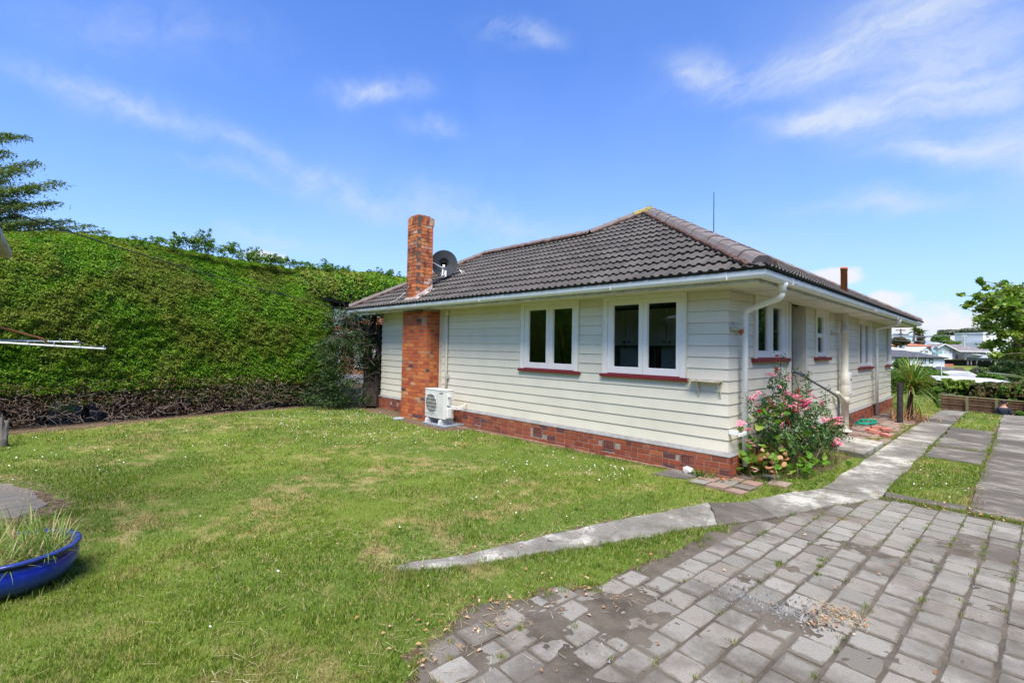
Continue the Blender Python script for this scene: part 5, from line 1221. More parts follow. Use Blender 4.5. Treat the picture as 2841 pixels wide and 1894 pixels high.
# ---- neighbouring garage eave, left
g1=onplane(32,697,(0,0,1),2.62); gy=float(g1[1]); gx1=float(g1[0])
ga=empty('garage',(-1.5,-9.5,GZ),label='weathered grey garage eave with rusty gutter at the upper left edge',cat='garage')
mb=MB(); mb.sweep([(gx1,gy),(3.0,gy)] if False else [(-2.7,gy-.10),(gx1,gy-.10)],[(0,2.62),(.10,2.62),(.105,2.56),(.08,2.53),(.02,2.53),(0,2.55)]); cb(mb,'gutter',simple('rust_streaked_gutter',(.42,.43,.43),.5,.1,4,c2=(.35,.22,.13),stretch=(1,1,.2),det=7),ga)
mb=MB(); mb.box(gx1+.12,-2.7,gy-.135,gy-.11,2.42,2.60); cb(mb,'fascia',simple('pale_blue_grey_fascia',(.50,.56,.58),.6,.1,5),ga)
mb=MB(); mb.box(gx1+.25,-2.75,gy-.35,gy-.14,2.40,2.42); cb(mb,'soffit_board',WOOD,ga)
mb=MB(); mb.box(gx1+.25,-2.8,gy-.25,gy-.22,1.95,2.40); mb.box(gx1+.3,gx1+.38,gy-.30,gy-.20,2.0,2.42); cb(mb,'weathered_board',simple('flaking_grey_board',(.46,.44,.42),.9,.3,7,stretch=(1,1,.2),bump=.4,det=7),ga)
mb=MB(); mb.prism([(gy-.12,2.63),(gy-.75,2.78),(gy-.75,2.74),(gy-.12,2.58)],gx1+.05,-2.7,lambda a,b,c:(c,a,b)); cb(mb,'roof',simple('garage_roof_iron',(.32,.33,.33),.5),ga)
mb=MB(); mb.box(-3.5,-2.9,gy-.60,gy-.45,GZ,2.4); cb(mb,'wall',WOOD,ga)
# ---- overhead service wire
w0=at(-60,560,4.9); w1=at(1052,872,14.75); mb=MB(); pts=[]
for t in np.linspace(0,1,40): p=w0*(1-t)+w1*t; p=p-np.array([0,0,.16*4*t*(1-t)]); pts.append(p)
pts+= [w1+[.05,.05,-.10],w1+[.12,.08,-.32]]
wr_=empty('overhead_service_wire',tuple(w1),label='black twisted overhead wire crossing in front of the hedge to the house eave',cat='wire')
mb.tube(pts,.007,6); cb(mb,'cable',BLACK,wr_); mb=MB(); mb.lathe([(.02,-.1),(.045,-.08),(.03,-.05),(.05,-.03),(.035,0),(.05,.03),(.03,.08)],tuple(w1+[.1,.05,-.02]),12); cb(mb,'insulator',simple('grey_insulator',(.12,.12,.12),.5),wr_)
mb=MB(); mb.box(-11.0,-9.9,-.675,-.64,2.44,2.475); hpart(mb,'cable_batten',GUT)
# ================================================================ vegetation helpers
def rquad(rs,n,c,s): return np.asarray(c)+rs.normal(0,1,(n,3))*np.asarray(s)
def blob(rs,n,c,r):
    v=rs.normal(0,1,(n,3)); v/=np.linalg.norm(v,axis=1)[:,None]; q=rs.rand(n)**.33*.35+.68
    return np.asarray(c)+v*q[:,None]*np.asarray(r),v
LG=dict(hedge=[(0,(.022,.085,.001)),(.3,(.055,.17,.002)),(.6,(.105,.25,.003)),(.87,(.17,.30,.006)),(.95,(.25,.28,.03)),(1,(.30,.17,.07))],
 dark=[(0,(.010,.028,.006)),(.5,(.024,.058,.010)),(1,(.05,.095,.018))],
 olive=[(0,(.05,.095,.02)),(.5,(.10,.17,.03)),(.9,(.15,.17,.05)),(1,(.22,.16,.08))],
 lime=[(0,(.07,.14,.015)),(.5,(.13,.22,.02)),(1,(.24,.32,.04))],
 fresh=[(0,(.03,.09,.012)),(.5,(.07,.17,.02)),(.9,(.15,.26,.03)),(1,(.22,.24,.05))],
 brown=[(0,(.07,.05,.025)),(.4,(.13,.10,.045)),(.7,(.10,.13,.03)),(1,(.22,.12,.06))],
 grey=[(0,(.05,.065,.04)),(.5,(.10,.12,.07)),(1,(.18,.19,.12))])
LM={k:leafmat(k+'_foliage',v,.55,.3) for k,v in LG.items()}
LM['hedge']=leafmat('hedge_foliage',LG['hedge'],.6,.28,patch=((.20,.17,.03),.5),pscale=.9)
# ---- the big clipped hedge
hg=empty('clipped_hedge',(-13,-5,GZ),label='huge clipped conifer hedge with bare brown base along the left of the lawn',cat='hedge')
ys=np.array([-15,-10,-8,-6,-4,-2,-1.0]); fx_=np.array([-11.9,-11.9,-11.95,-12.15,-12.3,-12.3,-12.2]); tp=np.array([4.0,4.0,4.08,4.36,4.34,4.12,3.97])
prof=np.array([(0.25,.10),(.05,.35),(.0,.9),(-.0,1.7),(-.12,2.3),(-.38,2.85),(-.85,3.3),(-1.5,3.62),(-2.3,3.85),(-3.0,3.95),(-3.6,3.7),(-3.9,3.0),(-4.0,1.0)])
pl_=np.concatenate([[0],np.cumsum(np.linalg.norm(np.diff(prof,axis=0),axis=1))]); pl_/=pl_[-1]
def hsurf(y,t):
    px_=np.interp(t,pl_,prof[:,0]); pz=np.interp(t,pl_,prof[:,1]); fx0=np.interp(y,ys,fx_); k=np.interp(y,ys,tp)/3.95
    lump=(vnoise(y,pz*1.+px_,.55,50)-.5)*.42+(vnoise(y,pz-px_,1.6,51)-.5)*.16
    endr=np.clip((y+2.0)/1.1,0,1)**2*np.clip((1-np.abs(pz-3.0)/4),0,1)
    x=fx0+px_+lump*.6-endr*.35; z=(pz*k)+GZ*np.clip(1-pz/1.0,0,1)+.15+lump*.55*np.clip((pz-1.8)/1.2,0,1)
    return x,z
NY,NT_=90,60; yy=np.linspace(-15,-.75,NY); tt=np.linspace(0.03,1,NT_); A_,B_=np.meshgrid(yy,tt,indexing='ij'); X,Zz=hsurf(A_,B_)
core=np.stack([X-.10,A_,Zz-.08*np.clip((B_-.3)/.2,0,1)],2).reshape(-1,3); ii,jj=np.meshgrid(np.arange(NY-1),np.arange(NT_-1),indexing='ij'); a=(ii*NT_+jj).ravel()
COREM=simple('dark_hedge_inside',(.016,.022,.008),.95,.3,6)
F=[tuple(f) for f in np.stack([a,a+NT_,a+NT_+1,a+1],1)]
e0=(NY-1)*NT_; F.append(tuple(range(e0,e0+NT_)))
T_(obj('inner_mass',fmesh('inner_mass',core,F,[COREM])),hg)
rs=np.random.RandomState(60); n=440000; y=rs.uniform(-14.5,-.72,n); t=rs.uniform(.04,.80,n)**1.0
x,z=hsurf(y,t); x2,z2=hsurf(y,np.clip(t+.01,0,1)); x3,z3=hsurf(y+.05,t)
t1=np.stack([x2-x,np.zeros(n),z2-z],1); t2=np.stack([x3-x,np.full(n,.05),z3-z],1); nr=np.cross(t2,t1); nr/=np.linalg.norm(nr,axis=1)[:,None]; nr*=np.sign(nr[:,:1]*.6+nr[:,2:3]+.2)
hh=rs.rand(n)
# thin and brown towards the foot
foot=np.clip((.62-(z-GZ))/.75+ (vnoise(y,z*1.5,1.7,52)-.5)*1.5,0,1); keep=rs.rand(n)>foot*.80
rv=rs.rand(n)*.93; brown=(foot>.35)&(rs.rand(n)<foot); rv=np.where(brown,rs.uniform(.95,1,n),rv)
topy=(z>3.0); rv=np.where(topy&(vnoise(y*1.0,z+x,2.2,53)>.66)&(rs.rand(n)<.5),rs.uniform(.93,1,n),rv)
clump=(vnoise(y,z+x,7,54)-.5)*.12+(vnoise(y+z,z-x,13,55)-.5)*.07
P=np.column_stack([x,y,z])+nr*(rs.uniform(-.03,.03,n)+clump)[:,None]; rv=np.where(rv<.93,np.clip(rv*.75+clump*1.3+.08,0,.9),rv)
o=cards('foliage',P[keep],nr[keep]*.55+np.array([0,0,.15]),.054,.42,LM['hedge'],jit=.55,rnd=rv[keep],seed=61,drop=.3,kind='stuff'); T_(o,hg)
nb_=80000; yb=rs.uniform(-14.5,-.8,nb_); zb=GZ+rs.uniform(.04,1.0,nb_); xb=np.interp(yb,ys,fx_)-rs.uniform(-.12,2.4,nb_)+.1
okb=vnoise(yb,zb,1.1,58)+ (zb-GZ)*.45>.42
o=cards('dead_foliage',np.column_stack([xb,yb,zb])[okb],np.tile([.6,0,.3],(int(okb.sum()),1)),.07,.3,leafmat('dead_hedge_foliage',[(0,(.05,.022,.012)),(.4,(.10,.045,.022)),(.7,(.15,.10,.065)),(1,(.24,.19,.14))],.9,.1),jit=.9,seed=68,kind='stuff'); T_(o,hg)
ng_=30000; yg=rs.uniform(-14.5,-.75,ng_); zg_=GZ+rs.uniform(.16,.95,ng_); okg=(vnoise(yg,zg_*.6,1.5,57)*.8+(zg_-GZ)*.75+vnoise(yg,zg_,5,59)*.25)>.78-.25*(yg>-4)
xg=np.interp(yg,ys,fx_)+.02+rs.normal(0,.06,ng_)-.12*(1-(zg_-GZ))
o=cards('low_foliage',np.column_stack([xg,yg,zg_])[okg],np.tile([.8,0,.3],(int(okg.sum()),1)),.056,.42,leafmat('low_hedge_foliage',[(0,(.02,.07,.002)),(.5,(.05,.14,.004)),(.8,(.09,.19,.008)),(.86,(.14,.07,.03)),(1,(.20,.11,.05))],.6,.25),jit=.7,seed=69,kind='stuff'); T_(o,hg)
# end face
n=16000; t=rs.uniform(.05,.85,n); q=rs.uniform(0,1,n); x,z=hsurf(np.full(n,-.8),t); xx=x-q*1.5*np.clip((4-z)/2,0,1); P=np.column_stack([xx,np.full(n,-.78)+rs.normal(0,.05,n)+.10*np.clip(z-2,0,2),z*(.995)-q*.1])
o=cards('end_foliage',P,np.tile([0,1,0.],(n,1)),.085,.42,LM['dark'],jit=.7,seed=62,kind='stuff'); T_(o,hg)
# shoots on top
SH=[(365,668,13.5,.5,.32),(510,660,14.2,.75,.38),(545,650,14.2,.3,.6),(655,682,14.8,.6,.42),(735,700,15.4,.5,.3),(800,712,16,.5,.32),(905,728,17,.55,.5),(965,742,18,.7,.42),(1070,748,19,.8,.42),(210,645,13,.8,.2)]
Ps=[];Ns=[]
for (px,py,D,w,h) in SH:
    c=at(px,py+16,D)
    for q in range(int(26*w/.5)):
        b_=c+np.array([rs.normal(0,w*.35),rs.normal(0,w*.75),-.12]); hgt=h*rs.uniform(.35,1.05)*math.exp(-((b_[1]-c[1])/(w*1.1))**2)
        d=np.array([rs.normal(0,.5),rs.normal(0,.8),1.]); d/=np.linalg.norm(d); m_=int(26+70*hgt); tt_=rs.rand(m_); p=b_+d*(tt_*(hgt+.12))[:,None]; p[:,2]-=(tt_**2)*hgt*.25; p+=rs.normal(0,1,(m_,3))*np.array([.06,.06,.035])*(1.3-tt_)[:,None]
        Ps.append(p); Ns.append(np.tile([0,0,1.],(m_,1)))
o=cards('stray_shoots',np.concatenate(Ps),np.concatenate(Ns),.095,.35,LM['fresh'],jit=.6,seed=63,kind='stuff'); T_(o,hg)
# bare twigs and stems at the foot
mb=MB(); rs=np.random.RandomState(66)
for k in range(2600):
    y=rs.uniform(-14,-.7); x0=float(np.interp(y,ys,fx_))+rs.uniform(-.9,.25); z=GZ+rs.uniform(.02,.75); p=np.array([x0,y,z]); pts=[p]; d=rs.normal(0,1,3); d[0]+=.7; d[2]*=.6
    for q in range(3): d=d+rs.normal(0,.6,3); d[2]-=.12; d/=np.linalg.norm(d); p=p+d*rs.uniform(.06,.16); p[2]=max(p[2],GZ+.005); pts.append(p)
    mb.cr=rs.rand(); mb.tube(pts,[.008*rs.uniform(.5,1.2),.006,.004,.002],3,False)
o=mb.build('bare_twigs',TWIG,None,kind='stuff'); T_(o,hg)
for k in range(17):
    y=-14.5+k*.86+rs.normal(0,.12); x=float(np.interp(y,ys,fx_))-.85+rs.normal(0,.25); mb=MB(); mb.tube([(x,y,GZ-.05),(x+rs.normal(0,.06),y+rs.normal(0,.06),GZ+.5),(x+rs.normal(0,.15),y+rs.normal(0,.15),GZ+1.4)],[.08,.06,.05],7); T_(mb.build('stem',BARK,None),hg)
# ---- hedge continuing behind the house
hf=empty('hedge_behind_house',(-14.5,4,GZ),label='further stretch of clipped green hedge rising behind the left end of the roof',cat='hedge')
rs=np.random.RandomState(70); n=34000; y=rs.uniform(-2.1,9,n); t=rs.uniform(0,1,n)
def fs(y,t): a=t*math.pi; s_=np.clip((y+2.2)/.9,0,1)**.5; return -14.6+1.75*np.cos(a)*s_**.5+(vnoise(y,t*3,1.,71)-.5)*.3, 3.05+1.18*np.sin(a)**.8*s_+(vnoise(y,t*4,1.3,72)-.5)*.22
x,z=fs(y,t); nr=np.stack([np.cos(t*math.pi),np.zeros(n),np.sin(t*math.pi)],1); P=np.column_stack([x,y,z])+nr*rs.uniform(-.04,.06,n)[:,None]
o=cards('foliage',P,nr,.11,.42,LM['hedge'],jit=.55,rnd=rs.rand(n)*.95,seed=73,kind='stuff'); T_(o,hf)
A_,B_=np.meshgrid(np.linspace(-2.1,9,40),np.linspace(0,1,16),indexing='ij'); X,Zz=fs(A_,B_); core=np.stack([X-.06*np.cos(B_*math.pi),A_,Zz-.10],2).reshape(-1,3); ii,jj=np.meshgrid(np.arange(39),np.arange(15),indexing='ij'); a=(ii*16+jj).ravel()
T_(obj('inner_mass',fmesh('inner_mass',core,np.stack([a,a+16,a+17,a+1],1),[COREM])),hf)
# ---- old conifer in the gap
cf=empty('old_conifer',(-11.2,.6,GZ),label='dark old conifer with forked black trunk in the gap between hedge and house',cat='tree')
b0=G(1020,1130); trunks=[([b0,at(1022,1050,15.2),at(1020,980,15.3),at(1008,935,15.4),at(995,900,15.6)],[.17,.15,.15,.19,.13]),([b0+[.12,.1,0],at(1046,1050,15.3),at(1055,960,15.4),at(1056,900,15.4)],[.15,.14,.13,.11]),([at(1012,960,15.4),at(1032,910,15.5),at(1040,875,15.6)],[.16,.12,.08]),([at(1008,940,15.4),at(975,905,15.3),at(955,885,15.2)],[.11,.08,.05]),([at(1055,970,15.4),at(1075,930,15.8),at(1080,880,16)],[.08,.06,.04])]
for P_,R2 in trunks: mb=MB(); mb.tube(P_,R2,8); cb(mb,'trunk',BARK,cf)
rs=np.random.RandomState(77); mb=MB()
for k in range(240):
    p=at(rs.uniform(900,1056),rs.uniform(870,1135),15+rs.normal(0,.5)); pts=[p]; d=rs.normal(0,1,3)
    for q in range(4): d=d+rs.normal(0,.5,3); d/=np.linalg.norm(d); p=p+d*rs.uniform(.08,.22); pts.append(p)
    mb.tube(pts,[.009,.007,.005,.004,.002],3,False)
T_(mb.build('bare_branches',simple('brown_bare_branch',(.10,.075,.06),.9),None,kind='stuff'),cf)
Ps=[];Rv=[]
for (px,py,D,sx_p,sy_p,n) in [(915,890,15.0,20,28,500),(900,1000,14.6,22,40,1700),(930,1060,14.9,24,30,1900),(965,1030,14.9,30,30,1700),(985,985,15,26,16,1800),(960,945,15,24,16,1900),(1000,950,15.5,26,16,1500),(1040,960,15.8,16,30,1100),(1000,900,15.8,34,14,1500),(1040,1030,15.6,14,20,900),(1030,900,16.5,34,22,2600),(960,900,16,30,22,2200),(1000,940,16.5,30,24,1800),(905,1115,14.6,26,14,900),(1000,925,15.2,20,8,400),(1035,1000,15.3,16,14,450),(1010,1010,15.1,22,16,700),(940,865,15.6,25,12,500),(1020,878,15.8,40,10,700),(960,1110,14.6,28,16,1200),(860,1090,14.8,26,20,800)]:
    for c in range(max(3,n//90)):
        q=at(px+rs.normal(0,sx_p),py+rs.normal(0,sy_p),D+rs.normal(0,.3)); q[2]=max(q[2],GZ+.1); Ps.append(q+rs.normal(0,1,(90,3))*[.16,.16,.07])
P=np.concatenate(Ps); P=P[(P[:,0]<-10.85)|(P[:,1]<-.3)]
P[:,2]=np.maximum(P[:,2],GZ+.03)
o=cards('foliage',P,np.tile([.2,-.2,.8],(len(P),1)),.085,.35,LM['dark'],jit=.7,seed=78,kind='stuff'); T_(o,cf)
# ---- cedar at top left
cz=empty('cedar_tree',tuple(at(-260,900,19)*[1,1,0]+[0,0,GZ]),label='tall cedar with layered drooping branches rising behind the hedge at the left',cat='tree')
tb=at(-260,900,19); mb=MB(); mb.tube([(tb[0],tb[1],GZ-.1),(tb[0],tb[1],5),(tb[0]+.1,tb[1],11)],[.38,.28,.1],10); cb(mb,'trunk',BARKG,cz)
rs=np.random.RandomState(80); Ps=[]
for (px,py,sz_) in [(70,378,.18),(25,372,.2),(100,452,.35),(60,470,.45),(165,505,.40),(100,520,.5),(150,560,.45),(60,560,.6),(130,608,.50),(250,625,.32),(288,640,.22),(190,612,.4),(60,600,.5),(20,420,.4),(10,500,.6),(40,640,.35),(170,640,.25)]:
    tip=at(px,py,18.2+rs.normal(0,.5)); root=np.array([tb[0],tb[1],tip[2]-.9]); mid=(tip+root)/2+[0,0,.25]; mb=MB(); mb.tube([root,mid,tip*.97+mid*.03],[.07,.045,.012],5); cb(mb,'limb',BARKG,cz)
    for t in np.linspace(.35,1,14):
        c=(1-t)**2*root+2*t*(1-t)*mid+t*t*tip; m_=int(150*sz_*3*(1.25-t)+40); q=c+rs.normal(0,1,(m_,3))*np.array([.36,.36,.10])*(1.25-t*.85)*(.6+sz_); q[:,2]-=np.linalg.norm(q[:,:2]-c[:2],axis=1)*.28; Ps.append(q)
P=np.concatenate(Ps); o=cards('foliage',P,np.tile([0,0,.8],(len(P),1)),.13,.30,LM['olive'],jit=.45,rnd=rs.rand(len(P))*.8,seed=81,drop=.6,kind='stuff'); T_(o,cz)
# ---- rose bush
rose=empty('rose_bush',(.42,1.35,GZ),label='flowering rose bush with pink and red blooms against the side wall by the downpipe',cat='rose bush')
LR=leafmat('rose_leaf',[(0,(.014,.05,.010)),(.4,(.028,.09,.016)),(.7,(.055,.13,.028)),(.92,(.11,.18,.045)),(1,(.20,.12,.05))],.38,.2,spec=.35)
BR=[(.38,1.15,.62,.30),(.50,1.7,.48,.30),(.60,2.2,.42,.30),(.52,1.35,.20,.36),(.45,.9,.10,.30),(.66,1.9,.10,.30),(.78,2.25,.10,.24),(.72,2.65,-.02,.22),(.35,.65,.35,.20),(.30,1.25,.98,.16),(.42,2.0,.72,.18),(.75,2.9,.20,.16)]
rs=np.random.RandomState(90); Ps=[];Ns=[]; mb=MB()
roots=[(.45,1.2,GZ),(.5,1.5,GZ),(.6,1.9,GZ),(.4,.95,GZ)]
for (x,y,z,r) in BR:
    r=r*.90; n=int(4600*r*r*4); p,v=blob(rs,n,(x,y,z),(r*1.0,r*1.15,r*.92)); 
    g=vnoise(p[:,1]+p[:,0],p[:,2],7,91); ok=g>.28; Ps.append(p[ok]); Ns.append(v[ok]+[.2,-.2,.5])
    for k in range(7):
        rt_=roots[rs.randint(4)]; e=np.array([x,y,z])+rs.normal(0,r*.5,3); m_=(np.array(rt_)+e)/2+rs.normal(0,.1,3); mb.tube([rt_,m_,e],[.011,.008,.003],4,False)
tips=[((.30,1.30,.95),(.28,1.45,1.42)),((.35,1.5,.9),(.25,1.75,1.45)),((.35,1.4,.9),(.3,1.15,1.25)),((.5,2.2,.7),(.4,2.5,1.15)),((.45,2.0,.8),(.3,2.15,1.22)),((.6,2.6,.4),(.6,2.95,.85)),((.5,2.3,.8),(.35,2.75,1.15)),((.3,.6,.4),(.16,.22,.88)),((.3,.6,.4),(.2,.36,.75)),((.6,2.4,.5),(.72,2.75,.72)),((.8,2.5,.1),(1.0,2.95,-.02)),((.8,2.4,.2),(.95,3.0,.22))]
for a,b in tips:
    a=np.array(a);b=np.array(b); m_=(a+b)/2+rs.normal(0,.05,3); mb.tube([a,m_,b],[.006,.005,.003],4,False)
    for t in np.linspace(.1,1,9): q=a*(1-t)+b*t; Ps.append(q+rs.normal(0,.045,(9,3))); Ns.append(np.tile([0,0,1.],(9,1)))
T_(mb.build('stems',simple('thorny_stem',(.10,.09,.04),.8),None,kind='stuff'),rose)
P=np.concatenate(Ps);P[:,0]=np.maximum(P[:,0],.05); o=cards('leaves',P,np.concatenate(Ns),.038,.62,LR,jit=.6,seed=92,kind='stuff'); T_(o,rose)
PINK=simple('pink_petal',(.75,.22,.30),.5,.15,30,c2=(.80,.42,.45)); REDP=simple('red_petal',(.62,.02,.03),.5,.15,30); HOT=simple('magenta_petal',(.68,.05,.22),.5,.15,30)
FM={}
for nm,mt in (('pink',PINK),('red',REDP),('magenta',HOT)):
    for v in range(3):
        mb=MB(); rq=np.random.RandomState(100+v); 
        for f in range(2+v*2):
            c=rq.normal(0,.028,3)*(1 if v else .5)
            for k in range(13):
                a=k*2.4; el=1.3-.09*k; rr_=.006+.0022*k; d=np.array([math.cos(a)*math.cos(el),math.sin(a)*math.cos(el),math.sin(el)]); s=np.cross(d,[0,0,1.]); s/=np.linalg.norm(s); p=c+d*rr_; u_=np.cross(s,d)
                w=.012; mb.add([p-s*w-d*.004,p+s*w-d*.004,p+s*w*.8+d*.014+u_*.004,p+d*.019,p-s*w*.8+d*.014+u_*.004],[(0,1,2,3,4)])
        FM[(nm,v)]=mb.mesh('rose_flower',mt)
rs=np.random.RandomState(95)
fl=[]
pxs=[('red',2156,990,0),('red',2158,1003,0),('pink',2145,1040,1),('red',2158,1026,1),('magenta',2177,1090,1),('red',2216,1086,1),('red',2243,1087,1),('pink',2195,1098,2),('pink',2202,1105,2),('pink',2186,1052,1),('pink',2163,1075,0),('red',2106,1145,0),('red',2188,1170,1),('pink',2170,1150,1),('pink',2166,1182,1),('pink',2055,1178,2),('pink',2074,1194,2),('pink',2085,1228,1),('pink',2096,1102,1),('pink',2292,1165,2),('pink',2326,1164,2),('magenta',2327,1161,0),('pink',2324,1228,2),('magenta',2309,1238,0),('pink',2321,1175,1),('pink',2262,1102,1),('pink',2281,1120,1),('magenta',2282,1120,0),('pink',2225,1113,2),('pink',2232,1117,2),('magenta',2234,1125,1),('pink',2238,1132,1),('red',2226,1103,0),('pink',2190,1128,1),('pink',2208,1130,1),('pink',2215,1140,1),('pink',2240,1110,1),('red',2140,1118,1),('pink',2098,1125,0),('pink',2130,1138,0),('pink',2150,1128,0),('pink',2120,1098,0),('pink',2085,1110,0),('pink',2100,1160,0),('pink',2252,1186,0),('pink',2210,1098,1),('pink',2178,1112,1),('pink',2249,1092,1),('pink',2218,1127,0),('red',2200,1142,0)]
for (c,px,py,v) in pxs:
    # put each bloom on the outer face of the bush
    r=ray(px,py); best=None
    for (x,y,z,rr_) in BR+[(b[0],b[1],b[2],.07) for a,b in tips]:
        o_=CAM-np.array([x,y,z]); A2_=r@r; B2_=2*o_@r; C2=o_@o_-(rr_*1.02)**2; dd=B2_*B2_-4*A2_*C2
        if dd>0: t=(-B2_-math.sqrt(dd))/(2*A2_); best=t if best is None else min(best,t)
    if best is None: best=float((.35-CAM[0])/r[0]) if abs(r[0])>1e-3 else 8.5; best=best if 6<best<12 else 8.8
    p=CAM+r*best; o=obj('rose_flower',FM[(c,v)]); o.location=tuple(p); o.rotation_euler=(rs.uniform(-.2,.9),rs.uniform(-.5,.5),rs.rand()*6); s=rs.uniform(.72,1.0); o.scale=(s,s,s); T_(o,rose)
# ---- geranium clump
ger=empty('geranium_plant',(.30,.72,GZ),label='bright green geranium with round scalloped leaves and dead brown leaves under the roses',cat='geranium')
def roundleaf(r,n=9):
    V=[(0,0,0)]+[(r*(1+.14*math.cos(k*2*math.pi/n*3))*math.cos(k*2*math.pi/n),r*(1+.14*math.cos(k*6*math.pi/n))*math.sin(k*2*math.pi/n),r*.22*(1+.4*math.cos(k*2.2))) for k in range(n)]
    return V,[(0,1+k,1+(k+1)%n) for k in range(n)]
GL=leafmat('geranium_leaf',[(0,(.06,.15,.015)),(.5,(.12,.26,.025)),(.9,(.22,.36,.05)),(1,(.34,.32,.06))],.5,.35)
DL=leafmat('withered_leaf',[(0,(.28,.13,.05)),(.5,(.42,.23,.11)),(1,(.50,.34,.20))],.8,.1)
LMs=[]
for nm,mt in (('g',GL),('d',DL)):
    for v in range(3):
        mb=MB(); V,F=roundleaf(.046+.008*v,9+2*v); 
        if nm=='d': V=[(x*.6,y,z+abs(x)*1.2) for x,y,z in V]
        mb.add(V,F); LMs.append(mb.mesh('geranium_leaf' if nm=='g' else 'dead_leaf',mt))
rs=np.random.RandomState(97)
for k in range(190):
    z3=rs.rand(); 
    if k<36: c=(.32,1.02,.55); sp=(.10,.22,.06)
    elif k<110: c=(.42,.75,-.02); sp=(.16,.32,.20)
    elif k<150: c=(.75,1.35,-.20); sp=(.14,.35,.12)
    else: c=(.16,.35,.0); sp=(.07,.10,.24)
    p=np.array(c)+rs.normal(0,1,3)*sp; p[0]=max(p[0],.07); p[2]=max(p[2],GZ+.05)
    o=obj('geranium_leaf',LMs[k%3]); o.location=tuple(p); o.rotation_euler=(rs.normal(.35,.5),rs.normal(-.1,.5),rs.rand()*6); T_(o,ger)
for k in range(80):
    p=np.array((.36,.62,-.16))+rs.normal(0,1,3)*(.13,.20,.11); p[0]=max(p[0],.07); p[2]=max(p[2],GZ+.03); o=obj('dead_leaf',LMs[3+k%3]); o.location=tuple(p); o.rotation_euler=tuple(rs.normal(0,1.2,3)); T_(o,ger)
mb=MB()
for k in range(60):
    e=np.array((.40,.8,.0))+rs.normal(0,1,3)*(.16,.3,.2); mb.tube([(.35+rs.normal(0,.08),.75+rs.normal(0,.15),GZ),(e+[.35,.75,GZ])/2,e],[.007,.005,.003],4,False)
T_(mb.build('stalks',simple('green_brown_stalk',(.14,.14,.05),.7),None,kind='stuff'),ger)
B=np.column_stack([rs.uniform(-.1,1.0,420),rs.uniform(.1,3.3,420)]); B=B[(B[:,0]>.06+.1*B[:,1]*0)&~inpoly(B,pathpoly)&(B[:,0]<.55+.15*B[:,1])]; B=np.column_stack([B,np.full(len(B),GZ)])
ribbons('long_grass_under_roses',B,.26,.008,BLADE,None,.7,.9,98,kind='stuff')
B=np.array([(-.12-.1*k%1*0-rs.rand()*.35,-.16-rs.rand()*.12,GZ) for k in range(90)]); ribbons('weeds_at_house_corner',B,.15,.012,LM['fresh'],None,.9,1.,99,kind='stuff')
# ---- cabbage tree and dark post
cp=np.array([.92,10.62,GZ]); ca_=empty('cabbage_tree',tuple(cp),label='young cabbage tree with a spiky fan of strap leaves beside the dark post',cat='cabbage tree')
mb=MB(); mb.tube([cp+[0,0,-.05],cp+[.03,0,.35],cp+[.05,.0,.75],cp+[.08,0,1.0]],[.10,.075,.06,.05],9); cb(mb,'trunk',BARK,ca_)
CLm=leafmat('strap_leaf',[(0,(.045,.12,.012)),(.5,(.10,.20,.02)),(.85,(.18,.26,.03)),(1,(.30,.28,.06))],.35,.25,spec=.5)
rs=np.random.RandomState(110); top=cp+[.08,0,1.02]
def strap(mb,base,az,el,L_,w,dr,seg=6):
    p=np.array(base,float); s=np.array([-math.sin(az),math.cos(az),0]); d=len(mb.V); V=[]
    for q in range(seg+1):
        t=q/seg; hw=w*.5*min(1,.45+2.2*t)*(1-t**2.5)+.0006; up_=np.array([-math.cos(az)*math.sin(el),-math.sin(az)*math.sin(el),math.cos(el)])
        V+= [p-s*hw+up_*hw*.5,p,p+s*hw+up_*hw*.5]; e2=el-dr*t*t; p=p+np.array([math.cos(az)*math.cos(e2),math.sin(az)*math.cos(e2),math.sin(e2)])*L_/seg
    mb.add(V,[(3*q+k,3*q+k+1,3*q+k+4,3*q+k+3) for q in range(seg) for k in (0,1)])
for k in range(150):
    mb=MB(); az=rs.rand()*6.283; el=rs.uniform(.05,1.5) if k<125 else rs.uniform(-1.1,0); strap(mb,top+rs.normal(0,.04,3),az,el,rs.uniform(.65,1.02),.040,rs.uniform(.1,.9)); mb.cr=0
    cb(mb,'strap_leaf',CLm,ca_)
B=cp+np.column_stack([rs.normal(0,.28,120),rs.normal(0,.25,120),np.zeros(120)]); ribbons('dead_skirt_leaf',B,.55,.022,DL,ca_,1.3,1.,111,kind='stuff')
B=np.repeat([top-[0,0,.1]],26,0)+rs.normal(0,.04,(26,3)); ribbons('hanging_dead_leaf',B,.85,.025,DL,ca_,1.6,1.9,112,kind='stuff')
pp=G(2497,1170); mb=MB(); mb.lathe([(0,0),(.072,0),(.068,1.10),(0,1.10)],(float(pp[0]),float(pp[1]),GZ),14); mb.build('dark_timber_post',simple('dark_painted_log',(.035,.03,.035),.8,.3,9,bump=.4),label='thick dark round timber post standing left of the cabbage tree',cat='post')
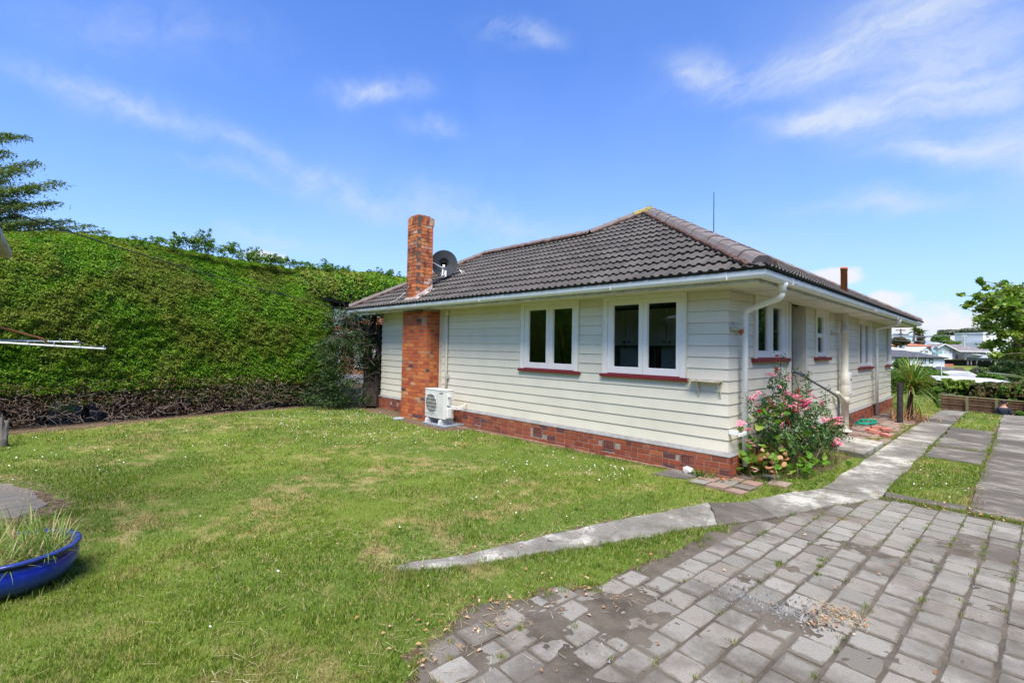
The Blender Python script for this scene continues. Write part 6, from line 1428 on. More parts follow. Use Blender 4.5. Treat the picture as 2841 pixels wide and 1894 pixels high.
# ================================================================ far side of the valley and lower garden
def H_(px,py,D): return at(px,py,D)
class Far:
    """local frame of a far house: u to the camera's right (level), w away from it, z up; px units turned into metres at distance D"""
    def __init__(s,name,px,D,yaw=0.,**k):
        s.D=D; s.c=at(px,985,D); s.px0=px; rr=np.array([RT[0],RT[1],0]); rr/=np.linalg.norm(rr); c_,s_=math.cos(yaw),math.sin(yaw)
        s.u=np.array([rr[0]*c_-rr[1]*s_,rr[0]*s_+rr[1]*c_,0]); s.w=np.array([-s.u[1],s.u[0],0]); s.zg=float(terrain(s.c[0],s.c[1])); s.e=empty(name,(s.c[0],s.c[1],s.zg),**k)
        s.k=D/FPX; s.zc=float(at(px,985,D)[2])
        s.T=lambda x,y,z: tuple(np.array([s.c[0],s.c[1],0])+s.u*x+s.w*y+np.array([0,0,z]))
    def X(s,px): return (px-s.px0)*s.k
    def Z(s,py): return s.zc-(py-985)*s.k
    def box(s,name,mat,x0,x1,w0,w1,y0,y1,par=None,mb=None):
        m=mb or MB(); m.box(s.X(x0),s.X(x1),w0,w1,s.Z(y1),s.Z(y0),s.T)
        if mb is None: o=m.build(name,mat); return T_(o,par or s.e)
    def poly(s,name,mat,P,w0,w1,par=None):   # outline in px extruded in depth
        m=MB(); m.prism([(s.X(a),s.Z(b)) for a,b in P],w0,w1,lambda a,b,c:s.T(a,c,b)); return T_(m.build(name,mat),s.e)
    def roof(s,name,mat,x0,x1,ye,yr,w0,w1,hl=0.,hr=0.,oh=.4,front=False):
        xa,xb=s.X(x0),s.X(x1); ze,zr=s.Z(ye),s.Z(yr); wm=(w0+w1)/2; m=MB()
        V=[(xa,w0-oh,ze),(xb,w0-oh,ze),(xb,w1+oh,ze),(xa,w1+oh,ze),(xa+hl,wm,zr),(xb-hr,wm,zr)]
        V=[s.T(*v) for v in V]; m.add(V,[(0,1,5,4),(2,3,4,5),(1,2,5),(3,0,4),(3,2,1,0)])
        m2=MB(); m.box(xa,xb,w0-oh-.02,w0-oh,ze-.18,ze+.02,s.T); return T_(m.build(name,mat),s.e)
    def win(s,x0,x1,y0,y1,fr,gl,w=0.,mull=1):
        m=MB(); a,b,c,d=s.X(x0),s.X(x1),s.Z(y1),s.Z(y0); t=.09
        for q in ((a,b,c,c+t),(a,b,d-t,d),(a,a+t,c+t,d-t),(b-t,b,c+t,d-t)): m.box(q[0],q[1],w-.08,w-.003,q[2],q[3],s.T)
        for k in range(mull): xx=a+(b-a)*(k+1)/(mull+1); m.box(xx-t/2,xx+t/2,w-.07,w-.003,c+t,d-t,s.T)
        o=T_(m.build('window',fr),s.e); m=MB(); m.box(a+t,b-t,w-.03,w-.002,c+t,d-t,s.T); p=m.build('pane',gl); p.parent=o; p.matrix_parent_inverse=o.matrix_basis.inverted() if False else Matrix.Identity(4); 
        p.matrix_parent_inverse=(Matrix.Translation(s.e.location)).inverted()@Matrix.Identity(4) if False else Matrix.Identity(4)
WW=simple('far_white_wall',(.66,.67,.66),.6,.06,1.5); DKR=simple('far_dark_roof',(.075,.075,.085),.8,.15,3); DKF=simple('far_black_frame',(.02,.02,.022),.5); BG_=simple('far_blind_glass',(.42,.48,.46),.25,.1,2); DG=simple('far_dark_glass',(.05,.06,.07),.1); ORR=simple('orange_far_roof',(.46,.17,.10),.8,.15,2); ORB=simple('orange_far_brick',(.30,.12,.06),.85,.2,2)
GRR=simple('grey_brown_far_roof',(.21,.185,.18),.85,.25,1.2,stretch=(1,1,1)); GNR=simple('green_white_far_roof',(.45,.55,.50),.6,.15,2); WHR=simple('white_iron_roof',(.74,.75,.76),.5,.06,1.); SILV=simple('silver_flat_roof',(.55,.57,.60),.5,.15,1.1,c2=(.42,.42,.44)); CONB=simple('grey_block',(.22,.21,.20),.9,.2,2); DECK=simple('dark_deck_timber',(.05,.05,.055),.7); TIMB=simple('brown_deck_timber',(.20,.13,.08),.8,.2,3)
def X5(v): return 2460+v/6.173
def Y5(v): return 880+v/6.173
# --- dark roofed white house
h=Far('dark_roofed_house',2560,88,label='white two storey house with dark grey hip roof beside the near eave',cat='house')
h.box('wall',WW,2440,2620.5,0,8,991,1022); h.box('lower_wall',WW,2450,2616,.4,8,1021,1075)
h.roof('roof',DKR,2425,2625,991,970.5,0,8.6,4,4.5)
m=MB(); a,b,c=h.X(2531),h.X(2573),h.X(2551); ze,zr=h.Z(990.5),h.Z(981); V=[h.T(a,-.45,ze),h.T(b,-.45,ze),h.T(c,.8,zr),h.T(c,3.0,zr)]; m.add(V,[(0,1,2),(1,3,2),(0,2,3)]); T_(m.build('gablet',DKR),h.e)
h.box('fascia',DKF,2425,2625,-.47,-.42,990.8,993)
h.win(2484,2521.5,993.5,1006.5,DKF,DG,0,1); h.win(2542.5,2567.7,994.3,1008,DKF,BG_,0,1); h.win(2577.5,2588.5,995,1006.5,DKF,BG_,0,0)
h.roof('porch_roof',DKR,2578,2632,1023.5,1015,-3,3,1.5,1.5)
# --- white roofed house behind
h=Far('white_roofed_house',2500,106,label='house with broad white iron roof just above the dark grey roof',cat='house')
h.box('wall',WW,2455,2545,0,9,972,995); h.roof('roof',WHR,2415,2548,972.5,957,0,9,5,6)
h.win(2472,2484,974,979,WHR,DG,0,1)
# --- orange roof
h=Far('orange_roofed_house',2555,132,label='orange brick house with orange tiled roof and chimney below the palms',cat='house')
h.box('wall',ORB,2522,2584,0,9,958,974); h.roof('roof',ORR,2515,2587,959,948.5,0,9,3,5)
h.win(2534,2541,961,968,WW,DG); h.win(2550,2571,961,968,WW,BG_,0,3); h.box('chimney',ORB,2570.5,2576.5,3,4.2,944,956); h.box('side_annex',WW,2513.5,2521.5,.2,3,955,966)
h=Far('far_orange_roof_house',2468,140,label='small orange roof showing beside the dark bush at the eave',cat='house'); h.box('wall',ORB,2462,2474,0,6,955,965); h.roof('roof',ORR,2458,2478,955,950,0,6,1,1)
# --- small green white gable
h=Far('small_gabled_house',2580,116,label='small white gabled house with pale green striped roof beside the long white house',cat='house')
h.poly('wall',WW,[(2558,985),(2558,972),(2570,962.5),(2583,972),(2596,972),(2596,985)],0,6)
m=MB(); m.add([h.T(h.X(2570),-.3,h.Z(962)),h.T(h.X(2585),-.3,h.Z(972)),h.T(h.X(2604),5,h.Z(972)),h.T(h.X(2596),5,h.Z(962)),h.T(h.X(2556),-.3,h.Z(972.5)),h.T(h.X(2576),5,h.Z(971))],[(0,1,2,3),(4,0,3,5)]); T_(m.build('roof',GNR),h.e)
h.win(2565,2575,972,978,WW,DG,0,0); h.box('glass_balustrade',simple('teal_glass',(.20,.36,.38),.2),2572,2598,-1.6,-1.5,974,981); h.box('shade_opening',DKF,2586,2595,-.05,-.01,974,983)
# --- long white house with deck
h=Far('long_white_house',2700,124,label='long white house with brown grey gable roof and dark railed deck across the valley',cat='house')
L5=h
h.poly('gable_wall',WW,[(X5(868),Y5(725)),(X5(868),Y5(540)),(X5(945),Y5(475)),(X5(1112),Y5(545)),(X5(1112),Y5(725))],-.2,1.2)
h.box('wall',WW,X5(1112),X5(1790),.6,8,Y5(575),Y5(722)); h.box('shaded_wall',simple('painted_wall_shade',(.42,.43,.43),.6),X5(1114),X5(1215),.4,.59,Y5(560),Y5(722))  # grey panel carries the shade on this white wall in its colour
m=MB(); z=lambda v:h.Z(Y5(v)); x=lambda v:h.X(X5(v))
m.add([h.T(x(1185),-1.,z(580)),h.T(x(1760),-1.,z(580)),h.T(x(1600),5,z(463)),h.T(x(940),5,z(463)),h.T(x(815),-1.,z(527)),h.T(x(940),-1,z(462))],[(0,1,2,3),(4,5,3),(0,3,5)]); T_(m.build('roof',GRR),h.e)
m=MB()
for a,b in (((940,460),(1190,578)),((815,525),(940,460))): m.prism([(x(a[0]),z(a[1])),(x(b[0]),z(b[1])),(x(b[0]),z(b[1]+14)),(x(a[0]),z(a[1]+14))],-1.08,-1.0,lambda p,q,r:h.T(p,r,q))
m.box(x(1190),x(1765),-1.08,-1.0,z(592),z(578),h.T); T_(m.build('bargeboard',WW),h.e)
for a,b,g in ((903,945,BG_),(972,1012,BG_),(1055,1098,DG)): h.win(X5(a),X5(b),Y5(550),Y5(618),WW,g,-.2,1)
for a,b,g in ((1232,1328,simple('drawn_curtain',(.60,.60,.58),.8)),(1336,1420,BG_),(1430,1505,BG_),(1537,1608,BG_),(1615,1690,BG_)): h.win(X5(a),X5(b),Y5(590),Y5(680),WW,g,.6,1)
h.win(X5(1705),X5(1780),Y5(600),Y5(640),WW,DG,.6,1)
m=MB(); m.box(x(1120),x(1890),-3,.55,z(726),z(716),h.T); T_(m.build('deck_floor',TIMB),h.e)
m=MB(); m.box(x(1190),x(1890),-3.02,-2.95,z(672),z(665),h.T); m.box(x(1190),x(1890),-3.02,-2.95,z(697),z(691),h.T); T_(m.build('deck_rail',DECK),h.e)
for k in range(12): m=MB(); xx=x(1195+k*62); m.box(xx-.08,xx+.08,-3.1,-2.94,z(724),z(660),h.T); T_(m.build('deck_post',DECK),h.e)
for k,v in enumerate((1210,1265,1360,1450,1600,1700)): m=MB(); xx=x(v); m.box(xx-.12,xx+.12,-2.9,-2.7,z(812),z(728),h.T); T_(m.build('deck_pile',CONB),h.e)
m=MB(); m.box(x(1240),x(1815),-.5,6,z(815),z(740),h.T); T_(m.build('basement_wall',simple('dark_basement',(.06,.05,.045),.9),),h.e)
b_=Far('barbecue',X5(1255),121,label='covered dark barbecue standing at the left end of the white house deck',cat='barbecue'); m=MB(); m.box(-.9,.9,-.4,.4,b_.Z(Y5(715)),b_.Z(Y5(675)),b_.T); T_(m.build('cabinet',DECK),b_.e); m=MB(); m.prism([(-.8,0),(.8,0),(.8,.5),(.4,.9),(-.4,.9),(-.8,.5)],-.35,.35,lambda p,q,r:b_.T(p,r,b_.Z(Y5(675))+q)); T_(m.build('hood',DECK),b_.e)
t_=Far('outdoor_table',X5(1497),121,label='purple grey outdoor table set in the middle of the white house deck',cat='table'); PUR=simple('purple_grey_plastic',(.12,.10,.20),.6); m=MB(); m.box(-1.6,1.6,-.6,.6,t_.Z(Y5(672)),t_.Z(Y5(667)),t_.T); T_(m.build('table_top',PUR),t_.e)
for xx in (-1.4,-.5,.5,1.4): m=MB(); m.box(xx-.12,xx+.12,-.4,.4,t_.Z(Y5(713)),t_.Z(Y5(673)),t_.T); T_(m.build('leg',PUR),t_.e)
# --- pale long roof, white block on right
h=Far('pale_green_roofed_house',2705,150,label='low house with long pale green roof under the big spreading tree',cat='house')
h.box('wall',WW,X5(1225),X5(1760),0,9,Y5(455),Y5(500)); h.roof('roof',GNR,X5(1205),X5(1790),Y5(458),Y5(390),0,9,3,3); h.win(X5(1600),X5(1675),Y5(460),Y5(495),WW,DG,0,1)
h.box('rooftop_box',WW,X5(1400),X5(1440),4,5,Y5(375),Y5(392)); h.box('rooftop_vent',DKF,X5(1545),X5(1575),4,5,Y5(378),Y5(390))
h=Far('white_modern_block',2770,138,label='white flat topped modern house standing behind the leafy tree at the right',cat='house')
h.box('wall',WW,X5(1745),X5(2000),0,9,Y5(420),Y5(640)); h.box('upper_storey',WW,X5(1830),X5(2300),3,12,Y5(262),Y5(420)); h.box('side_wing',WW,X5(2000),X5(2500),1,8,Y5(560),Y5(640)); h.box('parapet',WHR,X5(1820),X5(2310),2.8,12.2,Y5(252),Y5(264))
h.win(X5(1880),X5(1935),Y5(275),Y5(345),DKF,BG_,3,1); h.win(X5(1790),X5(1840),Y5(438),Y5(495),DKF,DG,0,1); h.win(X5(1710)+6,X5(1800),Y5(520),Y5(560),DKF,DG,0,0)
h=Far('pale_roofed_carport',2775,108,label='low carport with pale patched roof right of the railed deck',cat='carport')
h.roof('roof',SILV,X5(1800),X5(2080),Y5(700),Y5(640),0,7,.5,5); h.box('wall',CONB,X5(1820),X5(1925),.5,6,Y5(695),Y5(745)); h.box('opening',DKF,X5(1925),X5(2040),.6,.7,Y5(698),Y5(745))
# --- silver roofed house down the slope, grey gables behind it
h=Far('silver_roofed_house',2720,40,label='low building with long silver white roof just beyond the lower hedge',cat='building')
m=MB(); x=lambda v:h.X(X5(v)); z=lambda v:h.Z(Y5(v))
m.add([h.T(x(850),0,z(1128)),h.T(x(2600),0,z(1178)),h.T(x(2600),4,z(1085)),h.T(x(1040),4,z(1025))],[(0,1,2,3)]); m.add([h.T(x(850),0,z(1128)),h.T(x(1040),4,z(1025)),h.T(x(820),6,z(1128))],[(0,1,2)])
T_(m.build('roof',SILV),h.e); m=MB(); m.box(x(850),x(2600),-.06,-.01,z(1190),z(1130),h.T); m.box(x(850),x(2600),-.14,-.06,z(1150),z(1128),h.T); 
h.box('wall',WW,X5(880),X5(2560),.15,4,Y5(1135),Y5(1330)); h.roof('porch_roof',simple('grey_porch_roof',(.25,.26,.28),.7),X5(765),X5(960),Y5(1135),Y5(1075),-2.2,1,1.0,1.0)
m=MB(); m.tube([h.T(x(1487),3,z(1100)),h.T(x(1487),3,z(790))],.03,5); T_(m.build('mast',simple('pale_mast',(.5,.55,.58),.5)),h.e)
h=Far('grey_gabled_house',2700,58,label='grey roofed house with pale gable between the silver roof and the grassy slope',cat='house')
h.poly('gable',simple('pale_gable',(.45,.46,.45),.8),[(X5(1560),Y5(1075)),(X5(1560),Y5(990)),(X5(1880),Y5(945)),(X5(2190),Y5(1075))],3.5,6)
h.roof('roof',simple('worn_grey_roof',(.30,.31,.31),.85,.2,2),X5(1090),X5(1880),Y5(1030),Y5(975),0,6,2.0,3); h.box('wall',WW,X5(1110),X5(2150),.5,6,Y5(1030),Y5(1150))
m=MB(); x=lambda v:h.X(X5(v)); z=lambda v:h.Z(Y5(v)); m.add([h.T(x(2030),-1,z(955)),h.T(x(2340),-1,z(1035)),h.T(x(2340),3,z(1010)),h.T(x(2060),3,z(948))],[(0,1,2,3)]); T_(m.build('side_roof',WHR),h.e)
# --- timber stair landing and block wall
h=Far('timber_stair_landing',2648,90,label='brown timber landing with balusters and grey block wall beside the grassy bank',cat='landing')
m=MB(); x=lambda v:h.X(X5(v)); z=lambda v:h.Z(Y5(v)); m.box(x(1070),x(1232),-1,1,z(935),z(925),h.T); m.box(x(1070),x(1232),-1.05,-.95,z(862),z(852),h.T); T_(m.build('platform',TIMB),h.e)
for k in range(14): m=MB(); xx=x(1075+k*12); m.box(xx-.05,xx+.05,-1.03,-.96,z(925),z(862),h.T); T_(m.build('baluster',TIMB),h.e)
m=MB(); m.prism([(x(1232),z(860)),(x(1400),z(950)),(x(1400),z(1000)),(x(1232),z(1000))],0,.4,lambda p,q,r:h.T(p,r,q)); T_(m.build('block_wall',CONB),h.e)
m=MB(); m.box(x(990),x(1190),.6,.8,z(850),z(800),h.T); T_(m.build('orange_fence_panel',ORR),h.e); m=MB(); m.box(x(990),x(1110),3,5,z(860),z(745),h.T); T_(m.build('dark_pergola',DECK),h.e)
# --- power poles and lines
def pole(px,D,yt,yb,label,mat):
    e=empty('power_pole',tuple(at(px,yb,D)),label=label,cat='power pole',group='power poles across the valley'); m=MB(); m.tube([at(px,yb+8,D),at(px,yt,D)],[.24,.15],7); cb(m,'pole',mat,e)
    for dy,w in ((4,26 if px<2550 else 16),(14,10)):
        if px>2550 and dy>5: continue
        m=MB(); c=at(px,yt+dy,D); r_=np.array([RT[0],RT[1],0]); m.tube([c-r_*w*D/FPX*.5,c+r_*w*D/FPX*.5],.13,5); cb(m,'crossarm',mat,e)
    return e
pe=pole(2499,118,912,962,'tall brown wooden power pole with crossarms left of the palms',simple('pole_brown',(.13,.10,.09),.9))
m=MB(); c=at(2499,928,118); r_=np.array([RT[0],RT[1],0]); m.tube([c-r_*1.9,c+r_*1.9],.14,5); cb(m,'crossarm',BARK,pe)
pole(2674.5,112,928,956,'grey concrete power pole rising behind the long white house',simple('pole_grey',(.42,.43,.43),.9))
for k,(ya,yb,lab) in enumerate(((928,930.5,'uppermost thin black power line across the valley'),(931,928.5,'second thin power line crossing just below the uppermost'),(933,927,'third thin power line sagging towards the right hand pole'),(942,946,'lowest thin telephone line over the far houses'))):
    m=MB(); a=at(2462,ya,117); b=at(2674,928 if k<3 else 944,112); c=at(2900,yb-8,100); pts=[a*(1-t)+b*t-np.array([0,0,.35*4*t*(1-t)]) for t in np.linspace(0,1,12)]+[b*(1-t)+c*t-np.array([0,0,.3*4*t*(1-t)]) for t in np.linspace(0,1,12)][1:]
    m.tube(pts,.05,4); m.build('power_line',simple('wire_grey',(.12,.13,.15),.8) if k==0 else bpy.data.materials['wire_grey'],label=lab,cat='power line',group='power lines over the valley')
# --- trees
def ftree(name,label,cat_,px,py,D,rw,rh,mat,n=900,leaf=.5,blobs=7,seed=1,base=None,trunk=BARK,flat=1.,asp=.7,jit=.8,group=None,spread=.62,tw=.035):
    rs=np.random.RandomState(seed); k=D/FPX; c=at(px,py,D); gz=float(terrain(c[0],c[1])) if base is None else float(at(px,base,D)[2])
    e=empty(name,(c[0],c[1],gz),label=label,cat=cat_,group=group); r_=np.array([RT[0],RT[1],0]); w_=np.array([-RT[1],RT[0],0]); Ps=[];Ns=[]; W_=rw*k; Hh=rh*k
    m=MB(); m.tube([(c[0],c[1],gz-.2),(c[0],c[1],c[2]-Hh*.3),(c[0],c[1],c[2]+Hh*.2)],[max(.04,W_*tw*1.6),W_*tw,W_*tw*.5],7)
    cb(m,'trunk',trunk,e); ml_=MB()
    for b in range(blobs):
        a=rs.rand()*6.283; q=spread*math.sqrt(rs.rand()); o_=r_*W_*q*math.cos(a)+w_*W_*q*math.sin(a)+np.array([0,0,Hh*rs.uniform(-.5,.55)*(1 if flat==1 else .6)]); sr=rs.uniform(.34,.55)
        p,v=blob(rs,n//blobs,c+o_,(W_*sr,W_*sr,Hh*sr*flat)); Ps.append(p);Ns.append(v*.6+[0,0,.5]); ml_.tube([(c[0],c[1],c[2]-Hh*.5),tuple((c+o_+np.array([c[0],c[1],c[2]-Hh*.4]))/2),tuple(c+o_)],[W_*tw*.6,W_*tw*.4,W_*tw*.15],4,False)
    cb(ml_,'limb',trunk,e,kind='stuff'); 
    if 'tree' not in name and 'pine' not in name.replace('dark_pine','x'):
        m_=n//2; a=rs.rand(m_)*6.283; q=np.sqrt(rs.rand(m_))*.85; zz=rs.rand(m_); Ps.append(np.array([c[0],c[1],0])+r_*(W_*q*np.cos(a))[:,None]+w_*(W_*q*np.sin(a))[:,None]+np.array([0,0,1.])*(gz+(c[2]-gz)*zz)[:,None]); Ns.append(np.tile([0,0,.4],(m_,1)))
    P=np.concatenate(Ps); P=P[P[:,2]>gz+.02]; Nn=np.tile([0,0,.8],(len(P),1)) if False else np.concatenate(Ns)[:len(P)]
    T_(cards('crown',P,Nn if len(Nn)==len(P) else np.tile([0,0,1.],(len(P),1)),leaf,asp,mat,jit=jit,seed=seed+5),e); return e
ftree('round_dark_tree','dark rounded tree standing behind the first power pole','tree',X5(225),Y5(430),118,24,15,LM['brown'],2600,.55,8,201)
ftree('green_tree','dark green spreading tree behind the orange roofed house','tree',X5(930),Y5(370),140,25,12,LM['fresh'],2200,.6,9,202)
ftree('yellow_green_tree','low yellow green rounded tree above the long white roof','tree',X5(1040),Y5(420),135,20,8,LM['lime'],1800,.5,6,203)
ftree('small_green_shrub','small bright shrub on the roofline right of the yellow green tree','shrub',X5(1232),Y5(435),140,6,5,LM['lime'],400,.4,4,204)
ftree('spreading_pine','wide flat topped grey green tree spreading behind the houses','tree',X5(1440),Y5(255),168,58,19,LM['grey'],7000,.8,22,205,flat=.45,spread=.85,tw=.02)
ftree('dark_dense_tree','dense dark tree at the foot of the wide flat topped tree','tree',X5(1280),Y5(385),160,13,6,LM['dark'],900,.6,5,206)
for px,top,bot,sd_,lab in ((X5(478),Y5(185),Y5(418),1,'left palm with short crown above the orange roof'),(X5(585),Y5(205),Y5(435),2,'right palm with shaggy hanging skirt above the orange roof')):
    D=134; e=empty('palm_tree',tuple(at(px,bot,D)),label=lab,cat='palm',group='palms above the orange roof'); cc=at(px,top+9,D); m=MB(); bb_=at(px-3 if sd_==1 else px+2,bot,D); m.tube([bb_,cc],[.32,.25],7); cb(m,'trunk',BARKG,e)
    rs=np.random.RandomState(sd_)
    for k in range(34):
        m=MB(); strap(m,cc,rs.rand()*6.283,rs.uniform(-.5,1.3),rs.uniform(1.4,2.3),.62,rs.uniform(.3,1.2),4); cb(m,'frond',LM['olive'],e)
    if sd_==2: p,v=blob(rs,260,cc-[0,0,2.0],(.9,.9,1.8)); T_(cards('dead_frond_skirt',p,v,.7,.4,LM['brown'],jit=.5,seed=3,kind='stuff'),e)
# shrubs lower down
SHR=[('light_shrub','pale flowering shrub on the grass slope below the deck',X5(1700),Y5(790),112,20,5,'grey',900,.4,None),
('dark_pine_shrub','dark spreading juniper at the right of the grass slope',X5(2050),Y5(830),62,42,17,'dark',4500,.28,None),
('olive_shrub','olive green bush in front of the pale carport',X5(2230),Y5(680),80,34,12,'olive',2200,.4,None),
('mixed_shrub','scrubby green brown bush left of the dark juniper',X5(1830),Y5(900),70,22,11,'olive',1600,.3,None),
('bank_bush','pale green bush at the foot of the grass bank',X5(1600),Y5(920),78,26,11,'grey',1800,.3,None),
('low_green_bush','fresh green bush in front of the pale gable',X5(1790),Y5(1010),48,30,9,'fresh',2600,.18,None),
('valley_bush','rounded bush in front of the dark roofed house wall',X5(250),Y5(800),46,20,20,'fresh',3000,.17,None),
('valley_bush','dark green bush under the porch roof of the dark roofed house',X5(690),Y5(900),52,20,10,'dark',1800,.2,None),
('valley_bush','bright green bush at the left of the silver roof',X5(860),Y5(985),46,26,12,'fresh',2200,.17,None),
('big_garden_bush','large leafy bush filling the slope behind the cabbage tree',X5(230),Y5(1000),27,34,24,'fresh',6500,.13,None),
('big_garden_bush','yellow green flowering bush right of the cabbage tree',X5(540),Y5(1040),27.5,34,22,'olive',6500,.13,None),
('big_garden_bush','low bright bush beside the top of the brown fence',X5(720),Y5(1235),28.5,28,14,'fresh',4500,.12,None),
('flowering_twiggy_bush','twiggy bush with pale tips behind the strap leaves',X5(400),Y5(930),30,22,18,'lime',2500,.13,None)]
for k,(nm,lab,px,py,D,rw,rh,mt,n,lf,_) in enumerate(SHR): ftree(nm,lab,'shrub' if 'shrub' in nm else 'bush',px,py,D,rw,rh,LM[mt],n,lf,9,220+k,group='bushes on the valley slope')
# lower hedge behind the fence
lh=empty('mixed_hedge',tuple(at(2760,1150,37)),label='clipped mixed green hedge running above the brown fence to the right edge',cat='hedge')
rs=np.random.RandomState(240)
def hb(px0,px1,y0,y1,D,n,mat,seed,leaf=.16):
    rs=np.random.RandomState(seed); px=rs.uniform(px0,px1,n); f=rs.rand(n); top=y0+ (vnoise(px,0*px,.06,seed)-.5)*9; py=top+(y1-top)*f**.8; d=D+ (vnoise(px,py,.12,seed+1)-.5)*1.6+ np.where(rs.rand(n)<.25,rs.uniform(0,2,n),0)
    P=np.stack([at(a,b if dd<=D+.9 else t_,dd) for a,b,dd,t_ in zip(px,py,d,top+1)]); return T_(cards('foliage',P,np.tile(-FW*.7+np.array([0,0,.5]),(n,1)),leaf,.65,mat,jit=.7,seed=seed,kind='stuff'),lh)
hb(2612,2705,1052,1112,36,7000,LM['lime'],241); hb(2690,2900,1062,1125,36,9500,LM['dark'],242); hb(2690,2900,1060,1100,35.6,3800,LM['brown'],243,.13); hb(2760,2900,1068,1120,35.4,4200,LM['fresh'],244,.14); hb(2600,2660,1092,1108,35,900,LM['grey'],245)
m=MB(); a,b=at(2605,1064,37.5),at(2905,1072,37.5); m.add([a,b,b-[0,0,2.2],a-[0,0,2.2]],[(0,1,2,3)]); m.add([a+FW*1.2,b+FW*1.2,b,a],[(0,1,2,3)]); m.add([b+FW*1.2,a+FW*1.2,a+FW*1.2-[0,0,2.2],b+FW*1.2-[0,0,2.2]],[(0,1,2,3)]); cb(m,'inner_mass',COREM,lh)
# brown board fence
fe=empty('board_fence',tuple(at(2680,1150,33)),label='brown horizontal board fence with mossy posts at the bottom of the drive',cat='fence')
bounds=[(2500,1087.0),(2552,1092.2),(2605,1097.5),(2683,1103.5),(2765,1110),(2850,1117),(2935,1124)]
for k in range(len(bounds)-1):
    (xa,ya),(xb,yb)=bounds[k],bounds[k+1]
    for r_ in range(6):
        m=MB(); o0=r_*7.7; g=6.2
        A_,B_=at(xa+.5,ya+o0,33.2-.12*k),at(xb-.5,yb+o0,33.2-.12*(k+1)); dz=np.array([0,0,g*33/FPX]); t=FW*.03*(1 if r_%2 else 2.2); V=[A_-t,B_-t,B_-dz-t,A_-dz-t,A_+FW*.03-t,B_+FW*.03-t,B_-dz+FW*.03-t,A_-dz+FW*.03-t]
        m.add(V,[(0,3,2,1),(4,5,6,7),(0,1,5,4),(3,7,6,2),(0,4,7,3),(1,2,6,5)]); cb(m,'fence_board',FENCE,fe)
    m=MB(); c=at(xa,ya-1.5,33.0-.12*k); d_=at(xa,ya+48,33.0-.12*k); c_=.07
    m.box(c[0]-c_,c[0]+c_,c[1]-c_-.1,c[1]+c_-.1,c[2]-1.6,c[2]); cb(m,'fence_post',FPOST,fe)
m=MB(); A_,B_=at(2500,1085.5,33.1),at(2935,1121.8,32.4); m.tube([A_,B_],.045,4); cb(m,'cap_rail',FPOST,fe)
pf_=empty('paling_fence',tuple(at(2482,1090,31)),label='short stretch of grey paling fence behind the lawn left of the dark post',cat='fence')
for k in range(16): m=MB(); c=at(2462+k*2.6,1074.5+.15*k+(k%3)*.3,31); m.box(c[0]-.026,c[0]+.026,c[1]-.01,c[1]+.01,c[2]-.75,c[2]); cb(m,'paling',WOOD,pf_)
m=MB(); m.tube([at(2460,1078,31.05),at(2504,1080,31.05)],.03,4); cb(m,'rail',WOOD,pf_)
ftree('grass_clump','tuft of bright green shrub at the right edge beside the brown fence','shrub',2835,1150,24,16,9,LM['fresh'],1600,.12,6,250,base=1162)
# leafy tree at the right edge
rt_=empty('leafy_tree',tuple(at(2905,1050,19)*[1,1,0]+[0,0,float(terrain(3.2,22))]),label='leafy green tree reaching in from the right edge above the far houses',cat='tree')
rs=np.random.RandomState(260); tb=at(2912,1000,19); m=MB(); m.tube([(tb[0],tb[1],float(terrain(tb[0],tb[1]))-.1),(tb[0],tb[1],.8),at(2900,930,19),at(2890,860,19)],[.24,.19,.14,.06],9); cb(m,'trunk',BARKG,rt_)
CL=[(2755,832,26,20),(2730,858,20,14),(2790,815,22,18),(2770,870,28,18),(2725,885,20,12),(2745,905,26,10),(2800,850,24,22),(2825,830,20,20),(2690,843,10,8),(2712,822,10,8),(2720,778,7,7),(2726,786,4,4),(2738,800,9,6),(2785,790,12,10),(2830,800,12,10),(2790,925,22,12),(2765,950,18,9),(2740,960,16,9),(2810,975,20,12),(2760,985,12,8),(2835,900,22,30),(2815,885,16,14),(2795,900,10,8),(2668,818,7,4),(2680,850,8,4)]
Ps=[]; LFM=leafmat('plane_leaf',[(0,(.05,.12,.015)),(.5,(.12,.24,.02)),(.9,(.22,.34,.04)),(1,(.28,.28,.06))],.45,.4,patch=((.26,.30,.04),.5),pscale=1.3)
for (px,py,rw,rh) in CL:
    D=19+rs.normal(0,.7); c=at(px,py,D); k=D/FPX; n=int(rw*rh*.7)+12; p=c+rs.normal(0,.5,(n,3))*[rw*k,rw*k,rh*k]; Ps.append(p); root=at(2895+rs.normal(0,8),min(990,py+rs.uniform(15,60)),19); m=MB(); md=(root+c)/2+[0,0,.12]; m.tube([root,md,c],[.035,.022,.007],5); cb(m,'limb',BARKG,rt_)
P=np.concatenate(Ps); T_(cards('leaves',P,np.tile([0,0,.6],(len(P),1)),.155,.8,LFM,jit=.8,seed=262,kind='stuff'),rt_)
bt=empty('russet_tree',tuple(at(2900,1000,21)*[1,1,0]+[0,0,-2.2]),label='brownish twiggy tree mingled with the leafy one at the right edge',cat='tree'); Ps=[]
for (px,py,rw,rh) in [(2835,870,16,30),(2850,920,22,40),(2830,950,18,26),(2860,850,20,30),(2815,820,14,10),(2835,985,20,16),(2870,960,30,40)]:
    c=at(px,py,20.5); k=20.5/FPX; Ps.append(c+rs.normal(0,.5,(int(rw*rh*1.1),3))*[rw*k,rw*k,rh*k])
    m=MB(); m.tube([at(2880,1020,20.5),(at(2880,1020,20.5)+c)/2,c],[.05,.03,.01],5); cb(m,'limb',BARKG,bt)
P=np.concatenate(Ps); T_(cards('leaves',P,np.tile([0,0,.4],(len(P),1)),.12,.6,LM['brown'],jit=.8,seed=263,kind='stuff'),bt)
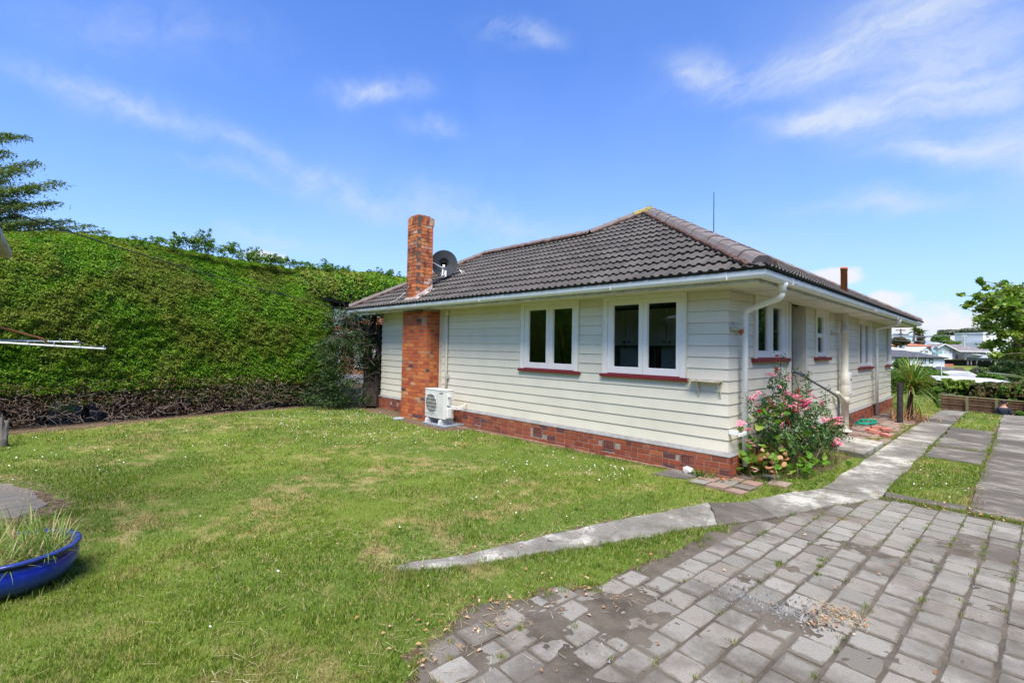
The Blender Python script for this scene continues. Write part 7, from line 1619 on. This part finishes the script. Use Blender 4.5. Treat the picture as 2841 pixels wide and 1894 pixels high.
m=MB(); c=at(2880,1020,20.5); m.tube([(c[0],c[1],-2.4),c,at(2868,930,20.5)],[.16,.12,.04],8); cb(m,'trunk',BARKG,bt)
# ---- neighbour across the road, seen through the gap by the old conifer
h=Far('red_roofed_house',1010,31,label='orange brick house with red tiled roof glimpsed through the dark conifer',cat='house')
h.roof('roof',simple('red_tile_roof',(.38,.09,.06),.8,.2,5,stretch=(1,1,6)),870,1150,921,872,0,7,3,3); h.box('gutter',WHR,872,1148,-.5,-.4,920,927); h.box('wall',ORB,885,1135,0,6,924,1072); h.win(905,945,960,1010,WW,DG,0,1); h.win(985,1020,950,1020,WW,BG_,0,1)
h.box('window_shade',WW,1030,1060,-.05,-.01,935,1000)
ftree('roadside_bush','yellow green bush by the road behind the old conifer','bush',1045,1020,26,14,40,LM['lime'],2500,.14,9,270)
ftree('roadside_bush','rounded bush by the road seen under the hedge end','bush',1000,1085,28,30,9,LM['lime'],1500,.14,7,271)
mb=MB(); mb.box(-30,-19,-40,40,-.46,-.398); mb.build('road',simple('road_asphalt',(.13,.13,.14),.9,.1,3),kind='structure')
# greenery beyond the frame that the windows mirror and that closes the garden
def bighedge(name,label,x0,y0,x1,y1,hgt,mat,seed,n=16000,GZ=GZ):
    e=empty(name,((x0+x1)/2,(y0+y1)/2,GZ),label=label,cat='hedge'); rs=np.random.RandomState(seed); L_=math.dist((x0,y0),(x1,y1)); ux,uy=(x1-x0)/L_,(y1-y0)/L_; nx,ny=-uy,ux
    t=rs.rand(n)*L_; z=rs.rand(n); zt=hgt*(.8+.35*vnoise(t,0*t,.35,seed)); off=(vnoise(t,z*4,.9,seed+1)-.5)*1.1; s=np.where(rs.rand(n)<.5,1,-1)
    P=np.column_stack([x0+ux*t+nx*(off+s*.5),y0+uy*t+ny*(off+s*.5),GZ+z*zt]); T_(cards('foliage',P,np.tile([0,0,.5],(n,1)),.30,.6,mat,jit=.9,seed=seed,kind='stuff'),e)
    m=MB(); m.prism([(0,.0),(L_,.0),(L_,.5),(0,.5)],GZ,GZ+hgt*.8,lambda a,b,c:(x0+ux*a+nx*(b-.25),y0+uy*a+ny*(b-.25),c)); cb(m,'inner_mass',COREM,e)
bighedge('rear_hedge','tall hedge closing the garden behind the viewpoint',-14,-17,9,-17,5.5,LM['fresh'],280)
bighedge('drive_side_hedge','tall trees lining the lower drive out of view',8.3,22,6.8,75,8.5,LM['fresh'],288,14000,-2.5)
bighedge('side_hedge','tall hedge along the far side of the driveway',8.5,-12,8.5,24,4.5,LM['fresh'],284)
# ---- person
pc=at(2784,1110,19.0); gzp=float(terrain(pc[0],pc[1])); hd=float(pc[2])
pn=empty('person',(pc[0],pc[1],gzp),label='person in a dark navy t-shirt seen from behind below the drive crest',cat='person')
sc=1.0; fwd=np.array([.10,.99,0]); fwd/=np.linalg.norm(fwd); rgt=np.array([fwd[1],-fwd[0],0])
def J(r,f,z): return np.array([pc[0],pc[1],0])+rgt*r+fwd*f+np.array([0,0,z])
top=hd; 
def skin(name,joints,edges,rad,mat,par,sub=2):
    me=bpy.data.meshes.new(name); me.from_pydata([tuple(j) for j in joints],edges,[]); o=bpy.data.objects.new(name,me); COL.objects.link(o); me.materials.append(mat)
    sm=o.modifiers.new('skin','SKIN'); sm.use_smooth_shade=True; lay_=me.skin_vertices[0].data
    for i,r in enumerate(rad): lay_[i].radius=(r,r) if not hasattr(r,'__len__') else r
    lay_[0].use_root=True; sb=o.modifiers.new('sub','SUBSURF'); sb.levels=sub; sb.render_levels=sub
    T_(o,par); return o
SKIN=simple('skin',(.50,.25,.18),.5,.05,10); NAVY=simple('navy_cotton',(.020,.026,.048),.8,.2,12); HAIR=simple('short_dark_hair',(.025,.018,.014),.8,.2,40)
zf=gzp; Hh=top-zf; hip=zf+Hh*.50; sh=top-.31
Jt=[J(0,0,hip),J(0,.0,hip+.22),J(0,-.02,sh-.12),J(0,0,sh),J(0,.04,sh+.07),J(0,.07,top-.12),J(0,.07,top-.045),
 J(-.13,0,sh-.03),J(-.20,.0,sh-.18),J(-.25,.02,sh-.33),J(-.22,.22,sh-.40),J(-.19,.30,sh-.41),
 J(.13,0,sh-.03),J(.20,.0,sh-.18),J(.25,.02,sh-.33),J(.23,.22,sh-.40),J(.20,.30,sh-.41),
 J(-.10,0,hip-.08),J(-.11,.02,(hip+zf)/2),J(-.12,-.02,zf+.08),J(-.12,.10,zf+.03),J(.10,0,hip-.08),J(.11,.02,(hip+zf)/2),J(.12,-.02,zf+.08),J(.12,.10,zf+.03)]
Ed=[(0,1),(1,2),(2,3),(3,4),(4,5),(5,6),(3,7),(7,8),(8,9),(9,10),(10,11),(3,12),(12,13),(13,14),(14,15),(15,16),(0,17),(17,18),(18,19),(19,20),(0,21),(21,22),(22,23),(23,24)]
Rd=[(.13,.11),(.12,.10),(.13,.10),(.08,.07),.052,.085,.072,.06,.045,.038,.032,.028,.06,.045,.038,.032,.028,.085,.062,.045,.04,.085,.062,.045,.04]
skin('body',Jt,Ed,Rd,SKIN,pn)
Js=[Jt[0],Jt[1],Jt[2],J(0,0,sh-.0),Jt[7],J(-.20,0,sh-.16),J(-.235,.0,sh-.25),Jt[12],J(.20,0,sh-.16),J(.235,.0,sh-.25)]
skin('t_shirt',Js,[(0,1),(1,2),(2,3),(3,4),(4,5),(5,6),(3,7),(7,8),(8,9)],[(.16,.13),(.15,.12),(.165,.13),(.10,.09),.085,.07,.066,.085,.07,.066],NAVY,pn)
skin('shorts',[J(0,0,hip+.03),J(-.10,0,hip-.1),J(-.11,.01,hip-.36),J(.10,0,hip-.1),J(.11,.01,hip-.36)],[(0,1),(1,2),(0,3),(3,4)],[(.17,.13),.115,.105,.115,.105],HAIR,pn)
bm=bmesh.new(); bmesh.ops.create_icosphere(bm,subdivisions=3,radius=1)
for v in bm.verts: v.co=Vector((v.co.x*.094,v.co.y*.108,v.co.z*.082 if v.co.z>0 else v.co.z*.05))
me=bpy.data.meshes.new('hair'); bm.to_mesh(me); bm.free(); me.materials.append(HAIR); o=obj('hair',me); o.location=tuple(J(0,.05,top-.075)); T_(o,pn)
for s in (-1,1):
    for nm,off,r in (('ear',J(s*.093,.065,top-.125),(.014,.03,.035)),):
        bm=bmesh.new(); bmesh.ops.create_icosphere(bm,subdivisions=2,radius=1); me=bpy.data.meshes.new(nm)
        for v in bm.verts: v.co=Vector((v.co.x*r[0],v.co.y*r[1],v.co.z*r[2]))
        bm.to_mesh(me); bm.free(); me.materials.append(SKIN); o=obj(nm,me); o.location=tuple(off); T_(o,pn)
    fr_=J(s*.195,.30,sh-.41); m=MB()
    for k in range(5):
        b=fr_+rgt*(k-2)*.018; m.tube([b,b+fwd*(.05 if k else .02)+[0,0,-.01],b+fwd*(.075 if k else .03)+[0,0,-.04]],[.011,.009,.007],6)
    cb(m,'fingers',SKIN,pn,True)
m=MB()
fc=J(0,.165,top-.12); m.tube([fc+[0,0,.02],fc+fwd*.018+[0,0,-.02]],[.008,.014],6); cb(m,'nose',SKIN,pn,True)
for s in (-1,1): m=MB(); m.lathe([(0,-.008),(.010,0),(0,.008)],tuple(fc+rgt*s*.032+[0,0,.022]-fwd*.01),8); cb(m,'eye',WHITE,pn)
